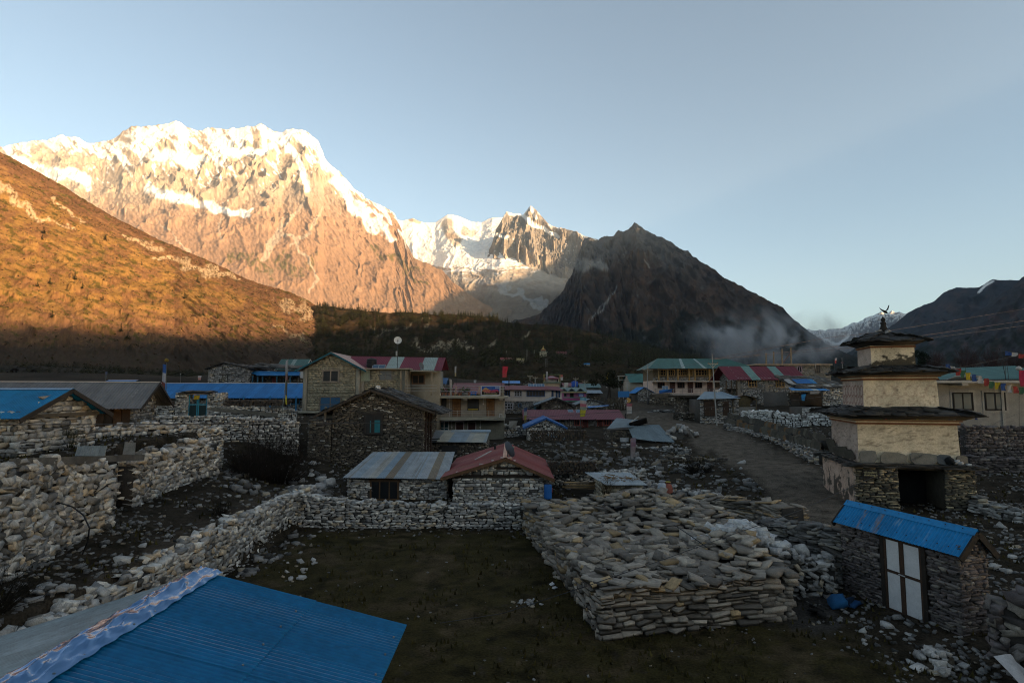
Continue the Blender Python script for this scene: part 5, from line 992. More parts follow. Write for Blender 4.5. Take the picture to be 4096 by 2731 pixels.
# -- pink house with dormers
b = B('pink_house', 'pink painted house with green balcony bands and a green roof with dormers', 2254, 2345, 108, py=1590, zb=3.4)
h_ = b.z(1572); m = MB(); m.box(0, b.w, 0, 6, -1, h_, (.36, .12, .22)); m.build('wall', M_PLASTER, b.o); m = MB()
for py in (1588, 1602): m.box(-.2, b.w + .1, -.6, .02, b.z(py + 3), b.z(py), (.08, .22, .16))
m.box(-.1, b.w, -.55, -.45, b.z(1600), b.z(1591), (.34, .07, .18)); m.build('balcony', M_PAINT, b.o); b.dr(2281, 2293, 1573, 1588, col=(.03, .015, .015), y=-.02); b.win(2256, 2266, 1573, 1585, col=(.05, .10, .14), nx=1, y=-.02); b.win(2258, 2290, 1604, 1612, col=(.04, .16, .13), nx=3, y=-.02)
corr('roof', b.o, (-1.0, 4, b.z(1549, 4)), (b.w + .5, 4, b.z(1549, 4)), (b.w + .1, -.8, b.z(1567)), (-1, -.8, b.z(1567)), tone((.09, .14, .13), .15, seed=73), .3, .03)
for px in (2255, 2287, 2322):
    x = b.x(px); o = MB().prism([(x - .7, -.2, b.z(1563)), (x + .7, -.2, b.z(1563)), (x, -.2, b.z(1552))], (0, 3, 0), (.06, .10, .09)).build('dormer', M_TIN, b.o); MB().box(x - .3, x + .3, -.25, -.18, b.z(1563), b.z(1556.5), (.02, .02, .02)).build('pane', M_GLASS, o)
MB().box(-1, b.w + .1, -.9, -.7, b.z(1570), b.z(1567), (.35, .28, .1)).build('eave_frieze', M_PAINT, b.o)
o = thing('shop_sign', 'dark blue sign board with white writing and a yellow foot on the pink house', 'sign', V(2314, 1588, 106.5)); MB().box(0, .97, 0, .06, 0, .62, (.03, .05, .2)).build('board', M_PAINT, o); MB().box(0, .97, -.01, .0, -.12, 0, (.5, .42, .05)).build('foot_strip', M_PAINT, o); m = MB()
for k in range(3): sheetq(m, .12, .85, .15 + k * .15, .22 + k * .15, (.5, .5, .55), -.012)
m.build('lettering', M_PAINT, o)
# -- pavilion and far roofs
b = B('pavilion', 'small square pavilion with a red hipped roof and blue panel on a white balcony storey', 2178, 2238, 122, cat='pavilion', py=1530, zb=5)
w_ = b.w; m = MB(); m.box(0, w_, 0, 3.2, -1, b.z(1531), (.46, .33, .22)).box(.5, w_ - .5, .4, 2.8, b.z(1531), b.z(1515), (.42, .36, .34)); m.build('wall', M_PLASTER, b.o); zt, ze = b.z(1503, 1.6), b.z(1515)
m = MB(); m.add([(-.3, -.4, ze), (w_ + .3, -.4, ze), (w_ + .3, 3.6, ze), (-.3, 3.6, ze), (w_ * .4, 1.6, zt), (w_ * .6, 1.6, zt)], [(0, 1, 5, 4), (1, 2, 5), (2, 3, 4, 5), (3, 0, 4)], (.2, .05, .055)); m.build('roof', M_TIN, b.o); MB().add([(w_ * .3, .25, ze + .3), (w_ * .7, .25, ze + .3), (w_ * .62, 1.2, zt - .2), (w_ * .4, 1.2, zt - .2)], [(0, 1, 2, 3)], (.06, .09, .2)).build('blue_panel', M_SOLAR, b.o)
for px in (2180, 2197, 2218, 2235): MB().box(b.x(px) - .1, b.x(px) + .1, -.1, .1, b.z(1531), ze, (.40, .33, .25)).build('column', M_PAINT, b.o)
MB().box(-.3, w_ + .3, -.35, .1, b.z(1532), b.z(1527), (.14, .17, .12)).build('railing', M_PAINT, b.o); m = MB(); m.box(-.2, 0, -.2, 0, ze - 1.2, ze + 1.0, (.3, .22, .08)).box(w_, w_ + .2, -.2, 0, ze - 1.2, ze + .9, (.3, .22, .08)).box(-.2, w_ + .2, -.15, -.05, ze + .85, ze + .97, (.2, .24, .12)); m.build('roof_frame', M_WOOD, b.o)
def simple(name, label, px0, px1, Y, pe, pr, col, zb, cat='house', d=6, wall=None, axis='x', pitch=.3, py=1540, ap=.5, pl=P_GREY, wins=(), ov=.5, sides='F', fas=None, dy=None):
    b = B(name, label, px0, px1, Y, cat=cat, py=py, zb=zb); h_ = b.z(pe); hr_ = b.z(pr, (d / 2 if axis == 'x' else 0)); shell(b.o, b.w, d, h_, hr_, axis, pl, .17, .45, sides=sides, seed=int(px0), stones=wall is None, core=wall or (.05, .046, .04), apex=ap)
    roof2(b.o, b.w, d, h_, hr_, axis, 'tin', tone(col, .1, seed=int(px0)), ov=ov, og=.4, apex=ap, pitch=pitch, amp=.03, fascia=fas)
    for q in wins: b.win(*q[:4], col=q[4], nx=q[5], y=-.08 if wall is None else -.02, fw=.12)
    return b
simple('blue_roofed_hut', 'small hut with a bright blue roof behind the cream lodge, left of the stone gable', 2016, 2073, 118, 1533, 1524, (.03, .17, .42), 5, 'hut')
simple('stone_hut', 'far stone hut with a pale red roof edge behind the cream lodge', 2090, 2140, 118, 1535, 1524, (.25, .13, .11), 5, 'hut', axis='y', ap=.6, sides='FR')
simple('long_house', 'long house with a faded red tin roof running behind the terrace of the cement hotel', 1815, 2005, 82, 1569, 1533, (.14, .04, .04), 4, d=9, pl=P_GREY, ov=.8)
simple('blue_roofed_hut', 'hut with a pale blue roof squeezed between the block house and the hotel terrace', 1744, 1772, 76, 1536, 1514, (.09, .19, .36), 4, 'hut')
simple('red_roofed_house', 'far house with a long dull red roof behind the pink house', 2258, 2330, 135, 1543, 1532, (.13, .03, .035), 6, wall=(.2, .17, .13), wins=((2286, 2298, 1545, 1551, (.4, .4, .4), 2),))
simple('green_roofed_house', 'far house with a grey green roof and white dormer right of the dull red roof', 2325, 2398, 130, 1549, 1535, (.06, .115, .11), 5.5, wall=(.14, .13, .11))
o = thing('water_tank', 'small blue water tank on the far red roofed house', 'water tank', V(2299, 1547, 132)); MB().lathe([(.75, 0), (.78, .5), (.72, .55), (.78, .6), (.75, 1.2), (.3, 1.35)], (0, 0, 0), (.02, .08, .35), 14).build('tank_body', M_PAINT, o)
simple('market_shelter', 'low shelter under a heap of small coloured prayer flags beside the dark tree', 2352, 2402, 112, 1572, 1561, (.16, .2, .24), 4.5, 'shelter', pl=P_DARK)
# -- dark twin-trunked tree, golden figure, shrine
def leafy(name, label, c, h, rx, rz, n, col, seed, trunks=1, th=.14, leaf=.16, group=None, lo=.45):
    o = thing(name, label, 'tree', c, 0, group); r = np.random.default_rng(seed); m = MB(); base = []
    for t in range(trunks):
        p = Vector(((t - (trunks - 1) / 2) * .7, 0, -.3)); q = Vector((p.x * .7 + r.normal(0, .15), r.normal(0, .15), h * lo)); m.bar(p, q, th * 2, (.035, .028, .022), n=7, w2=th * 1.3)
        for i in range(7):
            e = Vector((r.normal(0, rx * .5), r.normal(0, rx * .5), h * (lo + r.uniform(.05, .5)))); m.bar(q * r.uniform(.8, 1.0), e, th, (.035, .028, .022), n=5, w2=th * .3); base.append(e)
    m.build('trunk', M_WOOD, o)
    k = r.integers(0, len(base), n); cen = np.array([tuple(b_) for b_ in base])[k] * np.array([.9, .9, 1]); d = r.normal(0, 1, (n, 3)); d /= np.linalg.norm(d, axis=1)[:, None]
    P = cen + d * r.uniform(.2, 1, (n, 1)) ** .5 * np.array([rx * .42, rx * .42, rz * .3]); a = r.normal(0, 1, (n, 3)); b2 = r.normal(0, 1, (n, 3)); a /= np.linalg.norm(a, axis=1)[:, None]; b2 /= np.linalg.norm(b2, axis=1)[:, None]
    s_ = leaf * r.uniform(.6, 1.4, (n, 1)); co = np.stack([P - a * s_, P + b2 * s_ * .7, P + a * s_, P - b2 * s_ * .7], 1).reshape(-1, 3); cc = np.repeat(np.array(col) * r.uniform(.5, 1.6, (n, 1)), 4, 0)
    mesh_np('crown', co, np.arange(n * 4).reshape(-1, 4), cc, M_PLANT, o); return o
leafy('twin_trunked_tree', 'dark leafy tree on two bare trunks beside the blue hoarding', V(2436, 1597, 106), 5.0, 2.1, 2.6, 2600, (.022, .024, .014), 3, 2, .17, .15, lo=.5)
o = thing('golden_statue', 'gilded seated figure on a white pillar showing above the dark tree', 'statue', V(2433, 1550, 125)); MB().box(-.35, .35, -.3, .3, 0, 1.3, (.45, .43, .38)).build('pillar', M_PLASTER, o); MB().lathe([(.5, 1.3), (.62, 1.45), (.5, 1.7), (.34, 1.95), (.4, 2.2), (.36, 2.45), (.17, 2.6), (.22, 2.75), (.25, 2.95), (.15, 3.12), (.07, 3.3), (.02, 3.45)], (0, 0, 0), (.55, .36, .04), 14).build('figure', M_METAL, o, smooth=True)
o = thing('hoarding', 'plain bright blue hoarding on short posts beside the dark tree', 'hoarding', V(2472, 1588, 104)); MB().box(0, 2.05, 0, .05, .0, 1.1, (.02, .13, .33)).build('board', M_PAINT, o)
for x in (.15, 1.0, 1.85): MB().box(x, x + .08, .06, .14, -1.0, .6, (.3, .3, .3)).build('post', M_METAL, o)
o = thing('round_sign', 'small round orange sign on a stub of wall below the blue hoarding', 'sign', V(2513, 1601, 100)); MB().lathe([(.42, -.03), (.45, 0), (.42, .03)], (0, 0, 0), (.45, .24, .06), 20).build('disc', M_PAINT, o).rotation_euler = (math.pi / 2, 0, 0); MB().lathe([(.3, -.05), (.3, -.03)], (0, 0, 0), (.6, .35, .12), 20).build('inner_disc', M_PAINT, o).rotation_euler = (math.pi / 2, 0, 0)
o = thing('twin_pole_mast', 'tall H-shaped frame of two poles with a crossbar behind the blue hoarding', 'utility pole', V(2492, 1590, 112)); m = MB(); zt = Z(1504, 112) - o.location.z
for x in (-.75, .85): MB().bar((x, 0, -.5), (x, 0, zt), .16, (.36, .35, .32), n=8).build('pole', M_METAL, o)
m.bar((-1.0, 0, zt), (1.05, 0, zt), .14, (.35, .34, .31)).bar((-.75, 0, zt * .82), (.85, 0, zt * .82), .09, (.35, .34, .31)); m.build('crossbar', M_METAL, o)
simple('blue_roofed_hut', 'hut with two bright blue roof slopes right of the blue hoarding', 2550, 2610, 108, 1567, 1549, (.02, .16, .40), 4.6, 'hut', axis='y', ap=.45, py=1560, sides='FR')
simple('green_roofed_house', 'house with a big dark green hipped roof left of the timber hotel', 2522, 2618, 140, 1524, 1496, (.03, .105, .09), 6, wall=(.28, .25, .2), d=9, ov=1.0)
# -- stick fence and hay on a wall, mid distance
m = MB(); r = random.Random(11)
for i in range(230):
    px = r.uniform(2415, 2500); p = V(px, 1640 - r.uniform(0, 4), 93 + r.uniform(-.5, .5)); m.bar(p, p + Vector((r.uniform(-.5, .5), r.uniform(-.2, .2), r.uniform(.9, 1.9))), .06, [(.11, .09, .065), (.15, .125, .09), (.06, .05, .04)][i % 3], n=3)
tag(m.build('brushwood_fence', M_PLANT), 'fence of upright weathered brushwood below the blue hoarding', 'fence')
drystone('stone_wall', 'grey stone wall under the brushwood fence at the bend of the path', [(X(2395, 93), 93, Z(1622, 93)), (X(2500, 93), 93, Z(1612, 93)), (X(2530, 90), 96, Z(1602, 93))], .2, .5, .5, P_GREY, lod=1, seed=12)
# ================================================================== RIGHT SIDE
# -- gate tower (three-tiered shrine over a passage)
T = thing('gate_shrine', 'three-tiered cream plastered shrine tower with dark slate eaves over a dark passage', 'shrine', (21.35, 32.5, 0), R(-14))
TU = Vector((math.cos(R(-14)), math.sin(R(-14)), 0)); TVv = Vector((-TU.y, TU.x, 0)); TC = Vector((21.35, 32.5, 0))
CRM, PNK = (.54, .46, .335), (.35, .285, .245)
def block(name, a, z0, z1, front, side, taper=.03, parent=None, seed=0, amp=.035, paint=None):
    """a plastered square storey, finely meshed so that its face is uneven and can flake"""
    V_, Fq, Cc = [], [], []; n = 44; k = 0
    for f in range(4):
        s, t = np.meshgrid(np.linspace(-1, 1, n), np.linspace(0, 1, n)); aa = a * (1 - taper * t); X_ = s * aa; Y_ = -aa
        nz = amp * (fbm(s * a * 2.2 + f * 9, t * (z1 - z0) * 2.2, 5, seed + f) + .5 * fbm(s * a * 8 + f * 9, t * (z1 - z0) * 8, 3, seed + f)); Y_ = Y_ - nz * (1 - s ** 8)
        c, sn = [(1, 0), (0, 1), (-1, 0), (0, -1)][f]
        P = np.stack([X_ * c - Y_ * sn, X_ * sn + Y_ * c, z0 + t * (z1 - z0)], -1)
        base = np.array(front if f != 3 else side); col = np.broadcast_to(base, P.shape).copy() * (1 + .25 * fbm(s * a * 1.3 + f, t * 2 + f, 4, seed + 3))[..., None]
        cr = np.abs(fbm(s * a * 2.5 + 3 * f, t * (z1 - z0) * 2.0, 4, seed + 7)); col = mix(col, cl(.10, .08, .055), (1 - sst(.0, .03, cr)) * sst(-.3, .1, fbm(s * a, t * 2, 3, seed + 21)) * .75)
        if paint: col = paint(f, s * a, t * (z1 - z0), col)
        V_.append(P.reshape(-1, 3)); Fq.append(gridfaces(n, n) + k); Cc.append(col.reshape(-1, 3)); k += n * n
    return mesh_np(name, np.concatenate(V_), np.concatenate(Fq), np.concatenate(Cc), M_PLASTER, parent or T)
def motif(f, s, z, col):
    w = fbm(s * 3, z * 3, 3, 33); rings = np.zeros_like(s)
    for cx in np.arange(-1.5, 1.6, .5):
        for cz, r0 in ((1.05, .24), (.55, .17)):
            d = np.hypot(s - cx + .05 * w, (z - cz) * .8 + .04 * w); rings = np.maximum(rings, 1 - sst(.02, .05, np.abs(d - r0)))
    k = .85 if f == 3 else .4
    return mix(col, cl(.17, .075, .055), rings * sst(-.35, .15, fbm(s * 2.5 + 5, z * 2.5, 4, 35) + (.3 if f == 3 else -.05)) * k)
def moss(f, s, z, col): return mix(col, cl(.035, .03, .02), sst(-.05, .15, fbm(s * 2.2 + f, z * 2.5, 4, 41) + .55 - z * .9 + (.15 * s if f == 0 else -.5)) * .95)
def streaks(f, s, z, col): return mix(col, cl(.12, .09, .06), sst(.1, .4, fbm(s * 1.4, z * 6, 4, 43)) * .6)
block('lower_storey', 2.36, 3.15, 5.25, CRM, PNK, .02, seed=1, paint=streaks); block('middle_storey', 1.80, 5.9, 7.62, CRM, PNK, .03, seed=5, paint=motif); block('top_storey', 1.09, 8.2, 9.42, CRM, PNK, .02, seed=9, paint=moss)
for a, z in ((2.36, 5.2), (1.78, 7.55), (1.07, 9.36)):
    m = MB(); q = a
    m.box(-q - .06, q + .06, -q - .06, q + .06, z, z + .09, (.17, .07, .035)).box(-q - .02, q + .02, -q - .02, q + .02, z + .09, z + .17, CRM).box(-q - .14, q + .14, -q - .14, q + .14, z + .17, z + .24, (.16, .075, .04)).box(-q - .22, q + .22, -q - .22, q + .22, z + .24, z + .46 if a > 1.5 else z + .34, (.30, .24, .145)); m.build('cornice', M_PLASTER, T)
def eave(name, a0, a1, z0, z1, l, seed, n=1, th=.05):
    """square slab roof: outer half-width a0 at z0 up to a1 at z1"""
    st = Stones(2); r = np.random.default_rng(seed); rows = max(4, int((a0 - a1) / .17))
    for k in range(rows):
        t = (k + .2) / rows; a = a0 + (a1 - a0) * t; z = z0 + (z1 - z0) * t
        for f in range(4):
            c, sn = [(1, 0), (0, 1), (-1, 0), (0, -1)][f]; m_ = max(3, int(2 * a / l)); s = np.linspace(-a, a, m_) + r.normal(0, l * .12, m_)
            C = np.stack([s * c + a * sn, s * sn - a * c, z + r.uniform(-.02, .05, m_)], 1); B = np.array([[c, -sn, 0], [sn, c, 0], [0, 0, 1.]])
            M = np.einsum('ij,njk->nik', B, rots(m_, .06, .07, .12, r)); tilt = math.atan2(z1 - z0, a0 - a1); Tm = np.array([[1, 0, 0], [0, math.cos(tilt), -math.sin(tilt)], [0, math.sin(tilt), math.cos(tilt)]]); M = np.einsum('nij,jk->nik', M, Tm)
            st.add(C, np.stack([np.full(m_, l * 1.15) * r.uniform(.8, 1.5, m_), np.full(m_, .42) * r.uniform(.8, 1.5, m_), th * r.uniform(.7, 1.6, m_)], 1), M, P_SLATE(m_, r) * .62)
    m = MB(); vs = [(x * a0 * .96, y * a0 * .96, z0 - .1) for x, y in ((-1, -1), (1, -1), (1, 1), (-1, 1))] + [(x * a1, y * a1, z1) for x, y in ((-1, -1), (1, -1), (1, 1), (-1, 1))]
    m.hexa(vs, (.02, .018, .016)); b0 = a1 + (a0 - a1) * .42
    m.hexa([(x * b0, y * b0, z0 - .42) for x, y in ((-1, -1), (1, -1), (1, 1), (-1, 1))] + [(x * a0 * .97, y * a0 * .97, z0 - .1) for x, y in ((-1, -1), (1, -1), (1, 1), (-1, 1))], (.022, .018, .015)); st.mb(m); return st.build(name, M_SLATE, T)  # inverted dark wedge added below, painting the deep shade under the eave
eave('slate_eave', 3.02, 1.75, 5.74, 6.08, .5, 1); eave('slate_eave', 2.30, 1.05, 8.02, 8.33, .45, 2); eave('slate_eave', 1.52, .3, 9.76, 10.22, .4, 3)
st = Stones(0); r = np.random.default_rng(3); n = 12; a_ = r.uniform(0, 6.28, n); st.add(np.stack([np.cos(a_) * .28, np.sin(a_) * .28, 10.25 + r.uniform(0, .14, n)], 1), r.uniform(.14, .34, (n, 3)) * [1, 1, .5], rots(n, .2, .2, 2, r), P_GREY(n, r)); st.build('stone_cap', M_STONE, T)
MB().lathe([(.09, 10.25), (.2, 10.36), (.22, 10.45), (.19, 10.55), (.13, 10.66), (.15, 10.70), (.12, 10.74), (.15, 10.8), (.15, 10.87), (.09, 10.9), (.08, 10.95), (.12, 11.0), (.12, 11.08), (.06, 11.14), (.015, 11.22)], (0, 0, 0), (.018, .015, .012), 14).build('finial', M_WOOD, T, smooth=True)
# the passage storey, in stone with flaking plaster
r = np.random.default_rng(21); st = Stones(1); a = 2.76; m = MB(); dx0, dx1 = -.66, 1.42; zt = 3.0
P_FLAKE = pal([(.085, .075, .055), (.055, .05, .042), (.13, .115, .08), (.36, .29, .18), (.27, .215, .14)], [5, 4, 3, 1.6, 1.8])
for x0, x1 in ((-a, dx0), (dx1, a)):
    face(st, (x0, -a + .05, .2), (1, 0, 0), (0, -1, 0), x1 - x0, lambda s: zt - .2, .085, .34, .2, P_FLAKE, r); m.hexa([(x0 + .06, -a + .1, .2), (x1 - .02, -a + .1, .2), (x1 - .02, a, .2), (x0 + .06, a, .2), (x0 + .06, -a + .1, zt), (x1 - .02, -a + .1, zt), (x1 - .02, a, zt), (x0 + .06, a, zt)], (.03, .026, .02))
face(st, (a - .05, -a, .2), (0, 1, 0), (1, 0, 0), 2 * a, lambda s: zt - .2, .085, .34, .2, P_FLAKE, r); face(st, (dx0 - .03, -a + .1, .2), (0, 1, 0), (1, 0, 0), 2 * a, lambda s: zt - .2, .1, .34, .1, P_DARK, r)
m.box(dx0, dx1, -a + 2.2, a, .2, zt, (.008, .008, .008)).box(-a, a, -a + .12, a, zt - .12, zt, (.02, .018, .015)); st.mb(m); st.build('passage_wall', M_STONE, T)
def flake(f, s, z, col): return mix(col, cl(.045, .04, .032), sst(-.02, .1, fbm(s * 1.6, z * 1.6, 5, 51) + .35 - z * .22) * .95) * (1 + .3 * fbm(s * 6, z * 6, 3, 53))[..., None]
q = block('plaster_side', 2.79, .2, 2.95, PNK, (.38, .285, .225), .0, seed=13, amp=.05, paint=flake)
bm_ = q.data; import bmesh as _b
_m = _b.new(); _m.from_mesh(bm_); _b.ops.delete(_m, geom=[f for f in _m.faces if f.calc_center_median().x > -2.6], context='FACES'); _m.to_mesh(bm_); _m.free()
st = Stones(2); r = np.random.default_rng(31)
for f in range(4):
    c, sn = [(1, 0), (0, 1), (-1, 0), (0, -1)][f]
    for z, a2 in ((3.02, 2.93), (3.09, 2.9), (3.15, 2.82)):
        s = np.arange(-a2, a2, .55) + .27; n = len(s); C = np.stack([s * c + (a2 - .2) * sn, s * sn - (a2 - .2) * c, np.full(n, z)], 1); B_ = np.array([[c, -sn, 0], [sn, c, 0], [0, 0, 1.]])
        st.add(C, np.stack([r.uniform(.5, .95, n), r.uniform(.4, .65, n), r.uniform(.035, .07, n)], 1), np.einsum('ij,njk->nik', B_, rots(n, .03, .03, .06, r)), P_SLATE(n, r))
st.mb(MB().box(-2.7, 2.7, -2.7, 2.7, 2.96, 3.1, (.02, .018, .016))); st.build('ledge', M_SLATE, T)
# wall plaque with two lines of writing
def Tw(x, y, z): return TC + TU * x + TVv * y + Vector((0, 0, z))
o = thing('plaque', 'small black plaque with two lines of cream writing under the ledge of the shrine tower', 'sign', Tw(-2.36, -a - .1, 2.42), R(-14)); MB().box(0, .78, -.02, .03, 0, .42, (.008, .008, .009)).build('board', M_PAINT, o)
text(o, 'महिला सशक्तिकरण नै', (.06, -.03, .26), .13, (.5, .44, .25), w=.62); text(o, 'विकासको पूर्वाधार हो !', (.06, -.03, .12), .13, (.5, .44, .25), w=.64); text(o, 'जनता समूह', (.5, -.03, .04), .05, (.4, .36, .2))
# slabs leaning round the ledge
def slabobj(name, label, cat, group, loc, sx, sy, th, rot, col, seed, mat=None):
    r = np.random.default_rng(seed); k = 9; an = np.linspace(0, 2 * math.pi, k, endpoint=False) + r.uniform(-.2, .2, k); rad = r.uniform(.82, 1.05, k)
    ex = np.sign(np.cos(an)) * np.abs(np.cos(an)) ** .55 * rad * sx / 2; ez = np.sign(np.sin(an)) * np.abs(np.sin(an)) ** .55 * rad * sy / 2
    m = MB(); m.prism([(x, -th / 2, z) for x, z in zip(ex, ez)], (0, th, 0), col); o = m.build(name, mat or M_SLATE); o.location = loc; o.rotation_euler = rot; return tag(o, label, cat, group)
L7 = ['tallest dark slab, first of the slabs leaning on the narrow side of the shrine', 'second tall dark slab on the narrow side of the shrine, leaning on the first', 'squat slab after the two tall ones on the narrow side of the shrine', 'middle slab of the seven on the narrow side of the shrine', 'fifth slab on the narrow side of the shrine, tilted back', 'sixth slab on the narrow side, next to the corner slab', 'thin slab on the narrow side right at the corner of the shrine']
for i, (yy, h_, w_) in enumerate([(1.9, 1.0, .55), (1.35, .95, .5), (.65, .6, .6), (.0, .62, .55), (-.65, .7, .5), (-1.3, .6, .45), (-1.85, .62, .35)]):
    slabobj('leaning_slab', L7[i], 'slab', 'slabs leaning round the shrine ledge', Tw(-2.52, yy, 3.2 + h_ * .48), w_, h_, .07, (R(12), R(-14 + 4 * (i % 3)), R(-14 - 62)), [(.075, .068, .055), (.085, .076, .06), (.07, .062, .05)][i % 3], i)
L6 = [('grey slab with a cut corner, first along the cream front of the shrine ledge', -1.95, .95, .72), ('long low tan slab, second along the cream front of the shrine', -.75, 1.35, .62), ('wide grey slab in the middle of the cream front of the shrine', .62, 1.4, .66), ('dark bluish slab on the cream front beside the black rubbish', 1.55, .75, .6)]
for i, (lb, xx, w_, h_) in enumerate(L6): slabobj('leaning_slab', lb, 'slab', 'slabs leaning round the shrine ledge', Tw(xx, -2.5, 3.17 + h_ * .46), w_, h_, .08, (R(-14), R(3 * (i - 1)), R(-14)), [(.16, .15, .13), (.19, .17, .135), (.17, .16, .135), (.085, .095, .10)][i], 20 + i)
slabobj('leaning_slab', 'small tan slab at the far end of the cream front, by the white scrap', 'slab', 'slabs leaning round the shrine ledge', Tw(2.35, -2.5, 3.42), .55, .5, .1, (R(-10), 0, R(-14)), (.16, .14, .11), 31)
o = thing('rubbish', 'crumpled white plastic with black bags on the ledge of the shrine', 'rubbish', Tw(2.0, -2.62, 3.2)); st = Stones(3); st.add(np.array([[0, 0, .15], [-.25, .05, .2], [.15, -.1, .1]]), np.array([[.35, .3, .22], [.45, .3, .35], [.3, .2, .16]]), rots(3, .5, .5, 1, rng), np.array([[.4, .41, .42], [.01, .012, .014], [.35, .36, .37]])); st.build('plastic', M_CLOTH, o)
o = thing('white_scrap', 'small white paper scrap lying on the shrine ledge next to the last slab', 'rubbish', Tw(2.55, -2.7, 3.24)); st = Stones(3); st.add(np.zeros((1, 3)), np.array([[.3, .2, .12]]), rots(1, .2, .2, 1, rng), np.array([[.5, .5, .5]])); st.build('scrap', M_CLOTH, o)
o = thing('flag_garland', 'tiny faded prayer flags strung under the lowest slate eave of the shrine tower', 'prayer flags'); m = MB()
for i in range(23):
    p = Tw(-2.3 + i * .24, -2.62, 5.6 + .03 * math.sin(i)); c = [(.3, .05, .04), (.4, .32, .03), (.03, .06, .2), (.4, .4, .4), (.05, .14, .07)][i % 5]; q = MB(); q.add([p, p + TU * .11, p + TU * .11 - Vector((0, .02, .1)), p - Vector((0, .02, .1))], [(0, 1, 2, 3)], c); q.build('flag', M_CLOTH, o)
m.bar(Tw(-2.3, -2.62, 5.6), Tw(3.0, -2.62, 5.6), .012, (.1, .1, .1)); m.build('string', M_CLOTH, o)
# crow taking off from the finial
o = thing('crow', 'black crow taking off with raised wings above the finial of the shrine', 'bird', Tw(.1, -.1, 11.48)); m = MB()
m.lathe([(.01, -.2), (.05, -.14), (.075, -.02), (.07, .06), (.045, .14), (.045, .18), (.05, .22), (.03, .27), (.006, .33)], (0, 0, 0), (.008, .009, .011), 10); b_ = m.build('body', M_CLOTH, o, smooth=True); b_.rotation_euler = (R(20), R(-70), 0)
for sg, tip in ((-1, (-.30, .05, .24)), (1, (.30, .1, .40))):
    m = MB(); t_ = Vector(tip); e = Vector((t_.x * .45, .0, t_.z * .4)); pts = [Vector((0, .04, .03)), e + Vector((-.05, .05, .05)), t_]; 
    for j in range(6):
        f_ = j / 5; base = Vector((0, .02, .02)).lerp(e, f_); end = Vector((.10 * sg, .02, -.02)).lerp(t_, .25 + .75 * f_) + Vector((.06 * sg * (1 - f_), 0, .05 * (1 - f_))); m.bar(base, end, .05, (.01, .011, .013), h=.008)
    m.build('wing', M_CLOTH, o)
MB().add([(-.12, 0, -.05), (-.14, .03, -.05), (-.3, .05, .0), (-.31, -.03, .0)], [(0, 1, 2, 3)], (.008, .009, .011)).build('tail', M_CLOTH, o)
# -- mani wall with carved slabs
MW = [(X(3305, 42, 1840), 42.0), (X(3200, 48, 1810), 48.0), (X(3070, 56, 1770), 56.0), (X(2918, 67, 1722), 67.0)]
lz = [Z(1800, 42), Z(1772, 48), Z(1733, 56), Z(1690, 67)]
drystone('mani_wall', 'long low wall along the path topped with rows of leaning carved slabs', [(x, y, z) for (x, y), z in zip(MW, lz)], .17, .36, 1.3, P_GREY, seed=61, lod=1)
r = random.Random(9); nsl = 0
def along(t):
    k = min(int(t * 3), 2); f_ = t * 3 - k; (x0, y0), (x1, y1) = MW[k], MW[k + 1]; return x0 + (x1 - x0) * f_, y0 + (y1 - y0) * f_, lz[k] + (lz[k + 1] - lz[k]) * f_, math.atan2(y1 - y0, x1 - x0)
m = Stones(1)
for k in range(34):
    x, y, z, an = along((k + .5) / 34); m.add(np.array([[x + .25, y, z + .35]]), np.array([[.9, .8, .7]]), np.eye(3)[None] @ rots(1, .05, .05, .1, rng), np.array([[.02, .019, .017]]))
o = m.build('slab_backing', M_SLATE); tag(o, 'dark rubble core that the carved slabs of the long path wall lean on', 'rubble')
for row, (n, dz, hh, off) in enumerate(((44, .0, .75, -.48), (38, .62, .62, -.12))):
    for i in range(n):
        x, y, z, an = along((i + .5 + r.uniform(-.3, .3)) / n); h_ = hh * r.uniform(.75, 1.2); c = r.choice([(.075, .068, .055), (.10, .09, .07), (.06, .055, .047), (.13, .12, .095), (.17, .10, .05) if r.random() < .5 else (.09, .08, .065)])
        u = Vector((math.cos(an), math.sin(an), 0)); nv = Vector((-u.y, u.x, 0)); nv = nv if nv.x < 0 else -nv
        p = Vector((x, y, z)) + nv * -off * 1.0 + Vector((0, 0, dz + h_ * .45))
        slabobj('carved_slab', ['carved grey slab in the lower row leaning on the long path wall', 'rough slab tilted along the top row of the long path wall'][row], 'slab', ['lower row of carved slabs on the path wall', 'top row of tilted slabs on the path wall'][row], p, r.uniform(.55, .95), h_, .07, (R(r.uniform(-6, 6)), R(r.uniform(-22, 22) + row * 14), math.atan2(u.y, u.x) + R(r.uniform(20, 48)) + math.pi), c, 100 + nsl); nsl += 1
flagcloth(None, 'white_scarf', V(3258, 1735, 44.5), .25, .55, [(.45, .42, .42)], 3); tag(bpy.data.objects['white_scarf'], 'white scarf tied to the carved slabs of the path wall', 'scarf')
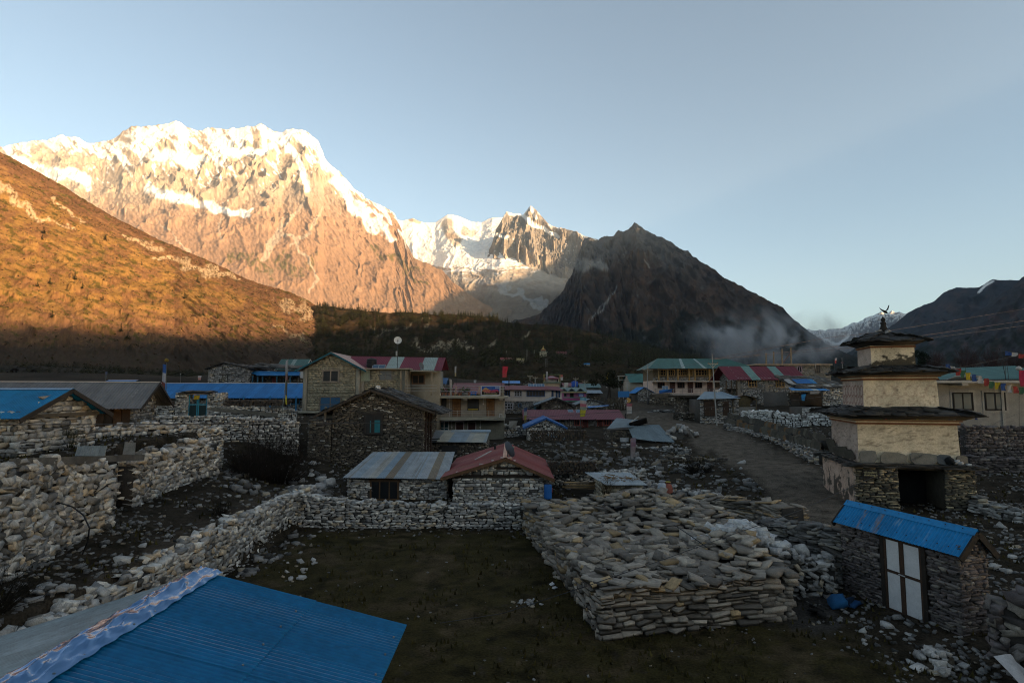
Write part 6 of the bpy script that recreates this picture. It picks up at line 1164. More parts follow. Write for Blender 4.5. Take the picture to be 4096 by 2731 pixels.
# -- white ruin, hay, and slate house behind the mani wall
drystone('stone_wall', 'low broken wall of whitish stones behind the carved slabs', [(X(2965, 66), 66, Z(1648, 66)), (X(3090, 63), 63, Z(1642, 63)), (X(3165, 62), 62, Z(1662, 62)), (X(3330, 60), 60, Z(1665, 60))], .2, .42, .6, P_WHITE, seed=71, lod=1)
b = B('white_ruin', 'small roofless whitewashed stone hut beside the shrine tower, with one dark window', 3210, 3330, 61, cat='ruin', py=1660, zb=2.4); shell(b.o, b.w, 3, b.z(1630), None, 'x', P_WHITE, .18, .42, sides='F', seed=72, cut=b.cut((3243, 3258, 1636, 1652))); b.win(3243, 3257, 1637, 1651, col=(.1, .1, .1), nx=1, y=-.02)
b = B('slate_house', 'low dark house under a wide rough slate roof with blue tarpaulin patches, by the shrine', 3150, 3380, 80, py=1560, zb=3.0)
h_ = b.z(1568); shell(b.o, b.w, 8, h_, None, 'x', P_DARK, .15, .42, sides='F', seed=73); st = Stones(1); rr = np.random.default_rng(4); face(st, (b.x(3285), -.25, 0), (1, 0, 0), (0, -1, 0), b.w - b.x(3285), lambda s: b.z(1552), .16, .42, .16, P_LIGHT, rr); face(st, (b.x(3285), -.2, 0), (0, 1, 0), (-1, 0, 0), 2, lambda s: b.z(1552), .16, .42, .16, P_LIGHT, rr); st.build('pale_wall', M_STONE, b.o)
slates('roof', b.o, (b.x(3185), 6.5, b.z(1503, 6)), (b.w + .5, 6.5, b.z(1508, 6)), (b.w + .5, -.3, b.z(1550)), (b.x(3180), -.3, b.z(1552)), .9, .55, .07, pl=P_DARK, seed=74)
for (pa, pb_, q0, q1, c) in ((3225, 3290, 1505, 1525, (.02, .13, .36)), (3190, 3215, 1508, 1518, (.35, .34, .33)), (3290, 3310, 1503, 1512, (.04, .2, .4))):
    y0, y1 = 1.5, 4.0; zz = lambda y: b.z(1550) + (b.z(1503, 6) - b.z(1550)) * (y + .3) / 6.8 + .12
    mesh_np('roof_tarpaulin', np.array([(b.x(pa), y1, zz(y1)), (b.x(pb_), y1, zz(y1) + .05), (b.x(pb_) - .5, y0, zz(y0)), (b.x(pa) - .4, y0, zz(y0))]), [(0, 3, 2, 1)], np.array([c] * 4), M_CLOTH, b.o)
corr('verandah_roof', b.o, (b.x(3160), .4, b.z(1551)), (b.x(3300), .4, b.z(1549)), (b.x(3290), -2.2, b.z(1562)), (b.x(3138), -2.2, b.z(1561)), tone((.02, .16, .38), .05, seed=75, alt=(.3, .33, .33), altn=(4,)), .25)
o = MB(); o.box(b.x(3160), b.x(3280), -.12, -.05, -.3, b.z(1575), (.006, .006, .006)); o.build('dark_opening_fill', M_DARK, b.o)
o = thing('hay_heap', 'dark hay heap under a grey and blue sheet below the blue verandah roof', 'hay', V(3245, 1622, 76)); st = Stones(3); st.add(np.array([[0, 0, .7]]), np.array([[3.0, 1.6, 1.9]]), np.eye(3)[None], np.array([[.05, .036, .024]])); st.build('hay', M_PLANT, o); flagcloth(o, 'grey_sheet', (-.6, -.9, 1.9), 1.4, .35, [(.25, .24, .23)], 2); flagcloth(o, 'blue_sheet', (-1.7, -.9, 1.5), .6, .8, [(.03, .2, .42)], 3)
# -- house with red and green striped roof
b = B('striped_roof_house', 'two-storey grey stone house under a red tin roof with two green stripes', 2950, 3188, 95, py=1560, zb=3.9)
h_ = b.z(1512); hr_ = b.z(1466, 4); w_ = b.w; wc = b.cut((2992, 3028, 1515, 1549), (3102, 3138, 1515, 1549), (3100, 3145, 1588, 1625), (3005, 3035, 1588, 1640))
shell(b.o, w_, 8, h_, hr_, 'x', P_GREY, .16, .42, sides='FL', seed=80, cut=wc, core=(.06, .056, .05))
roof2(b.o, w_, 8, h_, hr_, 'x', 'tin', tone((.12, .018, .028), .05, seed=81, alt=(.12, .21, .185), altn=(5, 6, 11, 12)), ov=.7, og=1.6, pitch=.25, amp=.03, fascia=(.16, .05, .05)); m = MB()
for px in (2950, 3062, 3182): m.box(b.x(px), b.x(px) + .5, -.1, .05, -1, h_, (.17, .155, .135))
m.box(0, w_, -.08, .05, b.z(1555), b.z(1551), (.16, .145, .125)).build('concrete_frame', M_PLASTER, b.o)
for a_, c_ in ((2992, 3028), (3102, 3138)): b.win(a_, c_, 1516, 1548, col=OCHRE, nx=3, nz=2, y=-.06, fw=.13)
MB().box(wc[2][0], wc[2][1], -.02, .1, -1, wc[2][3], (.005,) * 3).build('doorway_dark_fill', M_DARK, b.o); m = MB(); m.box(-3.4, 0, -.3, 5, b.z(1556), b.z(1553), (.07, .05, .035))
for px in (2905, 2925, 2945): m.box(b.x(px) - .1, b.x(px) + .1, -.3, -.1, -.5, h_ - .4, (.07, .05, .035))
m.bar((-3.4, -.3, b.z(1546)), (0, -.3, b.z(1546)), .12, (.1, .07, .045)); m.build('timber_balcony', M_WOOD, b.o)
# -- timber hotel with green roof
b = B('timber_hotel', 'big two-storey hotel with golden timber windows above, white walls below, green roof', 2616, 2990, 120, cat='hotel', py=1540, zb=4.6)
h_ = b.z(1474); zf = b.z(1522); zb2 = b.z(1574); w_ = b.w
MB().box(0, w_, 1.2, 10, -1, zf, (.52, .40, .335)).build('lower_wall', M_PLASTER, b.o); MB().box(0, w_, .9, 10, zf, h_, (.17, .13, .085)).build('upper_wall', M_WOOD, b.o)
MB().box(-.4, w_ + .5, -.6, 1.2, zf - .25, zf, (.34, .30, .26)).build('upper_slab', M_PLASTER, b.o); MB().box(-.3, w_, -.6, 1.2, zb2 - .3, zb2, (.36, .30, .26)).build('lower_slab', M_PLASTER, b.o)
st = Stones(1); rr = np.random.default_rng(6); face(st, (0, .8, zf), (1, 0, 0), (0, -1, 0), w_, lambda s: .75, .16, .42, .12, P_GREY, rr); st.build('stone_sill', M_STONE, b.o)
for px in (2635, 2671, 2712, 2757, 2780, 2838, 2885): MB().box(b.x(px) - .13, b.x(px) + .13, -.45, -.2, zf, h_, (.40, .25, .10)).build('post', M_WOOD, b.o)
for a_, c_, n in ((2636, 2668, 3), (2676, 2703, 3), (2716, 2754, 4), (2758, 2774, 2), (2786, 2834, 4), (2838, 2850, 1), (2855, 2880, 3)): b.win(a_, c_, 1477, 1502, col=(.42, .265, .10), nx=n, nz=2, y=.85, fw=.14, out=.1)
for a_ in (2636, 2716, 2787, 2866): b.win(a_, a_ + 29, 1528, 1552, col=(.10, .05, .04), nx=3, y=1.15, fw=.12)
for a_ in (2687, 2759, 2838): b.dr(a_, a_ + 19, 1528, 1570, col=(.10, .045, .04), frame=(.12, .06, .05), y=1.15)
corr('roof', b.o, (2.2, 5, b.z(1433, 5)), (w_ - 2.4, 5, b.z(1435, 5)), (w_ + 1.4, -1.6, b.z(1474)), (-1.4, -1.6, b.z(1475)), tone((.035, .10, .085), .05, seed=84, alt=(.26, .30, .28), altn=(9, 15)), .3, .03); m = MB(); m.add([(2.2, 5, b.z(1433, 5)), (-1.4, -1.6, b.z(1475)), (-1.4, 11, b.z(1475)), (w_ - 2.4, 5, b.z(1435, 5)), (w_ + 1.4, -1.6, b.z(1474)), (w_ + 1.4, 11, b.z(1474))], [(0, 2, 1), (3, 4, 5), (0, 3, 5, 2)], (.03, .09, .075)); m.build('hip_slopes', M_TIN, b.o)
m = MB()
for py in (1555, 1562): m.bar((0, -.5, b.z(py)), (w_, -.5, b.z(py)), .07, (.3, .28, .26))
for px in range(2620, 2990, 36): m.bar((b.x(px), -.5, zb2), (b.x(px), -.5, b.z(1554)), .07, (.32, .3, .28))
m.build('railing', M_METAL, b.o); solar('pair of upright blue solar panels on the lower balcony of the timber hotel', V(2650, 1566, 119.2), 1.25, 1.2, 2, 1.3)
# -- unfinished block building on the rise
b = B('unfinished_building', 'unfinished grey block building with bare posts standing on its flat top, in the smoke', 3040, 3322, 150, cat='building', py=1490, zb=7)
m = MB(); m.box(0, b.w, 0, 9, -4, b.z(1460), (.16, .145, .12)); st = Stones(2); rr = np.random.default_rng(3); q = course(b.w, lambda s: b.z(1461) + 1, .3, .6, rr, 0, None, 0); n = len(q); st.add(np.stack([q[:, 0], np.full(n, -.01), q[:, 1] - 1], 1), np.stack([q[:, 2] * .92, np.full(n, .08), q[:, 3] * .88], 1), np.broadcast_to(np.eye(3), (n, 3, 3)), np.array([[.21, .185, .15]]) * rr.uniform(.8, 1.2, (n, 1))); st.mb(m); st.build('wall', M_PLASTER, b.o)
MB().box(-1.5, b.w + .3, -.6, 9.4, b.z(1460), b.z(1455.5), (.35, .26, .18)).build('roof_slab', M_PLASTER, b.o)
b.win(3187, 3208, 1464, 1490, col=(.40, .28, .33), nx=2, fw=.2, y=-.08); b.win(3258, 3280, 1460, 1492, col=(.13, .10, .08), nx=3, fw=.1, y=-.08, pane=M_DARK); b.win(3118, 3135, 1460, 1468, col=(.05, .05, .05), nx=1, y=-.08, pane=M_DARK)
for px, py in ((3076, 1411), (3107, 1404), (3141, 1395), (3177, 1387)): MB().bar((b.x(px), 1, b.z(1456)), (b.x(px) + .1, 1, b.z(py)), .42, (.26, .19, .12), n=6).build('post', M_WOOD, b.o)
MB().bar((b.x(3142), 1, b.z(1453)), (b.x(3175), 1, b.z(1412)), .16, (.2, .1, .08)).build('brace', M_WOOD, b.o)
# -- grey-roofed wayside huts
b = B('wayside_hut', 'stone hut with brown plank doors under a pale blue grey tin roof beside the pole', 2800, 2955, 76, cat='hut', py=1620, zb=2.9)
h_ = b.z(1598); shell(b.o, b.w, 5, h_, None, 'x', P_GREY, .16, .42, sides='FR', seed=86, cut=b.cut((2815, 2870, 1600, 1665))); corr('roof', b.o, (1.8, 3.5, b.z(1566, 3.5)), (b.x(2930), 3.5, b.z(1566, 3.5)), (b.w + .1, -.6, b.z(1592)), (-.6, -.6, b.z(1596)), tone((.16, .21, .25), .08, seed=87), .22, .02); MB().bar((b.x(2878), 1.2, b.z(1567)), (b.x(2912), 2.2, b.z(1552)), .16, (.42, .41, .39)).build('white_batten', M_WOOD, b.o)
for a_ in (2818, 2842, 2893): b.dr(a_, a_ + 20, 1606, 1662, col=(.06, .035, .022), frame=(.045, .03, .02), y=-.04)
o = thing('hay_shelter', 'round hay stack under an arched blue and tan sheet beside the wayside hut', 'haystack', V(2965, 1640, 77)); st = Stones(3); st.add(np.array([[0, 0, .9]]), np.array([[3.2, 2.2, 2.2]]), np.eye(3)[None], np.array([[.085, .07, .04]])); st.build('hay', M_PLANT, o)
vs = []; 
for j in range(2):
    for i in range(13):
        t_ = math.pi * (i / 12); vs.append((-1.6 * math.cos(t_), -1.2 + j * 2.0, 1.35 + .62 * math.sin(t_)))
mesh_np('sheet', np.array(vs), gridfaces(2, 13), np.array([(.03, .12, .26) if i % 13 < 5 else (.33, .2, .1) for i in range(26)]), M_CLOTH, o); MB().box(-1.7, 1.7, -1.0, .9, -.4, .45, (.12, .115, .105)).build('plinth', M_STONE, o)
for x in (-1.55, 1.55): MB().bar((x, -1.15, -.3), (x, -1.15, 1.4), .14, (.1, .08, .05)).build('post', M_WOOD, o)
b = B('plank_house', 'low dark house with brown timber doors and a flat mud roof left of the pole', 2738, 2812, 82, py=1620, zb=3.2); shell(b.o, b.w, 5, b.z(1590), None, 'x', P_DARK, .16, .42, sides='FL', seed=88); MB().box(-1, b.w + .8, -.9, 5, b.z(1590), b.z(1581), (.06, .05, .04)).build('roof', M_EARTH, b.o); b.dr(2765, 2782, 1596, 1640, col=(.11, .05, .03), y=-.03); b.dr(2795, 2806, 1596, 1640, col=(.08, .04, .025), y=-.03)
o = thing('tarpaulin_shed', 'lumpy stone shed covered with a bright blue tarpaulin before the timber hotel', 'shed', V(2650, 1612, 96)); st = Stones(1); rr = np.random.default_rng(12); face(st, (-2.2, 0, -.3), (1, 0, 0), (0, -1, 0), 4.4, lambda s: 1.3, .18, .42, .2, P_DARK, rr); face(st, (2.2, 0, -.3), (0, 1, 0), (1, 0, 0), 2, lambda s: 1.3, .18, .42, .2, P_DARK, rr); st.mb(MB().box(-2.15, 2.15, .06, 2, -.3, 1.0, (.02, .02, .02))); st.build('wall', M_STONE, o)
m = Stones(3); m.add(np.array([[-.2, .8, 1.2], [1.2, .8, 1.3]]), np.array([[3.4, 2, .9], [2.0, 1.6, .8]]), rots(2, .05, .1, .1, rr), np.array([[.12, .10, .08], [.2, .18, .16]])); m.build('hay', M_PLANT, o); flagcloth(o, 'tarpaulin', (-.6, -.3, 2.15), 2.4, .55, [(.02, .14, .42), (.03, .10, .3)], 4, .2, (1, .1, .12))
for i, (pa, pb_, Y, pt, lb, pl_) in enumerate(((2590, 2700, 88, 1645, 'low tumbled stone wall along the far bend of the path', P_GREY), (2690, 2850, 80, 1655, 'low dark tumbled wall before the plank house', P_DARK))): drystone('stone_wall', lb, [(X(pa, Y), Y, Z(pt, Y)), (X((pa + pb_) / 2, Y), Y - .6, Z(pt - 6, Y)), (X(pb_, Y), Y, Z(pt, Y))], .18, .45, 1.6, pl_, seed=90 + i, lod=1, loose=.6)
# -- collapsed tin shed
b = B('collapsed_shed', 'tumbledown shed with a buckled bluish tin roof sliding to the ground', 2440, 2660, 57, cat='shed', py=1730, zb=1.6)
shell(b.o, b.x(2560), 4, b.z(1722), None, 'x', P_DARK, .12, .36, .2, sides='FL', seed=92); q = b.z
corr('roof', b.o, (b.x(2487), 3.2, q(1672, 3)), (b.x(2600), 3.2, q(1680, 3)), (b.x(2520), -.4, q(1706)), (b.x(2424), -.4, q(1712)), tone((.13, .165, .185), .08, seed=93), .14, .018, wob=.05)
corr('fallen_sheet', b.o, (b.x(2508), .6, q(1694)), (b.x(2578), .9, q(1700)), (b.x(2605), -1.8, q(1766, -1.8)), (b.x(2514), -1.6, q(1752, -1.6)), tone((.13, .17, .19), .1, seed=94), .14, .018, wob=.05); corr('fallen_sheet', b.o, (b.x(2576), 1.0, q(1702)), (b.x(2645), 1.0, q(1700)), (b.x(2676), -1.8, q(1768, -1.8)), (b.x(2600), -1.8, q(1764, -1.8)), tone((.125, .16, .18), .1, seed=95), .14, .018, wob=.05)
st = Stones(1); st.add(np.array([[b.x(2560), 1.0, q(1692)]]), np.array([[2.2, 1.2, .5]]), rots(1, .1, .15, .1, rr), np.array([[.012, .011, .01]])); st.build('broken_ridge', M_EARTH, b.o); corr('door_panel', b.o, (b.x(2476), -.15, q(1749)), (b.x(2510), -.15, q(1750)), (b.x(2508), -.2, q(1797)), (b.x(2478), -.2, q(1800)), tone((.40, .41, .42), .15, seed=96), .12, .02); MB().bar((b.x(2530), 1, q(1690)), (b.x(2570), 2, q(1669)), .07, (.4, .39, .36)).build('batten', M_WOOD, b.o); MB().lathe([(.08, 0), (.08, .5), (.1, .55)], (b.x(2517), 2, q(1678)), (.03, .025, .022), 8).build('stove_pipe', M_METAL, b.o)
# -- cement house and wall at the right edge
b = B('cement_house', 'low cement house with a flat slab roof and two dark framed windows behind the shrine', 3700, 4330, 50, py=1600, zb=3.2)
h_ = b.z(1532); m = MB(); m.box(0, b.w, 0, 7, -2, h_, (.22, .21, .19)); m.box(b.x(4000) , b.x(4000) + .25, -.12, .02, -2, h_, (.24, .23, .21)); m.build('wall', M_PLASTER, b.o); MB().box(-.3, b.w + .4, -1.5, 7.3, h_, b.z(1522), (.29, .28, .26)).build('roof_slab', M_PLASTER, b.o)
for px in (3800,): MB().box(b.x(px), b.x(px) + .55, -1.4, 0, h_ - .22, h_, (.26, .25, .23)).build('bracket', M_PLASTER, b.o)
for a_, c_, lb in ((3809, 3890, 0), (3937, 4020, 1)):
    MB().box(b.x(a_) - .22, b.x(c_) + .22, -.05, .02, b.z(1647) - .1, b.z(1567) + .14, (.25, .24, .22)).build('surround', M_PLASTER, b.o); b.win(a_, c_, 1569, 1641, col=(.012, .012, .013), nx=2, fw=.13, y=-.06, pane=glass('curtained_glass', (.03, .05, .06), .45))
corr('green_roof', b.o, (b.x(3760), 6.5, b.z(1480, 6)), (b.w, 6.5, b.z(1462, 6)), (b.w, 1.0, b.z(1512)), (b.x(3750), 1.0, b.z(1518)), tone((.06, .13, .12), .08, seed=98), .2, .02); MB().box(b.x(3760), b.w, 1.1, 6.4, b.z(1524), b.z(1516), (.05, .05, .05)).build('attic', M_PAINT, b.o)
slabobj('roof_sheet', 'pale loose tin sheet lying on the slab roof of the cement house', 'tin sheet', None, V(3855, 1512, 50.5), 2.6, 1.6, .03, (R(72), 0, R(4)), (.34, .37, .39), 5, M_TIN)
for i, px in enumerate((3842, 3848, 3865, 4022, 4036)):
    o = thing('rebar', 'thin bare iron rod sticking up from the roof of the cement house', 'iron rod', V(px, 1522, 51), 0, 'iron rods on the cement house'); MB().bar((0, 0, 0), (rnd.uniform(-.15, .15), 0, rnd.uniform(1.0, 1.8)), .035, (.03, .025, .025), n=5).build('rod', M_METAL, o)
o = thing('flag_stick', 'tall crooked dark stick with bare strings on the roof of the cement house', 'pole', V(4025, 1522, 51)); MB().bar((0, 0, 0), (-.4, 0, 2.9), .05, (.03, .028, .028), n=5).build('stick', M_WOOD, o)
drystone('stone_wall', 'tall mortared stone wall below the cement house at the edge of the lane', [(X(3838, 43), 43, Z(1706, 43)), (X(4000, 43), 43, Z(1712, 43)), (X(4300, 43), 43, Z(1712, 43))], .22, .42, .6, P_PURP, seed=101, lod=0, loose=.05)
drystone('stone_wall', 'lower stepped stone wall at the foot of the tall mortared wall', [(X(3850, 41), 41, Z(1822, 41)), (X(4000, 41), 41, Z(1838, 41)), (X(4300, 41), 41, Z(1850, 41))], .16, .45, .6, P_PURP, seed=102, lod=0)
drystone('stone_wall', 'low slabby wall on the lane right of the shrine passage', [(X(3866, 29), 29, Z(1985, 29)), (X(3990, 27), 27, Z(2040, 27)), (X(4200, 25), 25, Z(2070, 25))], .15, .5, .6, P_GREY, seed=103, lod=0, loose=.5)
# -- blue-roofed wheel house
th = R(104.74); uu = Vector((math.cos(th), math.sin(th), 0)); vv = Vector((.967, .2545, 0)); FR_ = Vector((12.375, 16.142, 0)); ov, og = .16, .2
org = FR_ + uu * (4.438 - og) + vv * ov; org.z = -.05
hz = thing('wheel_house', 'narrow slate stone wheel house with a bright blue tin roof and white double doors', 'hut', org, R(-75.26)); L_, D_ = 4.438 - 2 * og, 1.37 - 2 * ov; he = 2.396 + .05 + ov * (3.156 - 2.396) / .685; hr_ = 3.156 + .05 - .06
def HL(px, py, off=0.0):                            # photo pixel -> (x, z) on the front of the wheel house
    d = V(px, py, 1.0) - Vector((0, 0, HC)); nrm = vv; t = (org + vv * off - Vector((0, 0, HC))).dot(Vector((nrm.x, nrm.y, 0))) / d.dot(nrm); p = Vector((0, 0, HC)) + d * t - org; return p.dot(-uu), p.z
x0_, zt_ = HL(3528, 2166); x1_, _z = HL(3700, 2240); _x, zb_ = HL(3560, 2440)
x0_, x1_ = HL(3530, 2300)[0], HL(3716, 2400)[0]; zb_ = HL(3552, 2432)[1]; zt_ = he - .12
shell(hz, L_, D_, he - .06, hr_ - .06, 'x', P_PURP, .085, .28, .16, sides='FR', lod=0, seed=110, core=(.022, .019, .018), cut=[(x0_, x1_, zb_, 9)], rot=.04)
m = MB(); fw = .13
m.box(x0_, x0_ + fw, -.06, .1, zb_, zt_, (.02, .015, .011)).box(x1_ - fw, x1_, -.06, .1, zb_, zt_, (.02, .015, .011)).box(x0_, x1_, -.06, .1, zt_ - .1, zt_, (.02, .015, .011)).box(x0_, x1_, -.07, .1, zb_ - .08, zb_, (.02, .016, .012)).build('door_frame', M_WOOD, hz)
mid = (x0_ + x1_) / 2 - .03; zm = zb_ + (zt_ - zb_) * .52
for a_, c_ in ((x0_ + fw, mid), (mid + .0, x1_ - fw)):
    m = MB(); t_ = .075; z_0, z_1 = zb_ + .01, zt_ - .1; cw = (.05, .028, .016); m.box(a_, a_ + t_, -.045, .04, z_0, z_1, cw).box(c_ - t_, c_, -.045, .04, z_0, z_1, cw)
    for z in (z_0, zm - .04, z_1 - .05): m.box(a_ + t_, c_ - t_, -.04, .04, z, z + (.08 if z == zm - .04 else .05), cw)
    o = m.build('door', M_WOOD, hz); MB().box(a_ + t_, c_ - t_, -.02, .02, z_0 + .05, zm - .04, (.50, .51, .52)).box(a_ + t_, c_ - t_, -.02, .02, zm + .04, z_1 - .05, (.50, .51, .52)).build('panel', M_PAINT, o)
MB().bar((mid - .09, -.07, zm), (mid + .12, -.07, zm - .01), .035, (.5, .5, .5), n=6).build('bolt', M_METAL, hz)
def scr(s, t, sh):
    c = np.broadcast_to(np.array((.006, .145, .34)), s.shape + (3,)) * (1 + .10 * np.sin(sh * 5.1))[..., None]; n_ = fbm(s * 9, t * 1.6, 4, 8); w_ = sst(.32, .45, n_) * sst(.8, 1.4, s) * (1 - sst(2.9, 3.6, s))
    c = mix(c, cl(.2, .3, .38), w_ * .6); return mix(c, cl(.19, .16, .15), (stroke(s * 100, t * 100, [(105, 25), (95, 85)], 9, 30, 4) + stroke(s * 100, t * 100, [(165, 25), (160, 80)], 9, 30, 5)) * sst(-.2, .1, fbm(s * 14, t * 3, 3, 5)) * .8)
roof2(hz, L_, D_, he - .06, hr_ - .06, 'x', 'tin', scr, ov=ov, og=og, pitch=.105, amp=.016, rows=8, fascia=(.015, .012, .01), ridge=(.008, .16, .37)); m = MB()
for i in range(14): m.lathe([(.018, 0), (.018, .02), (.008, .026)], (-.1 + i * .325, -.02, he + .005), (.02, .03, .05), 7)
for i in range(9): m.lathe([(.018, 0), (.018, .02), (.008, .026)], (-.1 + i * .5, D_ / 2 - .1, hr_ - .02), (.02, .03, .05), 7)
m.build('roof_bolts', M_METAL, hz)
st = Stones(0); r_ = np.random.default_rng(8); face(st, (-.2, -.25, -.1), (1, 0, 0), (0, -1, 0), L_ + .5, lambda s: zb_ + .02, .11, .4, .5, P_PURP, r_); st.mb(MB().box(-.1, L_ + .2, -.4, .2, -.2, zb_ - .05, (.02, .018, .016))); st.build('plinth', M_STONE, hz)
# ================================================================== WALLS, STONES, NEAR ROOF
def G(px, py, it=14):                                # where that pixel's ray meets the ground
    z = 1.0
    for _ in range(it):
        p = Vz(px, py, min(z, HC - .3)); z = .5 * z + .5 * gz(p.x, p.y)
    p = Vz(px, py, min(z, HC - .3)); p.z = gz(p.x, p.y); return p
def P3(px, py, Y): return V(px, py, Y)
def wp(*q): return [(X(px, Y, py), Y, Z(py, Y)) for px, py, Y in q]
# terrace walls on the left
drystone('stone_wall', 'big-stoned terrace wall at the near left under the grey beam', wp((-160, 1880, 13.8), (60, 1862, 16.0), (250, 1856, 18.9), (432, 1850, 21.3)), .19, .36, .75, P_LIGHT, seed=201, lod=0, rot=.24, loose=.7)
drystone('stone_wall', 'terrace wall of grey rubble beyond the gap, running up to the dark shrub', wp((505, 1850, 24.5), (560, 1835, 26.0), (700, 1795, 29.5), (855, 1762, 33.2)), .2, .38, .8, P_LIGHT, seed=202, lod=0, rot=.22, loose=1.0)
drystone('stone_wall', 'upper garden wall of loose pale stones behind the grey beam', wp((345, 1722, 27.5), (520, 1705, 30), (700, 1700, 33), (880, 1716, 37)), .2, .38, .6, P_LIGHT, seed=203, lod=1, rot=.14, loose=.6)
drystone('stone_wall', 'rubble wall in front of the stone gateway', wp((510, 1664, 41), (760, 1668, 43), (1000, 1672, 44), (1200, 1690, 45)), .18, .4, .6, P_LIGHT, seed=204, lod=1, rot=.12, loose=.7)
drystone('stone_wall', 'garden wall with rows of dark dung cakes on top, left and right of the gateway', wp((519, 1619, 50.2), (704, 1620, 50.2)), .16, .36, .5, P_LIGHT, seed=205, lod=1); drystone('stone_wall', 'garden wall under the row of dark logs, right of the gateway', wp((888, 1622, 50.2), (1010, 1628, 50.2), (1190, 1640, 51)), .16, .36, .5, P_LIGHT, seed=206, lod=1)
logstack(893, 1150, 50.2, 2, 'dark log end in the row laid on the garden wall right of the gateway', 31, 'logs on the garden wall', .14, zb=Z(1622, 50.2), pat=(.06, .05, .04))
logstack(640, 702, 50.2, 1, 'dark dung cake on the garden wall just left of the gateway', 33, 'dung cakes on the garden wall', .16, zb=Z(1620, 50.2), pat=(.05, .042, .035))
def beamobj(label, a, b, w, h, col, cat='beam', name='beam'):
    o = thing(name, label, cat, a); d = Vector(b) - Vector(a); MB().bar((0, 0, 0), d, w, col, h=h).build('timber', M_WOOD, o); return o
beamobj('long weathered grey beam laid across the near terrace walls', V(48, 1852, 15.6), V(570, 1828, 24.6), .16, .24, (.125, .115, .10)); beamobj('long grey plank lying along the rubble wall below the row of logs', V(843, 1636, 49), V(1110, 1660, 48.5), .1, .3, (.13, .12, .10), 'plank', 'plank')
o = thing('tin_sheet', 'small rusty grey corrugated sheet propped upright on the long grey beam', 'tin sheet', V(300, 1823, 19.6)); corr('sheet', o, (0, .1, .32), (1.0, .1, .34), (1.0, 0, 0), (0, 0, 0), tone((.12, .14, .15), .2, .1, 5), .075, .012, M_ZINC)
o = thing('board', 'square grey board propped upright on the long grey beam, beside the tin sheet', 'board', V(490, 1818, 22.6)); MB().hexa([(0, 0, 0), (.46, 0, 0), (.46, .04, 0), (0, .04, 0), (.02, .06, .46), (.44, .06, .46), (.44, .1, .46), (.02, .1, .46)], (.17, .17, .165)).build('board_face', M_WOOD, o)
# yard walls
drystone('stone_wall', 'long dry stone wall along the left side of the empty yard, holding up the path', [(-10.95, 11.0, 1.5), (-11.05, 17.5, 1.72), (-11.2, 21.5, 1.85), (-11.3, 24.5, 1.72), (-11.35, 28.5, 1.62), (-11.2, 32.2, 1.7)], .17, .30, .6, P_LIGHT, seed=211, lod=0, rot=.2, loose=.6)
drystone('stone_wall', 'dry stone wall closing the far side of the yard below the two tin-roofed huts', [(-11.3, 30.2, 1.66), (-8.5, 29.95, 1.30), (-3.5, 29.9, 1.12), (1.2, 29.9, 1.08), (4.0, 30.1, 1.05), (7.5, 30.8, 1.15)], .13, .30, .6, P_LIGHT, seed=212, lod=0, rot=.13, loose=.45)
drystone('stone_wall', 'rubble wall between the block shed and the stony slope', wp((2560, 1930, 35), (2700, 1958, 34), (2880, 1985, 32)), .19, .30, .9, P_GREY, seed=213, lod=0, rot=.3, loose=1.2); drystone('stone_wall', 'stone wall under the firewood stack behind the red-roofed hut', wp((2170, 1890, 38), (2400, 1892, 38), (2580, 1880, 38.5)), .17, .32, .6, P_LIGHT, seed=214, lod=0)
drystone('stone_wall', 'dark stone wall under the long woodpile of the blue-edged hut', wp((2100, 1800, 51), (2440, 1805, 51)), .14, .36, .6, P_DARK, seed=215, lod=1); drystone('stone_wall', 'broken stone wall on the dark slope below the collapsed shed', wp((2440, 1775, 54), (2600, 1790, 53), (2760, 1800, 50)), .16, .36, .6, P_GREY, seed=216, lod=1, loose=1.1); drystone('stone_wall', 'low bank of stones at the rim of the dark hollow beside the path', wp((2640, 1835, 46), (2800, 1830, 47), (2960, 1850, 45)), .16, .36, .7, P_DARK, seed=217, lod=1, loose=1.2)
drystone('stone_wall', 'short stone wall with white rags at the corner of the cement hotel', wp((2012, 1700, 66), (2120, 1706, 67)), .17, .4, .6, P_LIGHT, seed=218, lod=1); o = flagcloth(None, 'white_sheet', V(2036, 1684, 65.5), 1.0, .75, [(.34, .33, .30)], 3, .2); tag(o, 'dirty white sheet hung over the short wall by the cement hotel', 'sheet')
# big stack of quarried slabs
SL = []                                              # centre, size, rotation, colour
r = np.random.default_rng(77)
def slabface(a, b, h, l=.52, th=.115, dep=.34, jit=.06):
    a = np.array(a); b = np.array(b); L = np.linalg.norm((b - a)[:2]); u = np.array([(b - a)[0] / L, (b - a)[1] / L, 0]); n = np.array([u[1], -u[0], 0]); n = n if n @ (-(a + b) / 2) > 0 else -n
    q = course(L, lambda s: h, th, l, r, 0, None, .1); k = len(q); C = np.array([a[0], a[1], 0]) + u * q[:, :1] + np.array([[0, 0, 1.]]) * (q[:, 1:2] + a[2]) + n * r.uniform(-.09, .09, (k, 1)) + n * (-.12 - .10 * q[:, 1:2])
    B_ = np.stack([u, -n, [0, 0, 1.]], 1); M = np.einsum('ij,njk->nik', B_, rots(k, .05, .05, .22, r)); S_ = np.stack([q[:, 2] * .98, np.full(k, dep) * r.uniform(.7, 1.3, k), q[:, 3] * .96], 1)
    for i in range(k): SL.append((C[i], S_[i], M[i]))
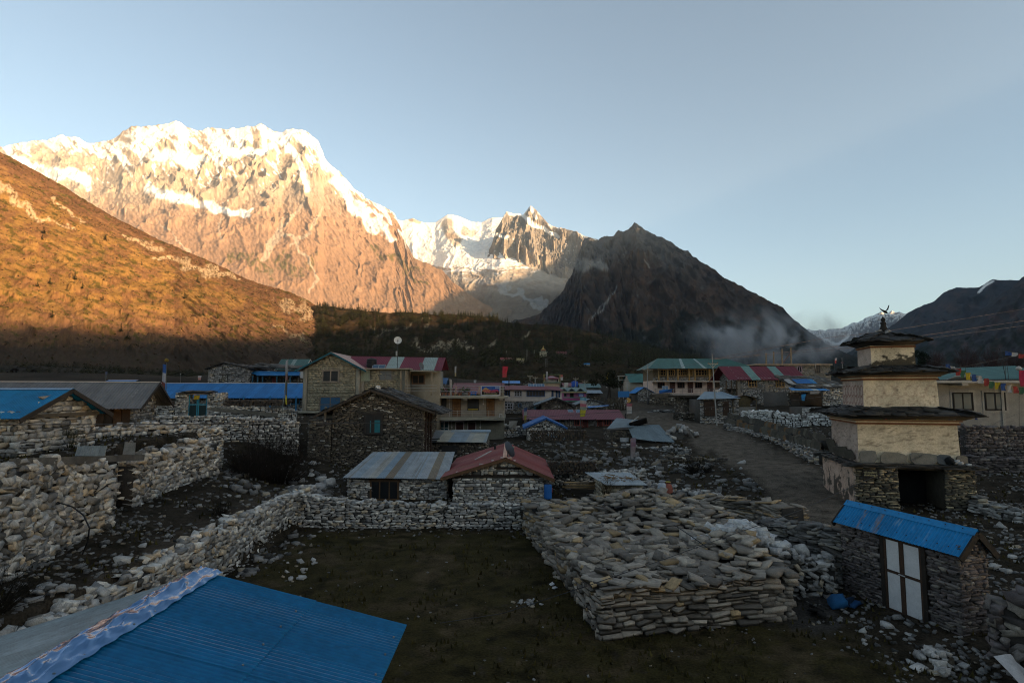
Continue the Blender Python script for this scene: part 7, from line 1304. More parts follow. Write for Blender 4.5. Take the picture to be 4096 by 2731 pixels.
def slabtop(poly, zf, n, l=.56, w=.34, th=.095, tilt=.12, zr=.17):
    poly = np.array(poly); c = 0
    while c < n:
        p = poly.min(0) + r.random(2) * (poly.max(0) - poly.min(0)); ins = all(((b[0] - a[0]) * (p[1] - a[1]) - (b[1] - a[1]) * (p[0] - a[0])) >= 0 for a, b in zip(poly, np.roll(poly, -1, 0)))
        if not ins: continue
        c += 1; k = r.uniform(.6, 1.5); up = r.random() < .12; M = rots(1, tilt * (2.2 if up else 1), tilt * (2.2 if up else 1), 3, r)[0]; SL.append((np.array([p[0], p[1], zf(*p) + r.uniform(-.05, zr)]), np.array([l * k, w * r.uniform(.7, 1.4), th * r.uniform(.6, 1.4)]), M))
A1 = Vz(2396, 2560, 0); A2 = Vz(3140, 2466, .1); A4 = Vz(2285, 2410, 0) ; A4 = Vector((2.0, 21.2, 0)); A3 = Vector((8.6, 21.6, .2)); A1t = (A1.x, A1.y, 0); zt1 = 1.22
slabface(A1t, (A2.x, A2.y, 0), zt1 + .06); slabface(A1t, (A4.x, A4.y, 0), zt1); slabface((A2.x, A2.y, .0), (A3.x, A3.y, .1), 1.35)
zf1 = lambda x, y: zt1 + .0 + .012 * (y - 16) + .45 * float(sst(6.0, 8.2, x)) * float(sst(18.2, 20.5, y)) + .1 * float(fbm(np.array(x * .6), np.array(y * .6), 3, 5))
slabtop([(A1.x + .12, A1.y + .1), (A2.x - .1, A2.y + .1), (A3.x, A3.y), (A4.x + .1, A4.y)], zf1, 360)
Bq = [(1.95, 21.1), (9.6, 21.6), (9.9, 27.0), (6.6, 29.9), (.65, 29.3)]
zf2 = lambda x, y: 1.12 + .03 * (y - 21) + 0.62 * math.exp(-((x - 6.6) / 2.4) ** 2 - ((y - 27.8) / 2.6) ** 2) - .25 * math.exp(-((x - 4.2) / .9) ** 2 - ((y - 26) / 1.6) ** 2) + .12 * float(fbm(np.array(x * .5), np.array(y * .5), 3, 8))
slabface((1.95, 21.0, 0), (.55, 29.5, 0), 1.1); slabtop(Bq, zf2, 560, l=.6, w=.36)
SL.sort(key=lambda s: float(np.linalg.norm(s[0] - np.array([0, 0, HC]))))
pc = P_PILE(24, r); PM = []
for i in range(24):
    st = Stones(4); st.add(np.zeros((1, 3)), np.ones((1, 3)), np.eye(3)[None], pc[i:i + 1]); o = st.build('stone_slab', M_STONE); PM.append(o.data); bpy.data.objects.remove(o)
for C_, S_, M_ in SL[:300]:
    o = bpy.data.objects.new('stone_slab', PM[int(r.integers(24))]); Mx = np.eye(4); Mx[:3, :3] = M_ * S_[None, :]; Mx[:3, 3] = C_; o.matrix_world = Matrix(Mx.tolist()); link(o)
    tag(o, 'flat grey quarried slab in the near part of the big stack in the yard', 'stone slab', 'slabs of the big stone stack')
st = Stones(4); k = len(SL) - 300
st.add(np.array([s[0] for s in SL[300:]]), np.array([s[1] for s in SL[300:]]), np.array([s[2] for s in SL[300:]]), P_PILE(k, r))
m = MB(); e = .25
m.hexa([(A1.x + e, A1.y + e, -.1), (A2.x - e, A2.y + e, -.1), (A3.x - e, A3.y, -.1), (A4.x + e, A4.y, -.1), (A1.x + e + .1, A1.y + e, zt1 - .04), (A2.x - e, A2.y + e, zt1 - .04), (A3.x - e, A3.y, zt1 + .05), (A4.x + e, A4.y, zt1 - .04)], (.04, .038, .036))
m.prism([(x + (.25 if x < 5 else -.2), y, -.1) for x, y in Bq], (0, 0, 1.2), (.04, .038, .036)); m.lathe([(2.3, 1.0), (1.3, 1.35), (.4, 1.6)], (6.6, 27.8, 0), (.04, .038, .036), 10); st.mb(m)
o = st.build('stacked_stone', M_STONE); tag(o, kind='stuff'); o['label'] = 'far part of the big stack of grey quarried slabs in the yard'
# loose rocks, each one an object of its own
RM = []
for i in range(28):
    st = Stones(0); st.add(np.zeros((1, 3)), np.ones((1, 3)), np.eye(3)[None], [P_LIGHT, P_GREY, P_GREY][i % 3](1, r), 3 if i % 2 else 0); o = st.build('rock', M_STONE); RM.append(o.data); bpy.data.objects.remove(o)
def rock(p, s, label, group, flat=.65, name='rock', mats=RM):
    o = bpy.data.objects.new(name, mats[int(r.integers(len(mats)))]); o.location = p; o.scale = (s * r.uniform(.8, 1.3), s * r.uniform(.7, 1.1), s * flat * r.uniform(.7, 1.2)); o.rotation_euler = (r.normal(0, .25), r.normal(0, .25), r.uniform(0, 6.28)); link(o); return tag(o, label, 'rock', group)
def rocks(n, box, lo, hi, label, group, sink=.15):
    for _ in range(n):
        p = G(r.uniform(box[0], box[1]), r.uniform(box[2], box[3])); s = lo + (hi - lo) * r.random() ** 2; p.z += s * .2 - s * sink; rock(p, s, label, group)
def heap(c, rx, ry, h, n, s, label, group, mats=RM):
    c = Vector(c)
    for _ in range(n):
        a = r.uniform(0, 6.28); q = r.random() ** .6; x, y = rx * q * math.cos(a), ry * q * math.sin(a); g = gz(c.x + x, c.y + y); rock((c.x + x, c.y + y, g + h * (1 - q ** 1.4) * r.uniform(.8, 1.0)), s * r.uniform(.6, 1.4), label, group, mats=mats)
def mound(name, c, rx, ry, h, col, label=None):
    st = Stones(3); st.add(np.array([[c[0], c[1], gz(c[0], c[1])]]), np.array([[rx * 1.7, ry * 1.7, h * 1.7]]), np.eye(3)[None], np.array([col])); o = st.build(name, M_EARTH); return tag(o, label, 'rubble') if label else o
p = G(2730, 1758); heap((p.x, p.y + 1, 0), 1.9, 1.2, 1.35, 42, .46, 'pale stone in the heap beside the fallen tin roof', 'stones heaped beside the fallen tin roof'); mound('rubble_core', (p.x, p.y + 1), 1.6, 1.0, 1.1, (.12, .115, .105), 'packed rubble under the pale stone heap by the fallen tin roof')
p = Vz(2985, 2150, 1.55); WM = []
for i in range(10):
    st = Stones(0); st.add(np.zeros((1, 3)), np.ones((1, 3)), np.eye(3)[None], pal([(.33, .33, .33), (.28, .285, .29), (.36, .355, .34)], [1, 1, 1])(1, r), 0); o = st.build('rock', M_STONE); WM.append(o.data); bpy.data.objects.remove(o)
for _ in range(60):
    x = p.x + r.normal(0, .75); y = p.y + r.normal(0, .75); q = math.hypot(x - p.x, y - p.y); rock((x, y, 1.35 + .55 * math.exp(-(q / .9) ** 2) + r.uniform(0, .15)), r.uniform(.24, .5), 'pale blocky stone in the light heap on top of the big slab stack', 'pale stones heaped on the slab stack', .7, mats=WM)
rocks(14, (1130, 1330, 1850, 1960), .3, .75, 'grey boulder among the rubble below the dark shrub', 'boulders below the dark shrub'); rocks(16, (900, 1220, 1880, 1990), .18, .5, 'pale boulder at the top of the path below the dark shrub', 'rocks at the top of the path')
rocks(18, (300, 1000, 2010, 2290), .12, .34, 'small grey rock lying on the dirt path by the terrace wall', 'rocks along the terrace path'); heap(tuple(G(230, 2380)), .7, .5, .25, 20, .22, 'rounded stone in the small pile at the foot of the near left wall', 'small pile of rounded stones on the path')
rocks(24, (960, 1260, 2190, 2330), .1, .3, 'pale stone fallen into the yard at the foot of the left wall', 'stones fallen along the left yard wall'); rocks(12, (2600, 3080, 1850, 1990), .2, .6, 'grey rock on the dark slope beside the path', 'rocks on the slope beside the path'); rocks(10, (2560, 2760, 1800, 1900), .2, .5, 'rock on the rubble field below the collapsed shed', 'rocks below the collapsed shed')
rocks(12, (3420, 3720, 2500, 2640), .1, .26, 'small grey stone on the ground before the wheel house plinth', 'stones before the wheel house'); rocks(8, (3870, 4090, 2090, 2330), .15, .4, 'dark rock on the lane behind the wheel house', 'rocks on the lane behind the wheel house')
drystone('slab_wall', 'low stack of long flat slabs beside the path behind the big stack', wp((2760, 1985, 30.5), (2900, 1992, 29.0), (3060, 2010, 27.0), (3170, 2025, 25.2)), .075, .75, 1.5, P_PILE, seed=221, lod=4, loose=.8, rot=.06)
drystone('slab_wall', 'tumbled bank of flat slabs between the stack and the wheel house', wp((3040, 2085, 23.5), (3180, 2098, 22.2), (3300, 2112, 21.3), (3398, 2118, 20.6)), .09, .55, 1.1, pal([(.13, .127, .122), (.10, .098, .094), (.17, .16, .14), (.06, .058, .055)], [4, 4, 2, 2]), seed=222, lod=4, loose=.9, rot=.1)
drystone('stone_wall', 'dark rubble retaining wall around the sandy hollow beside the wheel house', [(8.9, 20.9, 1.15), (10.2, 20.4, 1.2), (11.0, 20.0, 1.3)], .14, .3, .9, P_GREY, seed=223, lod=0, rot=.25, loose=.8)
a_ = Vz(3858, 2375, 1.75); b_ = Vz(4000, 2455, 1.55); c_ = Vz(4180, 2545, 1.4)
drystone('stone_wall', 'sloping rubble wall of big stones running down from the wheel house', [(12.45, 15.35, 1.75), (13.2, 14.4, 1.5), (14.6, 13.0, 1.25)], .22, .42, .9, P_PURP, seed=224, lod=0, rot=.3, loose=.8)
p = Vz(3750, 2640, .2); heap((p.x, p.y, 0), .62, .5, .42, 38, .2, 'brown flat stone in the rubble heap at the near right corner of the yard', 'rubble heap near the wheel house'); mound('rubble_core', (p.x, p.y), .5, .4, .3, (.10, .085, .065), 'packed earth under the rubble heap at the near right corner')
o = flagcloth(None, 'white_sheet', (0, 0, 0), 1.1, 1.5, [(.42, .43, .45)], 6, .16); o.location = Vz(3975, 2622, .75); o.rotation_euler = (R(-52), R(12), R(20)); tag(o, 'torn white plastic sheet lying over the stones at the near right corner', 'sheet')
o = thing('blue_rag', 'crumpled dark blue tarpaulin lying on the spilt sand by the wheel house', 'tarpaulin', Vz(3352, 2418, .15)); st = Stones(0); st.add(np.array([[0, 0, .08], [.3, .1, .06], [.5, 0, .04]]), np.array([[.5, .4, .25], [.45, .4, .22], [.4, .3, .1]]), rots(3, .3, .3, 2, r), np.array([[.015, .10, .24], [.01, .03, .07], [.012, .06, .16]]), 0); st.build('tarpaulin_folds', M_CLOTH, o)
o = thing('dark_rag', 'black rag lying on the spilt sand in front of the blue tarpaulin', 'rag', Vz(3262, 2445, .12)); st = Stones(0); st.add(np.array([[0, 0, .04], [.1, .25, .04], [.06, -.25, .03]]), np.array([[.32, .4, .1], [.22, .25, .08], [.2, .26, .07]]), rots(3, .2, .2, 2, r), np.array([[.012, .011, .011]] * 3), 0); st.build('rag_folds', M_CLOTH, o)
for px, py, c, lb in ((2650, 1958, (.42, .45, .50), 'big white woven sack standing on the rubble wall by the block shed'), (2672, 1962, (.30, .10, .07), 'smaller red and yellow sack next to the white sack on the rubble wall')):
    o = thing('sack', lb, 'sack', V(px, py + 12, 33)); MB().lathe([(.14, 0), (.27, .08), (.28, .3), (.22, .5), (.12, .58), (.2, .66)], (0, 0, 0), c, 12).build('sack_body', M_CLOTH, o); MB().lathe([(.12, .56), (.17, .68), (.02, .7)], (0, 0, 0), (.4, .36, .06) if c[0] < .4 else (.35, .37, .4), 8).build('sack_mouth', M_CLOTH, o)
for px, py in ((2220, 2352), (2208, 2338)): rock(G(px, py) + Vector((0, 0, .02)), .16, 'scrap of white litter on the dark turf beside the stone stack', 'white litter in the yard', .3, 'litter', WM)
heap(tuple(G(2110, 2412)), .5, .35, .06, 22, .11, 'pale chip of stone in the small scatter on the yard turf', 'pale stone chips in the yard')
# small stones nobody would count
n = 22000; cc = r.uniform(-.95, .95, n); yy = np.exp(r.uniform(math.log(8.5), math.log(60), n)); xx = cc * yy; zz = ground(xx, yy); cy_ = sst(-10.3, -9, xx) * (1 - sst(27, 29.5, yy)) * (1 - sst(8, 11, xx)); keep = (r.random(n) > .93 * cy_) & (fbm(xx / 3, yy / 3, 3, 5) + r.uniform(-.3, .3, n) > -.15); xx, yy, zz = xx[keep], yy[keep], zz[keep]; k = len(xx); pxx, pyy = PX(xx, yy, zz); rb = np.clip(stroke(pxx, pyy, [(2250, 1790), (2500, 1830), (2750, 1900), (2950, 1960)], 75, 40, 5) + stroke(pxx, pyy, [(930, 1900), (1280, 1960)], 70, 40, 6) + stroke(pxx, pyy, [(1000, 2300), (1250, 2130)], 60, 40, 7) + .8 * stroke(pxx, pyy, [(3500, 2600), (3900, 2300)], 60, 40, 8), 0, 1); s_ = r.uniform(.03, .11, k) * (1 + yy / 60) * (1 + 2.2 * rb * r.random(k) ** 2) * (1 - .5 * cy_[keep])
s_ = s_ * (1 - .85 * stroke(pxx, pyy, [(3560, 2150, 120), (3300, 2010, 130), (3100, 1880, 95), (2960, 1800, 75), (2800, 1735, 65), (2720, 1690, 55), (2560, 1650, 60)], 60, 30, 3)); st = Stones(1); st.add(np.stack([xx, yy, zz + s_ * .1], 1), np.stack([s_ * 1.3, s_, s_ * .6], 1), rots(k, .3, .3, 3, r), P_GREY(k, r) * .5); o = st.build('gravel', M_STONE); tag(o, kind='stuff'); o['label'] = 'scattered gravel and chips on the ground'
# grass tufts and low dead weeds
n = 16000; cc = r.uniform(-.95, .95, n); yy = np.exp(r.uniform(math.log(8.5), math.log(55), n)); xx = cc * yy; pt = (fbm(xx / 2.2, yy / 2.2, 4, 15) > -.02); xx, yy = xx[pt], yy[pt]; zz = ground(xx, yy); pt = stroke(*PX(xx, yy, zz), [(3560, 2150, 120), (3300, 2010, 130), (3100, 1880, 95), (2960, 1800, 75), (2800, 1735, 65), (2720, 1690, 55), (2560, 1650, 60)], 60, 30, 3) < .2; xx, yy, zz = xx[pt], yy[pt], zz[pt]; k = len(xx); hh = r.uniform(.03, .13, k) * (1 + yy / 40); ang = r.uniform(0, 6.28, k); w_ = hh * .35
co = np.stack([np.stack([xx - np.cos(ang) * w_, yy - np.sin(ang) * w_, zz - .01], 1), np.stack([xx + np.cos(ang) * w_, yy + np.sin(ang) * w_, zz - .01], 1), np.stack([xx + r.normal(0, .03, k), yy + r.normal(0, .03, k), zz + hh], 1)], 1).reshape(-1, 3)
o = mesh_np('grass', co, None, np.repeat(np.array([[.045, .038, .012]]) * r.uniform(.5, 1.6, (k, 1)), 3, 0), M_PLANT, tris=np.arange(k * 3).reshape(-1, 3)); tag(o, kind='stuff'); o['label'] = 'thin dry turf and weeds'
# dark shrubs
def shrub(name, label, c, rx, ry, h, n, col, seed, leaf=0, th=.018):
    r_ = np.random.default_rng(seed); m = []; base = np.array(c)
    a = r_.uniform(0, 6.28, n); q = r_.random(n) ** .5; b0 = np.stack([np.cos(a) * q * rx * .45, np.sin(a) * q * ry * .45, np.zeros(n)], 1); e0 = np.stack([np.cos(a) * q * rx, np.sin(a) * q * ry, h * (1.05 - .55 * q ** 2) * r_.uniform(.55, 1.0, n)], 1) + r_.normal(0, .12, (n, 3))
    A = [b0]; E = [e0]; T = [np.full(n, th)]
    for g in range(2):
        k = len(E[-1]) * 3; ix = r_.integers(0, len(E[-1]), k); t = r_.uniform(.35, 1, (k, 1)); s0 = A[-1][ix] * (1 - t) + E[-1][ix] * t; d = E[-1][ix] - A[-1][ix]; s1 = s0 + d * r_.uniform(.2, .45, (k, 1)) + r_.normal(0, .16 * h / 2, (k, 3)); A.append(s0); E.append(s1); T.append(np.full(k, th * (.6 if g == 0 else .4)))
    A = np.concatenate(A); E = np.concatenate(E); T = np.concatenate(T)[:, None]; d = E - A; u = np.cross(d, [0.3, .2, 1.]); u /= np.linalg.norm(u, axis=1)[:, None] + 1e-9; v = np.cross(d, u); v /= np.linalg.norm(v, axis=1)[:, None] + 1e-9; k = len(A)
    co = np.stack([A + u * T, A - u * T * .5 + v * T * .85, A - u * T * .5 - v * T * .85, E], 1).reshape(-1, 3) + base; f = np.array([[0, 1, 3], [1, 2, 3], [2, 0, 3]]); tr = (f[None] + (np.arange(k) * 4)[:, None, None]).reshape(-1, 3)
    return tag(mesh_np(name, co, None, np.repeat(np.array([col]) * r_.uniform(.5, 1.5, (k, 1)), 4, 0), M_PLANT, tris=tr), label, 'shrub')
p = V(1110, 1880, 36); shrub('shrub', 'big dark leafless shrub between the terrace wall and the tall slate house', (p.x, p.y, gz(p.x, p.y)), 2.5, 1.7, 2.9, 330, (.020, .016, .013), 3); p = V(1010, 1900, 33.5); shrub('shrub', 'lower dark leafless shrub at the end of the rubble terrace wall', (p.x, p.y, gz(p.x, p.y)), 1.4, 1.2, 2.0, 170, (.02, .016, .013), 4)
p = G(20, 2240); shrub('shrub', 'thin dark twiggy bush at the near left edge in front of the terrace wall', (p.x, p.y, p.z), 1.0, .8, 1.9, 90, (.02, .017, .012), 5, th=.008); p = G(-60, 2450); shrub('shrub', 'dark low bush in the near left corner beside the path', (p.x, p.y, p.z), 1.2, .9, .9, 140, (.016, .014, .01), 6, th=.01); p = V(285, 1790, 24); shrub('dry_weeds', 'dry weeds growing on the terrace under the barn wall', (p.x, p.y, p.z), .4, .3, 1.1, 30, (.04, .042, .018), 7, th=.008); p = G(2790, 1890); shrub('shrub', 'low black shrub in the dark hollow beside the path', (p.x, p.y, p.z), 1.3, .9, .7, 160, (.015, .013, .01), 8); p = G(2360, 1945); shrub('dry_weeds', 'dry brown weeds by the wall in front of the block shed', (p.x, 30.9, p.z + .6), .45, .3, .9, 60, (.05, .035, .018), 9, th=.01); p = G(885, 2060); shrub('shrub', 'small dark bush on the inner edge of the path', (p.x, p.y, p.z), .5, .4, .7, 70, (.02, .017, .012), 10, th=.01)
cable('water_hose', 'black plastic hose hanging out of the near left wall in a curve', [V(231, 2008, 16.6), V(290, 2026, 16.3), V(335, 2060, 16.2), V(358, 2110, 16.1), V(352, 2160, 16.2), V(330, 2215, 16.3)], .02, n=3)
# near roof
rf = thing('near_house', 'house right below the viewer under a bright blue corrugated roof with a crumpled ridge strip', 'house', (0, 0, 0)); RA, RBk = Vz(808, 2292, 4.2), None
ry_, rx_ = RA.y, RA.x; EY = 1.2; ev = Vz(1633, 2487, 3.42); lf = Vz(-250, 2640, 3.25)
def cb(s, t, sh): return np.broadcast_to(np.array((.0015, .098, .235)), s.shape + (3,)) * (1 + .07 * np.sin(sh * 3.3)[..., None]) * (1 + .10 * fbm(s * 3, t * 4, 4, 3))[..., None]
zs = lambda t: 4.2 + (ev.z - 4.2) * t; xsx = lambda t: rx_ + (ev.x - rx_) * t
for nm, t0, t1, up in (('upper_sheet', 0.0, .56, .012), ('lower_sheet', .54, 1.0, 0.0)):
    for i, (ya, yb, u2) in enumerate(((ry_ + .0, 6.78, .004), (6.80, 4.1, .0), (4.12, EY, .004))): corr('roof_sheet', rf, (xsx(t0), ya, zs(t0) + up + u2), (xsx(t0), yb, zs(t0) + up + u2), (xsx(t1) - (.0 if t1 < 1 else 0), yb, zs(t1) + up + u2), (xsx(t1), ya, zs(t1) + up + u2), cb, .0765, .02, painted('enamelled_tin', .36, 1.2, .2, .03, spec=.3, scale2=9, k=.95), rows=4, wob=.004, seed=i)
corr('rear_roof_sheet', rf, (rx_, EY, 4.2), (rx_, ry_, 4.2), (lf.x, lf.y + .35, lf.z), (lf.x, EY, lf.z), tone((.155, .19, .205), .12, .0, 7, streak=.35), .0765, .0135, M_ZINC, rows=4)
u = np.linspace(EY, ry_ + .1, 260); t = np.linspace(-1, 1, 41); U, Tt = np.meshgrid(u, t); wd2 = .27; zc = np.where(Tt > 0, zs(Tt * wd2 / (ev.x - rx_)), 4.2 + (lf.z - 4.2) / (lf.x - rx_) * Tt * wd2 * 1.0) + .062
cr = ridged(U / .55 + Tt * .7, Tt * 1.1 + U * .12, 3, 4) * .06 + .012 * fbm(U / .22 + Tt * 1.5, Tt * 2, 3, 7); zc = zc + cr * (1 - np.abs(Tt) ** 4 * .7) - .012 * np.abs(Tt); m_ = painted('crumpled_ridge', .17, 2, .08, .0, metal=.6, spec=.5, k=1)
mesh_np('ridge_cap', np.stack([rx_ + Tt * wd2 + .01 * np.sin(U * 20) * np.abs(Tt), U, zc], -1).reshape(-1, 3), gridfaces(41, 260), np.broadcast_to(cl(.075, .17, .33), (41 * 260, 3)), m_, rf, smooth=True)
m = MB()
for i in range(19): m.lathe([(.016, 0), (.016, .018), (.007, .024)], (rx_ + wd2 - .05, 1.5 + i * .4, float(zs((wd2 - .05) / (ev.x - rx_))) + .045), (.10, .14, .18), 8)
for i in range(14): m.lathe([(.014, 0), (.014, .018), (.006, .022)], (xsx(.52), 1.5 + i * .54, zs(.52) + .022), (.16, .2, .24), 8)
for i in range(14): m.lathe([(.014, 0), (.014, .018), (.006, .022)], (xsx(.97), 1.5 + i * .54, zs(.97) + .014), (.16, .2, .24), 8)
m.build('roof_screws', M_METAL, rf)
st = Stones(1); rr = np.random.default_rng(91); face(st, (ev.x - .45, EY, 0), (0, 1, 0), (1, 0, 0), ry_ - EY - .5, lambda s: 3.3, .16, .34, .2, P_GREY, rr); face(st, (lf.x + .5, ry_ - .6, 0), (1, 0, 0), (0, 1, 0), ev.x - lf.x - 1, lambda s: 3.2, .16, .34, .2, P_GREY, rr); st.mb(MB().box(lf.x + .5, ev.x - .5, EY, ry_ - .65, 0, 3.15, (.03, .028, .025))); st.build('wall', M_STONE, rf)
# ================================================================== POLES, WIRES, FLAGS
def upole(label, px, py0, py1, Y, arms=1, lean=0.0, col=(.32, .32, .31), armw=1.3, group=None, acol=(.42, .36, .26)):
    a = V(px + lean, py1, Y); b = V(px, py0, Y); o = thing('utility_pole', label, 'utility pole', a, 0, group); d = b - a; MB().bar((0, 0, -.5), d, .2, col, n=8, w2=.11).build('pole', M_METAL, o); m = MB()
    for k in range(arms):
        c = d * (.86 - .08 * k); m.bar(c + Vector((-armw / 2, -.06, 0)), c + Vector((armw / 2, -.06, 0)), .1, acol).bar(c + Vector((-armw * .36, -.06, 0)), c + Vector((0, -.06, -.5)), .05, acol).bar(c + Vector((armw * .36, -.06, 0)), c + Vector((0, -.06, -.5)), .05, acol)
    m.build('crossarm', M_METAL, o)
    for q in (-.45, 0, .45): MB().lathe([(.04, 0), (.06, .08), (.03, .16)], d * .86 + Vector((q * armw, -.06, .05)), (.16, .08, .05), 8).build('insulator', M_PAINT, o)
    return o
upole('tall steel utility pole with one cross-arm standing by the path at the carved slab wall', 2848, 1415, 1700, 72, lean=20); upole('second steel utility pole with a bright cross-arm left of the timber hotel', 2589, 1455, 1620, 108, armw=2.2, lean=1)
for px, a_, b_, Y, lb in ((2303, 1508, 1550, 118, 'bright utility pole with insulators among the far roofs, left of the green roof'), (2339, 1520, 1560, 116, 'short utility pole with a wide bright cross-arm on the far green roof'), (2120, 1500, 1526, 130, 'small utility pole behind the stone hut, left of the pavilion'), (2141, 1505, 1540, 128, 'thin utility pole directly left of the pavilion')): upole(lb, px, a_, b_, Y, armw=1.2)
M3 = []
cable('power_line', 'upper power line running from the tall pole past the shrine to the right', [V(2838, 1437, 72), V(3300, 1352, 76), V(3560, 1322, 78), V(4250, 1211, 80)], .02, (.30, .20, .17), sag=.0); cable('power_line', 'middle power line passing behind the top eave of the shrine', [V(2848, 1437, 72), V(3300, 1392, 74), V(3690, 1342, 76), V(4250, 1260, 78)], .02, (.30, .2, .17)); cable('power_line', 'lowest of the three power lines behind the shrine', [V(2858, 1437, 72), V(3320, 1400, 74), V(3690, 1356, 76), V(4250, 1282, 78)], .02, (.22, .17, .15))  # pinkish wire colours paint the low sunlight on them
cable('power_line', 'thin power line between the tall pole and the second pole by the timber hotel', [V(2840, 1437, 72), V(2589, 1476, 108)], .02, (.1, .09, .09), sag=.5); cable('power_line', 'thin power line from the second pole to the H-shaped pole frame', [V(2583, 1478, 108), V(2500, 1504, 112)], .025, (.1, .09, .09), sag=.4); cable('power_line', 'thin power line strung across the far roofs to the bright pole', [V(2120, 1504, 130), V(2303, 1516, 118), V(2480, 1504, 112)], .02, (.10, .09, .07), sag=.5)
cable('black_cable', 'black cable hanging level across the left houses and rising to the right', [V(-80, 1698, 18), V(800, 1696, 24), V(1720, 1689, 34), V(2200, 1664, 48), V(2560, 1641, 58), V(2862, 1628, 71)], .017, (.012, .012, .013)); cable('black_cable', 'second black cable from the tall pole across the slate house to the shrine', [V(2862, 1630, 71), V(3200, 1598, 50), V(3560, 1548, 31.5), V(3690, 1527, 31.2), V(3790, 1480, 40), V(4200, 1395, 44)], .014, (.012, .012, .013))
cable('black_cable', 'long thin cable slanting from the cement house down over the slab stack to the turf', [V(4250, 1580, 48), V(3842, 1749, 33.5), V(3200, 2040, 22.3), V(2620, 2248, 18.2), V(2340, 2345, 16.8), Vz(2010, 2452, .12), Vz(1760, 2490, .05)], .012, (.02, .02, .022)); cable('black_cable', 'thin cable from the shrine door up to the right edge above the stone wall', [V(3551, 1887, 29.0), V(3690, 1823, 30), V(3842, 1756, 34)], .01, (.05, .05, .052)); cable('black_cable', 'cable crossing in front of the middle storey of the shrine to the cement house windows', [V(3560, 1652, 29.5), V(3840, 1560, 38), V(3900, 1550, 48)], .012, (.02, .02, .02))
cable('black_cable', 'black cable drooping over the pale stone heap', [V(2620, 2110, 21.5), V(2700, 2100, 21), V(2760, 2140, 20), V(2830, 2190, 19.5)], .016, (.012, .012, .013), n=4)
# prayer flags on the right
fl = [(3782, 1456, BLU), (3800, 1464, WHT), (3822, 1474, RD), (3842, 1482, GRN), (3862, 1490, YEL), (3887, 1497, BLU), (3910, 1505, WHT), (3935, 1514, RD), (3955, 1524, GRN), (3979, 1528, YEL), (4003, 1534, BLU), (4028, 1540, WHT), (4052, 1544, RD), (4076, 1548, GRN), (4102, 1552, YEL)]
o = thing('prayer_flag_string', 'sagging string of large coloured prayer flags in front of the cement house', 'prayer flags'); cable('string', None, [V(3700, 1435, 41)] + [V(a, b, 40) for a, b, c in fl] + [V(4220, 1560, 40)], .008, (.06, .06, .06), parent=o, n=3)
for i, (a, b, c) in enumerate(fl): flagcloth(o, 'flag', V(a, b, 40), .36, .50, [tuple(q * .65 for q in c)], i, .06)
o = thing('prayer_flag_string', 'short flying string of blue, white and red flags high at the right edge', 'prayer flags'); cable('string', None, [V(4004, 1402, 40), V(4230, 1440, 40)], .008, (.06, .06, .06), parent=o, n=3)
for i, (a, b, c) in enumerate([(4020, 1404, BLU), (4046, 1409, WHT), (4074, 1416, RD), (4100, 1424, GRN)]): flagcloth(o, 'flag', V(a, b, 40), .42, .3, [tuple(q * .65 for q in c)], i, .08)
flagpole('crimson banner with a white knot on a thin pole at the right edge', 4076, 1482, 1712, 42, [(.30, .015, .05), (.30, .015, .05), (.28, .02, .05)], .8, 1.15, (.03, .028, .03), seed=3, cat='banner', name='banner_pole', r=.03, top=(.45, .42, .4))
for a in ((2320, 1588, 1745, 70, [(.12, .28, .4), (.4, .36, .36), (.4, .12, .15), (.2, .24, .2), (.45, .38, .04), (.4, .36, .04)], .85, 2.4, 'tall prayer flag of blue, white, pink and yellow on a pole before the maroon lodge', 1), (2096, 1632, 1700, 72, [(.06, .09, .2), (.3, .3, .3), (.3, .26, .05), (.12, .1, .06)], .4, 2.0, 'faded prayer flag pole at the left gable of the maroon lodge', 3), (2506, 1612, 1672, 85, [(.35, .12, .14), (.42, .38, .36), (.42, .4, .38)], 1.0, 1.6, 'pink and white pointed flag at the bend of the path below the round sign', 5), (2522, 1752, 1900, 44, [(.26, .2, .24), (.22, .13, .17), (.25, .2, .2), (.27, .24, .24)], .42, 1.45, 'torn faded purple flag on a thin pole in front of the collapsed shed', 2), (2184, 1485, 1535, 112, [(.36, .34, .34), (.3, .3, .32)], .4, 1.6, 'white flag on a pole at the left corner of the pavilion', 4), (2242, 1499, 1540, 112, [(.40, .12, .1), (.42, .4, .38)], .5, 1.1, 'small red and white flag right of the pavilion', 6), (2256, 1530, 1552, 104, [(.45, .43, .4)], .8, .9, 'plain white flag at the corner of the pink house', 2), (1798, 1515, 1580, 70, [(.40, .37, .34), (.34, .32, .3), (.3, .2, .18)], .3, 3.0, 'pale streamer flag standing behind the left of the hotel terrace', 4), (1895, 1519, 1536, 120, [(.42, .42, .42)], .6, .9, 'tiny white flag behind the red roof in back of the hotel terrace', 5), (3339, 1432, 1480, 120, [(.45, .4, .4), (.4, .08, .08)], .5, 1.1, 'white and red flag on a mast between the unfinished building and the shrine', 3)): flagpole(a[7], a[0], a[1], a[2], a[3], a[4], a[5], a[6], (.14, .13, .13), seed=a[8], r=.05)
for i, (px, a_, b_) in enumerate(((3337 - 75, 1432, 1475), (3370, 1430, 1478))): o = thing('antenna_mast', ['thin aerial mast rising from the unfinished building, nearer its corner', 'thin aerial mast just left of the shrine with a small box'][i], 'mast', V(px, b_, 140)); MB().bar((0, 0, 0), (0, 0, (b_ - a_) / F * 140), .1, (.3, .3, .3), n=5).build('mast_tube', M_METAL, o)
MB().box(-.25, .25, -.1, .1, 1.5, 1.9, (.1, .06, .07)).build('box', M_PAINT, o)
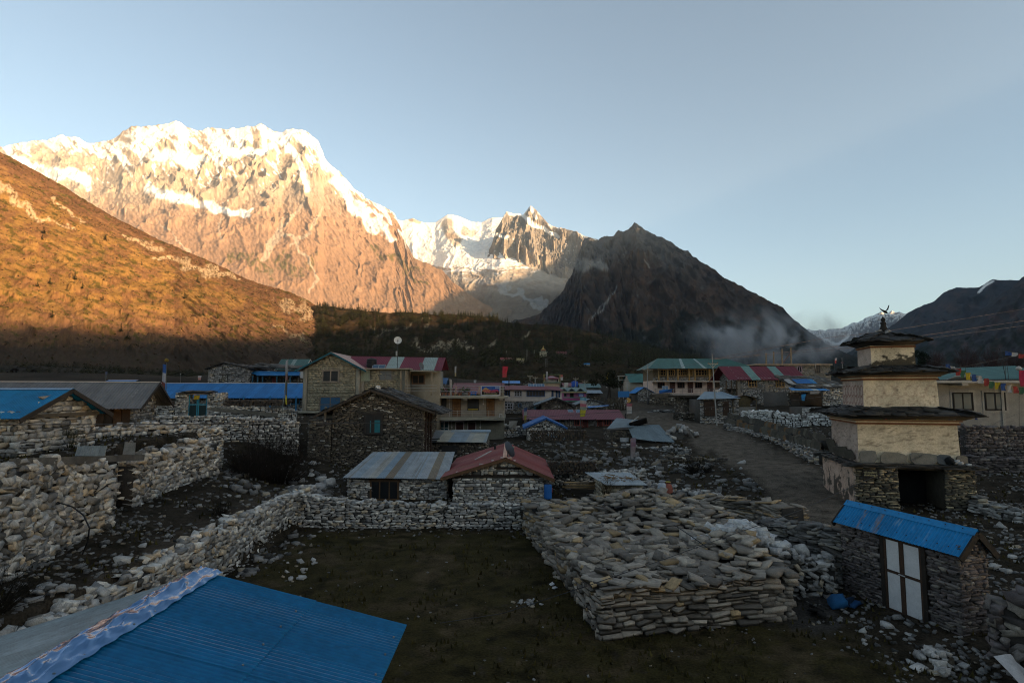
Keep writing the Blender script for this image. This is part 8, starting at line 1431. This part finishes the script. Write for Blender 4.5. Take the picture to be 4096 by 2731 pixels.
# -- hamlet on the wooded slope
def on(name, px, py):
    P = MT[name]; a, b = PX(P[..., 0], P[..., 1], P[..., 2]); k = np.argmin((a - px) ** 2 + (b - py) ** 2); return Vector(P.reshape(-1, 3)[k])
c = on('mound', 2171, 1424); s_ = c.y / F
o = thing('hill_stupa', 'small white stupa with a red roof and gilded spire on the wooded slope', 'stupa', c); MB().box(-14 * s_, 14 * s_, -12 * s_, 12 * s_, -8 * s_, 16 * s_, (.48, .42, .30)).build('base', M_PLASTER, o); m = MB(); m.add([(-19 * s_, -16 * s_, 16 * s_), (19 * s_, -16 * s_, 16 * s_), (19 * s_, 16 * s_, 16 * s_), (-19 * s_, 16 * s_, 16 * s_), (-8 * s_, -7 * s_, 22 * s_), (8 * s_, -7 * s_, 22 * s_), (8 * s_, 7 * s_, 22 * s_), (-8 * s_, 7 * s_, 22 * s_)], [(0, 1, 5, 4), (1, 2, 6, 5), (2, 3, 7, 6), (3, 0, 4, 7), (4, 5, 6, 7), (3, 2, 1, 0)], (.16, .17, .12)); m.box(-9 * s_, 9 * s_, -8 * s_, 8 * s_, 20 * s_, 26 * s_, (.28, .10, .06)).build('red_roof', M_TIN, o); MB().lathe([(11 * s_, 26 * s_), (7 * s_, 29 * s_), (4 * s_, 30 * s_), (3.5 * s_, 34 * s_), (1.6 * s_, 36 * s_), (1.2 * s_, 40 * s_), (.3 * s_, 43 * s_)], (0, 0, 0), (.55, .36, .10), 10).build('spire', M_METAL, o)
for px, py, w, col, lb in ((2225, 1424, 40, (.14, .05, .05), 'dark hut with a red roof edge on the wooded slope, right of the white stupa'), (2000, 1442, 28, (.22, .06, .06), 'tiny house with a dull red roof in the clearing on the wooded slope'), (2335, 1464, 22, (.03, .16, .36), 'tiny hut under a blue sheet high on the dark slope'), (2035, 1440, 22, (.2, .1, .09), 'tiny house with a pinkish roof beside the dull red one on the slope'), (2065, 1446, 30, (.3, .24, .12), 'tiny yellowish building in the clearing on the wooded slope')):
    c = on('mound', px, py); s_ = c.y / F; h = thing('hill_hut', lb, 'hut', c - Vector((0, 1, .3))); shell(h, w * s_, 4, w * .28 * s_, w * .5 * s_, 'x', stones=False, core=(.12, .11, .09) if w > 30 else (.2, .17, .12), z0=-2); roof2(h, w * s_, 4, w * .28 * s_, w * .5 * s_, 'x', 'tin', tone(col), ov=.4, og=.4, pitch=.5)
for px, py, hgt, lb in ((2106, 1442, 45, 'tall white prayer pole in the clearing on the wooded slope'), (2026, 1420, 20, 'short prayer pole above the tiny pinkish house on the slope'), (2138, 1420, 22, 'thin pole just left of the white stupa on the slope')):
    c = on('mound', px, py); s_ = c.y / F; o = thing('prayer_pole', lb, 'pole', c); MB().bar((0, 0, -.5), (0, 0, hgt * s_), .3, (.33, .31, .26), n=5).build('pole', M_WOOD, o); flagcloth(o, 'flag', (0, 0, hgt * s_ * .95), .6, hgt * s_ * .6, [(.4, .38, .32)], 3, .1)
c = on('mound', 2187, 1468); s_ = c.y / F; o = thing('pylon', 'small lattice pylon on the wooded slope below the white stupa', 'pylon', c); m = MB(); hh = 36 * s_
for x in (-4 * s_, 4 * s_): m.bar((x, 0, -.5), (x * .8, 0, hh), .25, (.16, .16, .15))
for k in range(4): m.bar((-4 * s_, 0, hh * k / 4), (4 * s_, 0, hh * (k + 1) / 4), .16, (.16, .16, .15)).bar((4 * s_, 0, hh * k / 4), (-4 * s_, 0, hh * (k + 1) / 4), .16, (.16, .16, .15))
m.build('lattice', M_METAL, o)
# -- yaks on the far meadow
def yak(px, py, Y, face, label, sc=1.0, group='yaks on the far meadow'):
    p = V(px, py, Y); p.z = gz(p.x, p.y); o = thing('yak', label, 'yak', p, 0 if face > 0 else math.pi, group)
    me = bpy.data.meshes.new('yak_body'); J = [(-.75, 0, 1.0, .34), (-.3, 0, 1.08, .42), (.2, 0, 1.15, .47), (.6, 0, 1.2, .44), (.95, 0, .95, .25), (1.25, 0, .70, .16), (1.45, 0, .52, .11), (-.7, .22, .55, .15), (-.78, .22, .3, .1), (-.75, .22, .0, .09), (-.7, -.22, .55, .15), (-.78, -.22, .3, .1), (-.75, -.22, .0, .09), (.55, .24, .55, .14), (.55, .24, .28, .09), (.55, .24, .0, .09), (.55, -.24, .55, .14), (.55, -.24, .28, .09), (.55, -.24, .0, .09), (-1.05, 0, .85, .1), (-1.15, 0, .5, .12)]
    Ed = [(0, 1), (1, 2), (2, 3), (3, 4), (4, 5), (5, 6), (0, 7), (7, 8), (8, 9), (0, 10), (10, 11), (11, 12), (3, 13), (13, 14), (14, 15), (3, 16), (16, 17), (17, 18), (0, 19), (19, 20)]
    me.from_pydata([tuple(q * sc for q in j[:3]) for j in J], Ed, []); b = bpy.data.objects.new('body', me); link(b, o); sk = b.modifiers.new('skin', 'SKIN'); b.modifiers.new('sub', 'SUBSURF').levels = 1
    for i, j in enumerate(J): me.skin_vertices[0].data[i].radius = (j[3] * sc, j[3] * sc)
    bpy.context.view_layer.update(); m2 = bpy.data.meshes.new_from_object(b.evaluated_get(bpy.context.evaluated_depsgraph_get())); b.modifiers.clear(); b.data = m2; a = m2.color_attributes.new('Col', 'FLOAT_COLOR', 'POINT'); a.data.foreach_set('color', np.tile(np.array([.014, .011, .009, 1], np.float32), len(m2.vertices))); m2.materials.clear(); m2.materials.append(M_PLANT)
    for s_ in (-1, 1): MB().bar((1.2 * sc, .1 * s_, .86 * sc), (1.25 * sc, .38 * s_, 1.0 * sc), .06, (.12, .11, .1), w2=.02, n=6).bar((1.25 * sc, .38 * s_, 1.0 * sc), (1.35 * sc, .36 * s_, 1.2 * sc), .035, (.12, .11, .1), w2=.01, n=6).build('horn', M_WOOD, o)
yak(56, 1501, 215, 1, 'larger black yak grazing on the far meadow at the left', 1.25); yak(134, 1503, 215, -1, 'smaller dark yak grazing right of the larger one on the meadow', .95)
# ================================================================== TREES AND SCRUB ON THE SLOPES
def conifer_mesh(seed, h=1.0, tiers=9, col=(.030, .032, .012), wide=.24):
    r = np.random.default_rng(seed); vs = []; fs = []; cs = []
    def q(p, c): fs.append(tuple(range(len(vs), len(vs) + len(p)))); vs.extend(p); cs.extend([c] * len(p))
    for i in range(4): a, b = 1.57 * i, 1.57 * (i + 1); q([(.015 * math.cos(a), .015 * math.sin(a), -.05), (.015 * math.cos(b), .015 * math.sin(b), -.05), (.004 * math.cos(b), .004 * math.sin(b), .9), (.004 * math.cos(a), .004 * math.sin(a), .9)], (.04, .028, .02))
    for t in range(tiers):
        z = .12 + .86 * t / tiers; rad = wide * (1 - (t / tiers) ** 1.15) * r.uniform(.75, 1.15) + .02; n = 7
        for i in range(n):
            a = 6.28 * (i + r.uniform(-.3, .3)) / n; rr = rad * r.uniform(.6, 1.2); w = .35; c = tuple(np.array(col) * r.uniform(.55, 1.6)); dz = -.25 * rr
            q([(0, 0, z + .05), (rr * .7 * math.cos(a - w), rr * .7 * math.sin(a - w), z + dz), (rr * math.cos(a), rr * math.sin(a), z + dz * .9), (rr * .7 * math.cos(a + w), rr * .7 * math.sin(a + w), z + dz)], c)
    return np.array(vs), fs, np.array(cs)
CM = []
for k in range(6):
    v, f, c = conifer_mesh(k, col=[(.044, .045, .014), (.036, .035, .012), (.055, .050, .015)][k % 3], wide=.2 + .03 * (k % 3)); CM.append((v, f, c)); 
CMD = []
for v, f, c in CM: o = mesh_np('conifer', v, np.array(f), c, M_PLANT); CMD.append(o.data); bpy.data.objects.remove(o)
def conifer(p, h, label, group, k): o = bpy.data.objects.new('conifer', CMD[k % 6]); o.location = p; o.scale = (h * 1.05, h * 1.05, h); o.rotation_euler = (0, 0, k * 1.3); link(o); return tag(o, label, 'conifer', group)
P = MT['mound'][6:-1]; pxs, pys = PX(P[..., 0], P[..., 1], P[..., 2]); flat = P.reshape(-1, 3); pxf, pyf = pxs.ravel(), pys.ravel(); r = np.random.default_rng(5)
def pick(w, n): w = np.clip(w, 0, None); return r.choice(len(w), n, p=w / w.sum(), replace=False)
den = sst(-.25, .2, fbm(pxf / 55, pyf / 26, 4, 3)) * (pyf < 1470) * (pyf > 1215) * (pxf > 1262) * (pxf < 2950); den = den * (1 - .97 * np.clip(stroke(pxf, pyf, [(1650, 1400, 20), (1770, 1390, 22), (1830, 1370, 26), (1890, 1392, 16)], 20, 60, 6), 0, 1)); A_ = np.abs(flat[:, 1]) ** 1.0
up = den * sst(1300, 1240, pyf) * (pxf < 2100) if False else den * (1 - sst(1262, 1330, pyf)) * (pxf < 2080)
big = pick(up * 1.0, 260); used = set(big.tolist())
for i, k in enumerate(big):
    lit = pxf[k] < 1750; conifer(flat[k] - np.array([0, 0, .4]), r.uniform(12, 21), 'dark conifer on the forested hillock catching the last sun' if lit else 'dark conifer on the shaded end of the hillock ridge', 'conifers on the lit hillock' if lit else 'conifers on the shaded hillock', i)
def forest(name, label, ix, lo, hi, src, tint=1.0, sq=1.0):
    vs, fs, cs = [], [], []; b = 0
    for j, k in enumerate(ix):
        v, f, c = CM[j % 6]; f = np.array(f)[4:][(j % 3)::3 if name != 'treeline' else 2]; h = r.uniform(lo, hi); a = r.uniform(0, 6.28); ca, sa = math.cos(a), math.sin(a); w = h * sq
        use = np.unique(f); mp = -np.ones(len(v), int); mp[use] = np.arange(len(use)); vv_ = v[use]; vs.append(np.stack([(vv_[:, 0] * ca - vv_[:, 1] * sa) * w, (vv_[:, 0] * sa + vv_[:, 1] * ca) * w, vv_[:, 2] * h], 1) + src[k] - np.array([0, 0, .5])); fs.append(mp[f] + b); cs.append(c[use] * tint * r.uniform(.7, 1.3)); b += len(use)
    o = mesh_np(name, np.concatenate(vs), np.concatenate(fs), np.concatenate(cs), M_PLANT); tag(o, kind='stuff'); o['label'] = label; return o
forest('forest', 'dense dark conifer forest covering the hillock and the foot of the dark peak', pick(den * (.15 + A_ / 1500), 5600), 8, 17, flat, .75, 1.1)
sc_ = (pyf > 1350) * (pxf > 1190) * (pxf < 2900) * sst(-.4, .2, fbm(pxf / 60, pyf / 20, 3, 13)); forest('undergrowth', 'dark leafless scrub and low trees at the foot of the hillock behind the village', pick(sc_ * 1.0, 3800), 2.5, 6.5, flat, .75, 2.6)
P = MT['left_hill'][4:-2] if 'left_hill' in MT else None; hx, hy = PX(P[..., 0], P[..., 1], P[..., 2]); hf = P.reshape(-1, 3); hx, hy = hx.ravel(), hy.ravel()
vis = (hx > -60) * (hx < 1310) * (hy < 1480)
for i, (px, py) in enumerate([(168, 960), (175, 935), (300, 1120), (410, 1205), (485, 1325), (510, 1355), (330, 1160), (565, 1065), (200, 1135), (610, 1230), (810, 1265), (840, 1310), (150, 1150), (420, 960), (740, 1195), (870, 1275), (210, 1270), (790, 1130)]):
    k = np.argmin((hx - px) ** 2 + (hy - py) ** 2); conifer(hf[k] - np.array([0, 0, .5]), r.uniform(9, 15) * hf[k][1] / 1000 + 3, 'lone small conifer on the open sunlit brown slope', 'lone conifers on the open slope', i)
w = vis * (hf[:, 1] ** 2) * np.clip(.25 + sst(-.1, .3, fbm(hx / 50, hy / 24, 4, 6)) + .8 * sst(1290, 1400, hy), 0, 2); ix = pick(w * 1.0, 7000); n = len(ix); C_ = hf[ix]; s_ = r.uniform(.5, 1.7, n) * (.6 + C_[:, 1] / 1400); dark = sst(1180, 1350, hy[ix])[:, None]
colb = np.where((r.random((n, 1)) < .3), np.array([[.075, .065, .016]]), np.array([[.12, .066, .033]])) * r.uniform(.6, 1.2, (n, 1)); colb = colb * (1 - .45 * dark)
vs = []; 
for q in range(5):
    d = r.normal(0, 1, (n, 3)); d[:, 2] = np.abs(d[:, 2]); d /= np.linalg.norm(d, axis=1)[:, None]; c0 = C_ + d * s_[:, None] * .5; a_ = r.normal(0, 1, (n, 3)); b_ = np.cross(a_, d); a_ = np.cross(b_, d); a_ /= np.linalg.norm(a_, axis=1)[:, None]; b_ /= np.linalg.norm(b_, axis=1)[:, None]; e = (s_ * .55)[:, None]; vs.append(np.stack([c0 - a_ * e, c0 + b_ * e, c0 + a_ * e, c0 - b_ * e], 1))
vs = np.concatenate(vs).reshape(-1, 3); o = mesh_np('scrub', vs, np.arange(len(vs)).reshape(-1, 4), np.repeat(np.concatenate([colb * q for q in (1, .8, 1.2, .7, 1.1)]), 4, 0), M_PLANT); tag(o, kind='stuff'); o['label'] = 'low brown and olive scrub covering the sunlit slope'
# bushes along the edge of the meadow at the foot of the slope
n = 1500; px = r.uniform(-80, 1330, n); Y = r.uniform(240, 520, n); xx = np.array([X(a, b) for a, b in zip(px, Y)]); zz = ground(xx, Y); src = np.stack([xx, Y, zz], 1); forest('thicket', 'dark leafless thicket along the edge of the far meadow', np.arange(n), 2.0, 5.0, src, .55, 2.4)
# trees behind the cement house
leafy('evergreen_tree', 'dark evergreen standing in the haze right of the top of the shrine', V(3692, 1478, 140), 5.4, 1.7, 4.2, 1500, (.02, .03, .022), 5, 1, .16, .2, lo=.25)
for i, (px, w, h) in enumerate(((3745, 2.4, 4.6), (3870, 3.4, 5.2), (3975, 3.2, 4.6), (4070, 3.0, 4.4))): p = V(px, 1482, 138 + i); shrub('bare_tree', ['bare reddish tree next to the evergreen behind the cement house', 'broad bare reddish tree in the middle of the row behind the cement house', 'bare tree behind the flag stick of the cement house', 'bare tree at the right edge behind the cement house'][i], (p.x, p.y, p.z), w, 2, h, 150, (.07, .045, .042), 40 + i, th=.035)
# ================================================================== SMOKE AND AIR
def volbox(name, c, s, nodes, kind='stuff'):
    m = MB(); m.box(c[0] - s[0], c[0] + s[0], c[1] - s[1], c[1] + s[1], c[2] - s[2], c[2] + s[2], (1, 1, 1)); mt = bpy.data.materials.new(name + '_volume'); mt.use_nodes = True; mt.node_tree.nodes.remove(mt.node_tree.nodes['Principled BSDF']); o = m.build(name, mt); nodes(mt); tag(o, kind=kind); return o
def smoke_nodes(c, s, dens, scale, sd):
    def f(m):
        t = m.node_tree; L = t.links.new; out = [n for n in t.nodes if n.type == 'OUTPUT_MATERIAL'][0]; v = nd(m, 'ShaderNodeVolumePrincipled'); v.inputs['Color'].default_value = (.80, .86, .95, 1); L(v.outputs[0], out.inputs['Volume'])
        tc = nd(m, 'ShaderNodeTexCoord'); mp = nd(m, 'ShaderNodeMapping'); mp.inputs['Location'].default_value = [-q for q in c]; L(tc.outputs['Object'], mp.inputs[0]); mp2 = nd(m, 'ShaderNodeMapping'); mp2.inputs['Scale'].default_value = [1 / q for q in s]; L(mp.outputs[0], mp2.inputs[0])
        ln = nd(m, 'ShaderNodeVectorMath', operation='LENGTH'); L(mp2.outputs[0], ln.inputs[0]); fo = nd(m, 'ShaderNodeMapRange'); fo.interpolation_type = 'SMOOTHSTEP'; fo.inputs[1].default_value = 1.0; fo.inputs[2].default_value = .15; L(ln.outputs['Value'], fo.inputs[0])
        n = nd(m, 'ShaderNodeTexNoise'); n.inputs['Scale'].default_value = scale; n.inputs['Detail'].default_value = 4; n.inputs['Distortion'].default_value = 1.2; mp3 = nd(m, 'ShaderNodeMapping'); mp3.inputs['Location'].default_value = (sd, sd, sd); L(mp.outputs[0], mp3.inputs[0]); L(mp3.outputs[0], n.inputs['Vector']); nr = nd(m, 'ShaderNodeMapRange'); nr.inputs[1].default_value = .42; nr.inputs[2].default_value = .72; L(n.outputs[0], nr.inputs[0])
        mu = nd(m, 'ShaderNodeMath', operation='MULTIPLY'); L(fo.outputs[0], mu.inputs[0]); L(nr.outputs[0], mu.inputs[1]); m2 = nd(m, 'ShaderNodeMath', operation='MULTIPLY'); m2.inputs[1].default_value = dens; L(mu.outputs[0], m2.inputs[0]); L(m2.outputs[0], v.inputs['Density'])
    return f
for px, py, Y, sx, sy, sz, d, sc, sd in ((3090, 1352, 190, 34, 9, 13, .27, .075, 3),): c = V(px, py, Y); o = volbox('smoke', tuple(c), (sx, sy, sz), smoke_nodes(tuple(c), (sx, sy, sz), d, sc, sd)); o['label'] = 'blue grey wood smoke drifting above the striped roof house'
def haze_nodes(m):
    t = m.node_tree; out = [n for n in t.nodes if n.type == 'OUTPUT_MATERIAL'][0]; v = nd(m, 'ShaderNodeVolumePrincipled'); v.inputs['Color'].default_value = (.62, .80, 1.0, 1); v.inputs['Density'].default_value = 1.6e-5; v.inputs['Anisotropy'].default_value = 0.0; t.links.new(v.outputs[0], out.inputs['Volume'])
hz_ = volbox('haze', (2000, 7500, 1990), (22000, 14000, 2060), haze_nodes); hz_['label'] = 'thin blue air over the whole valley'
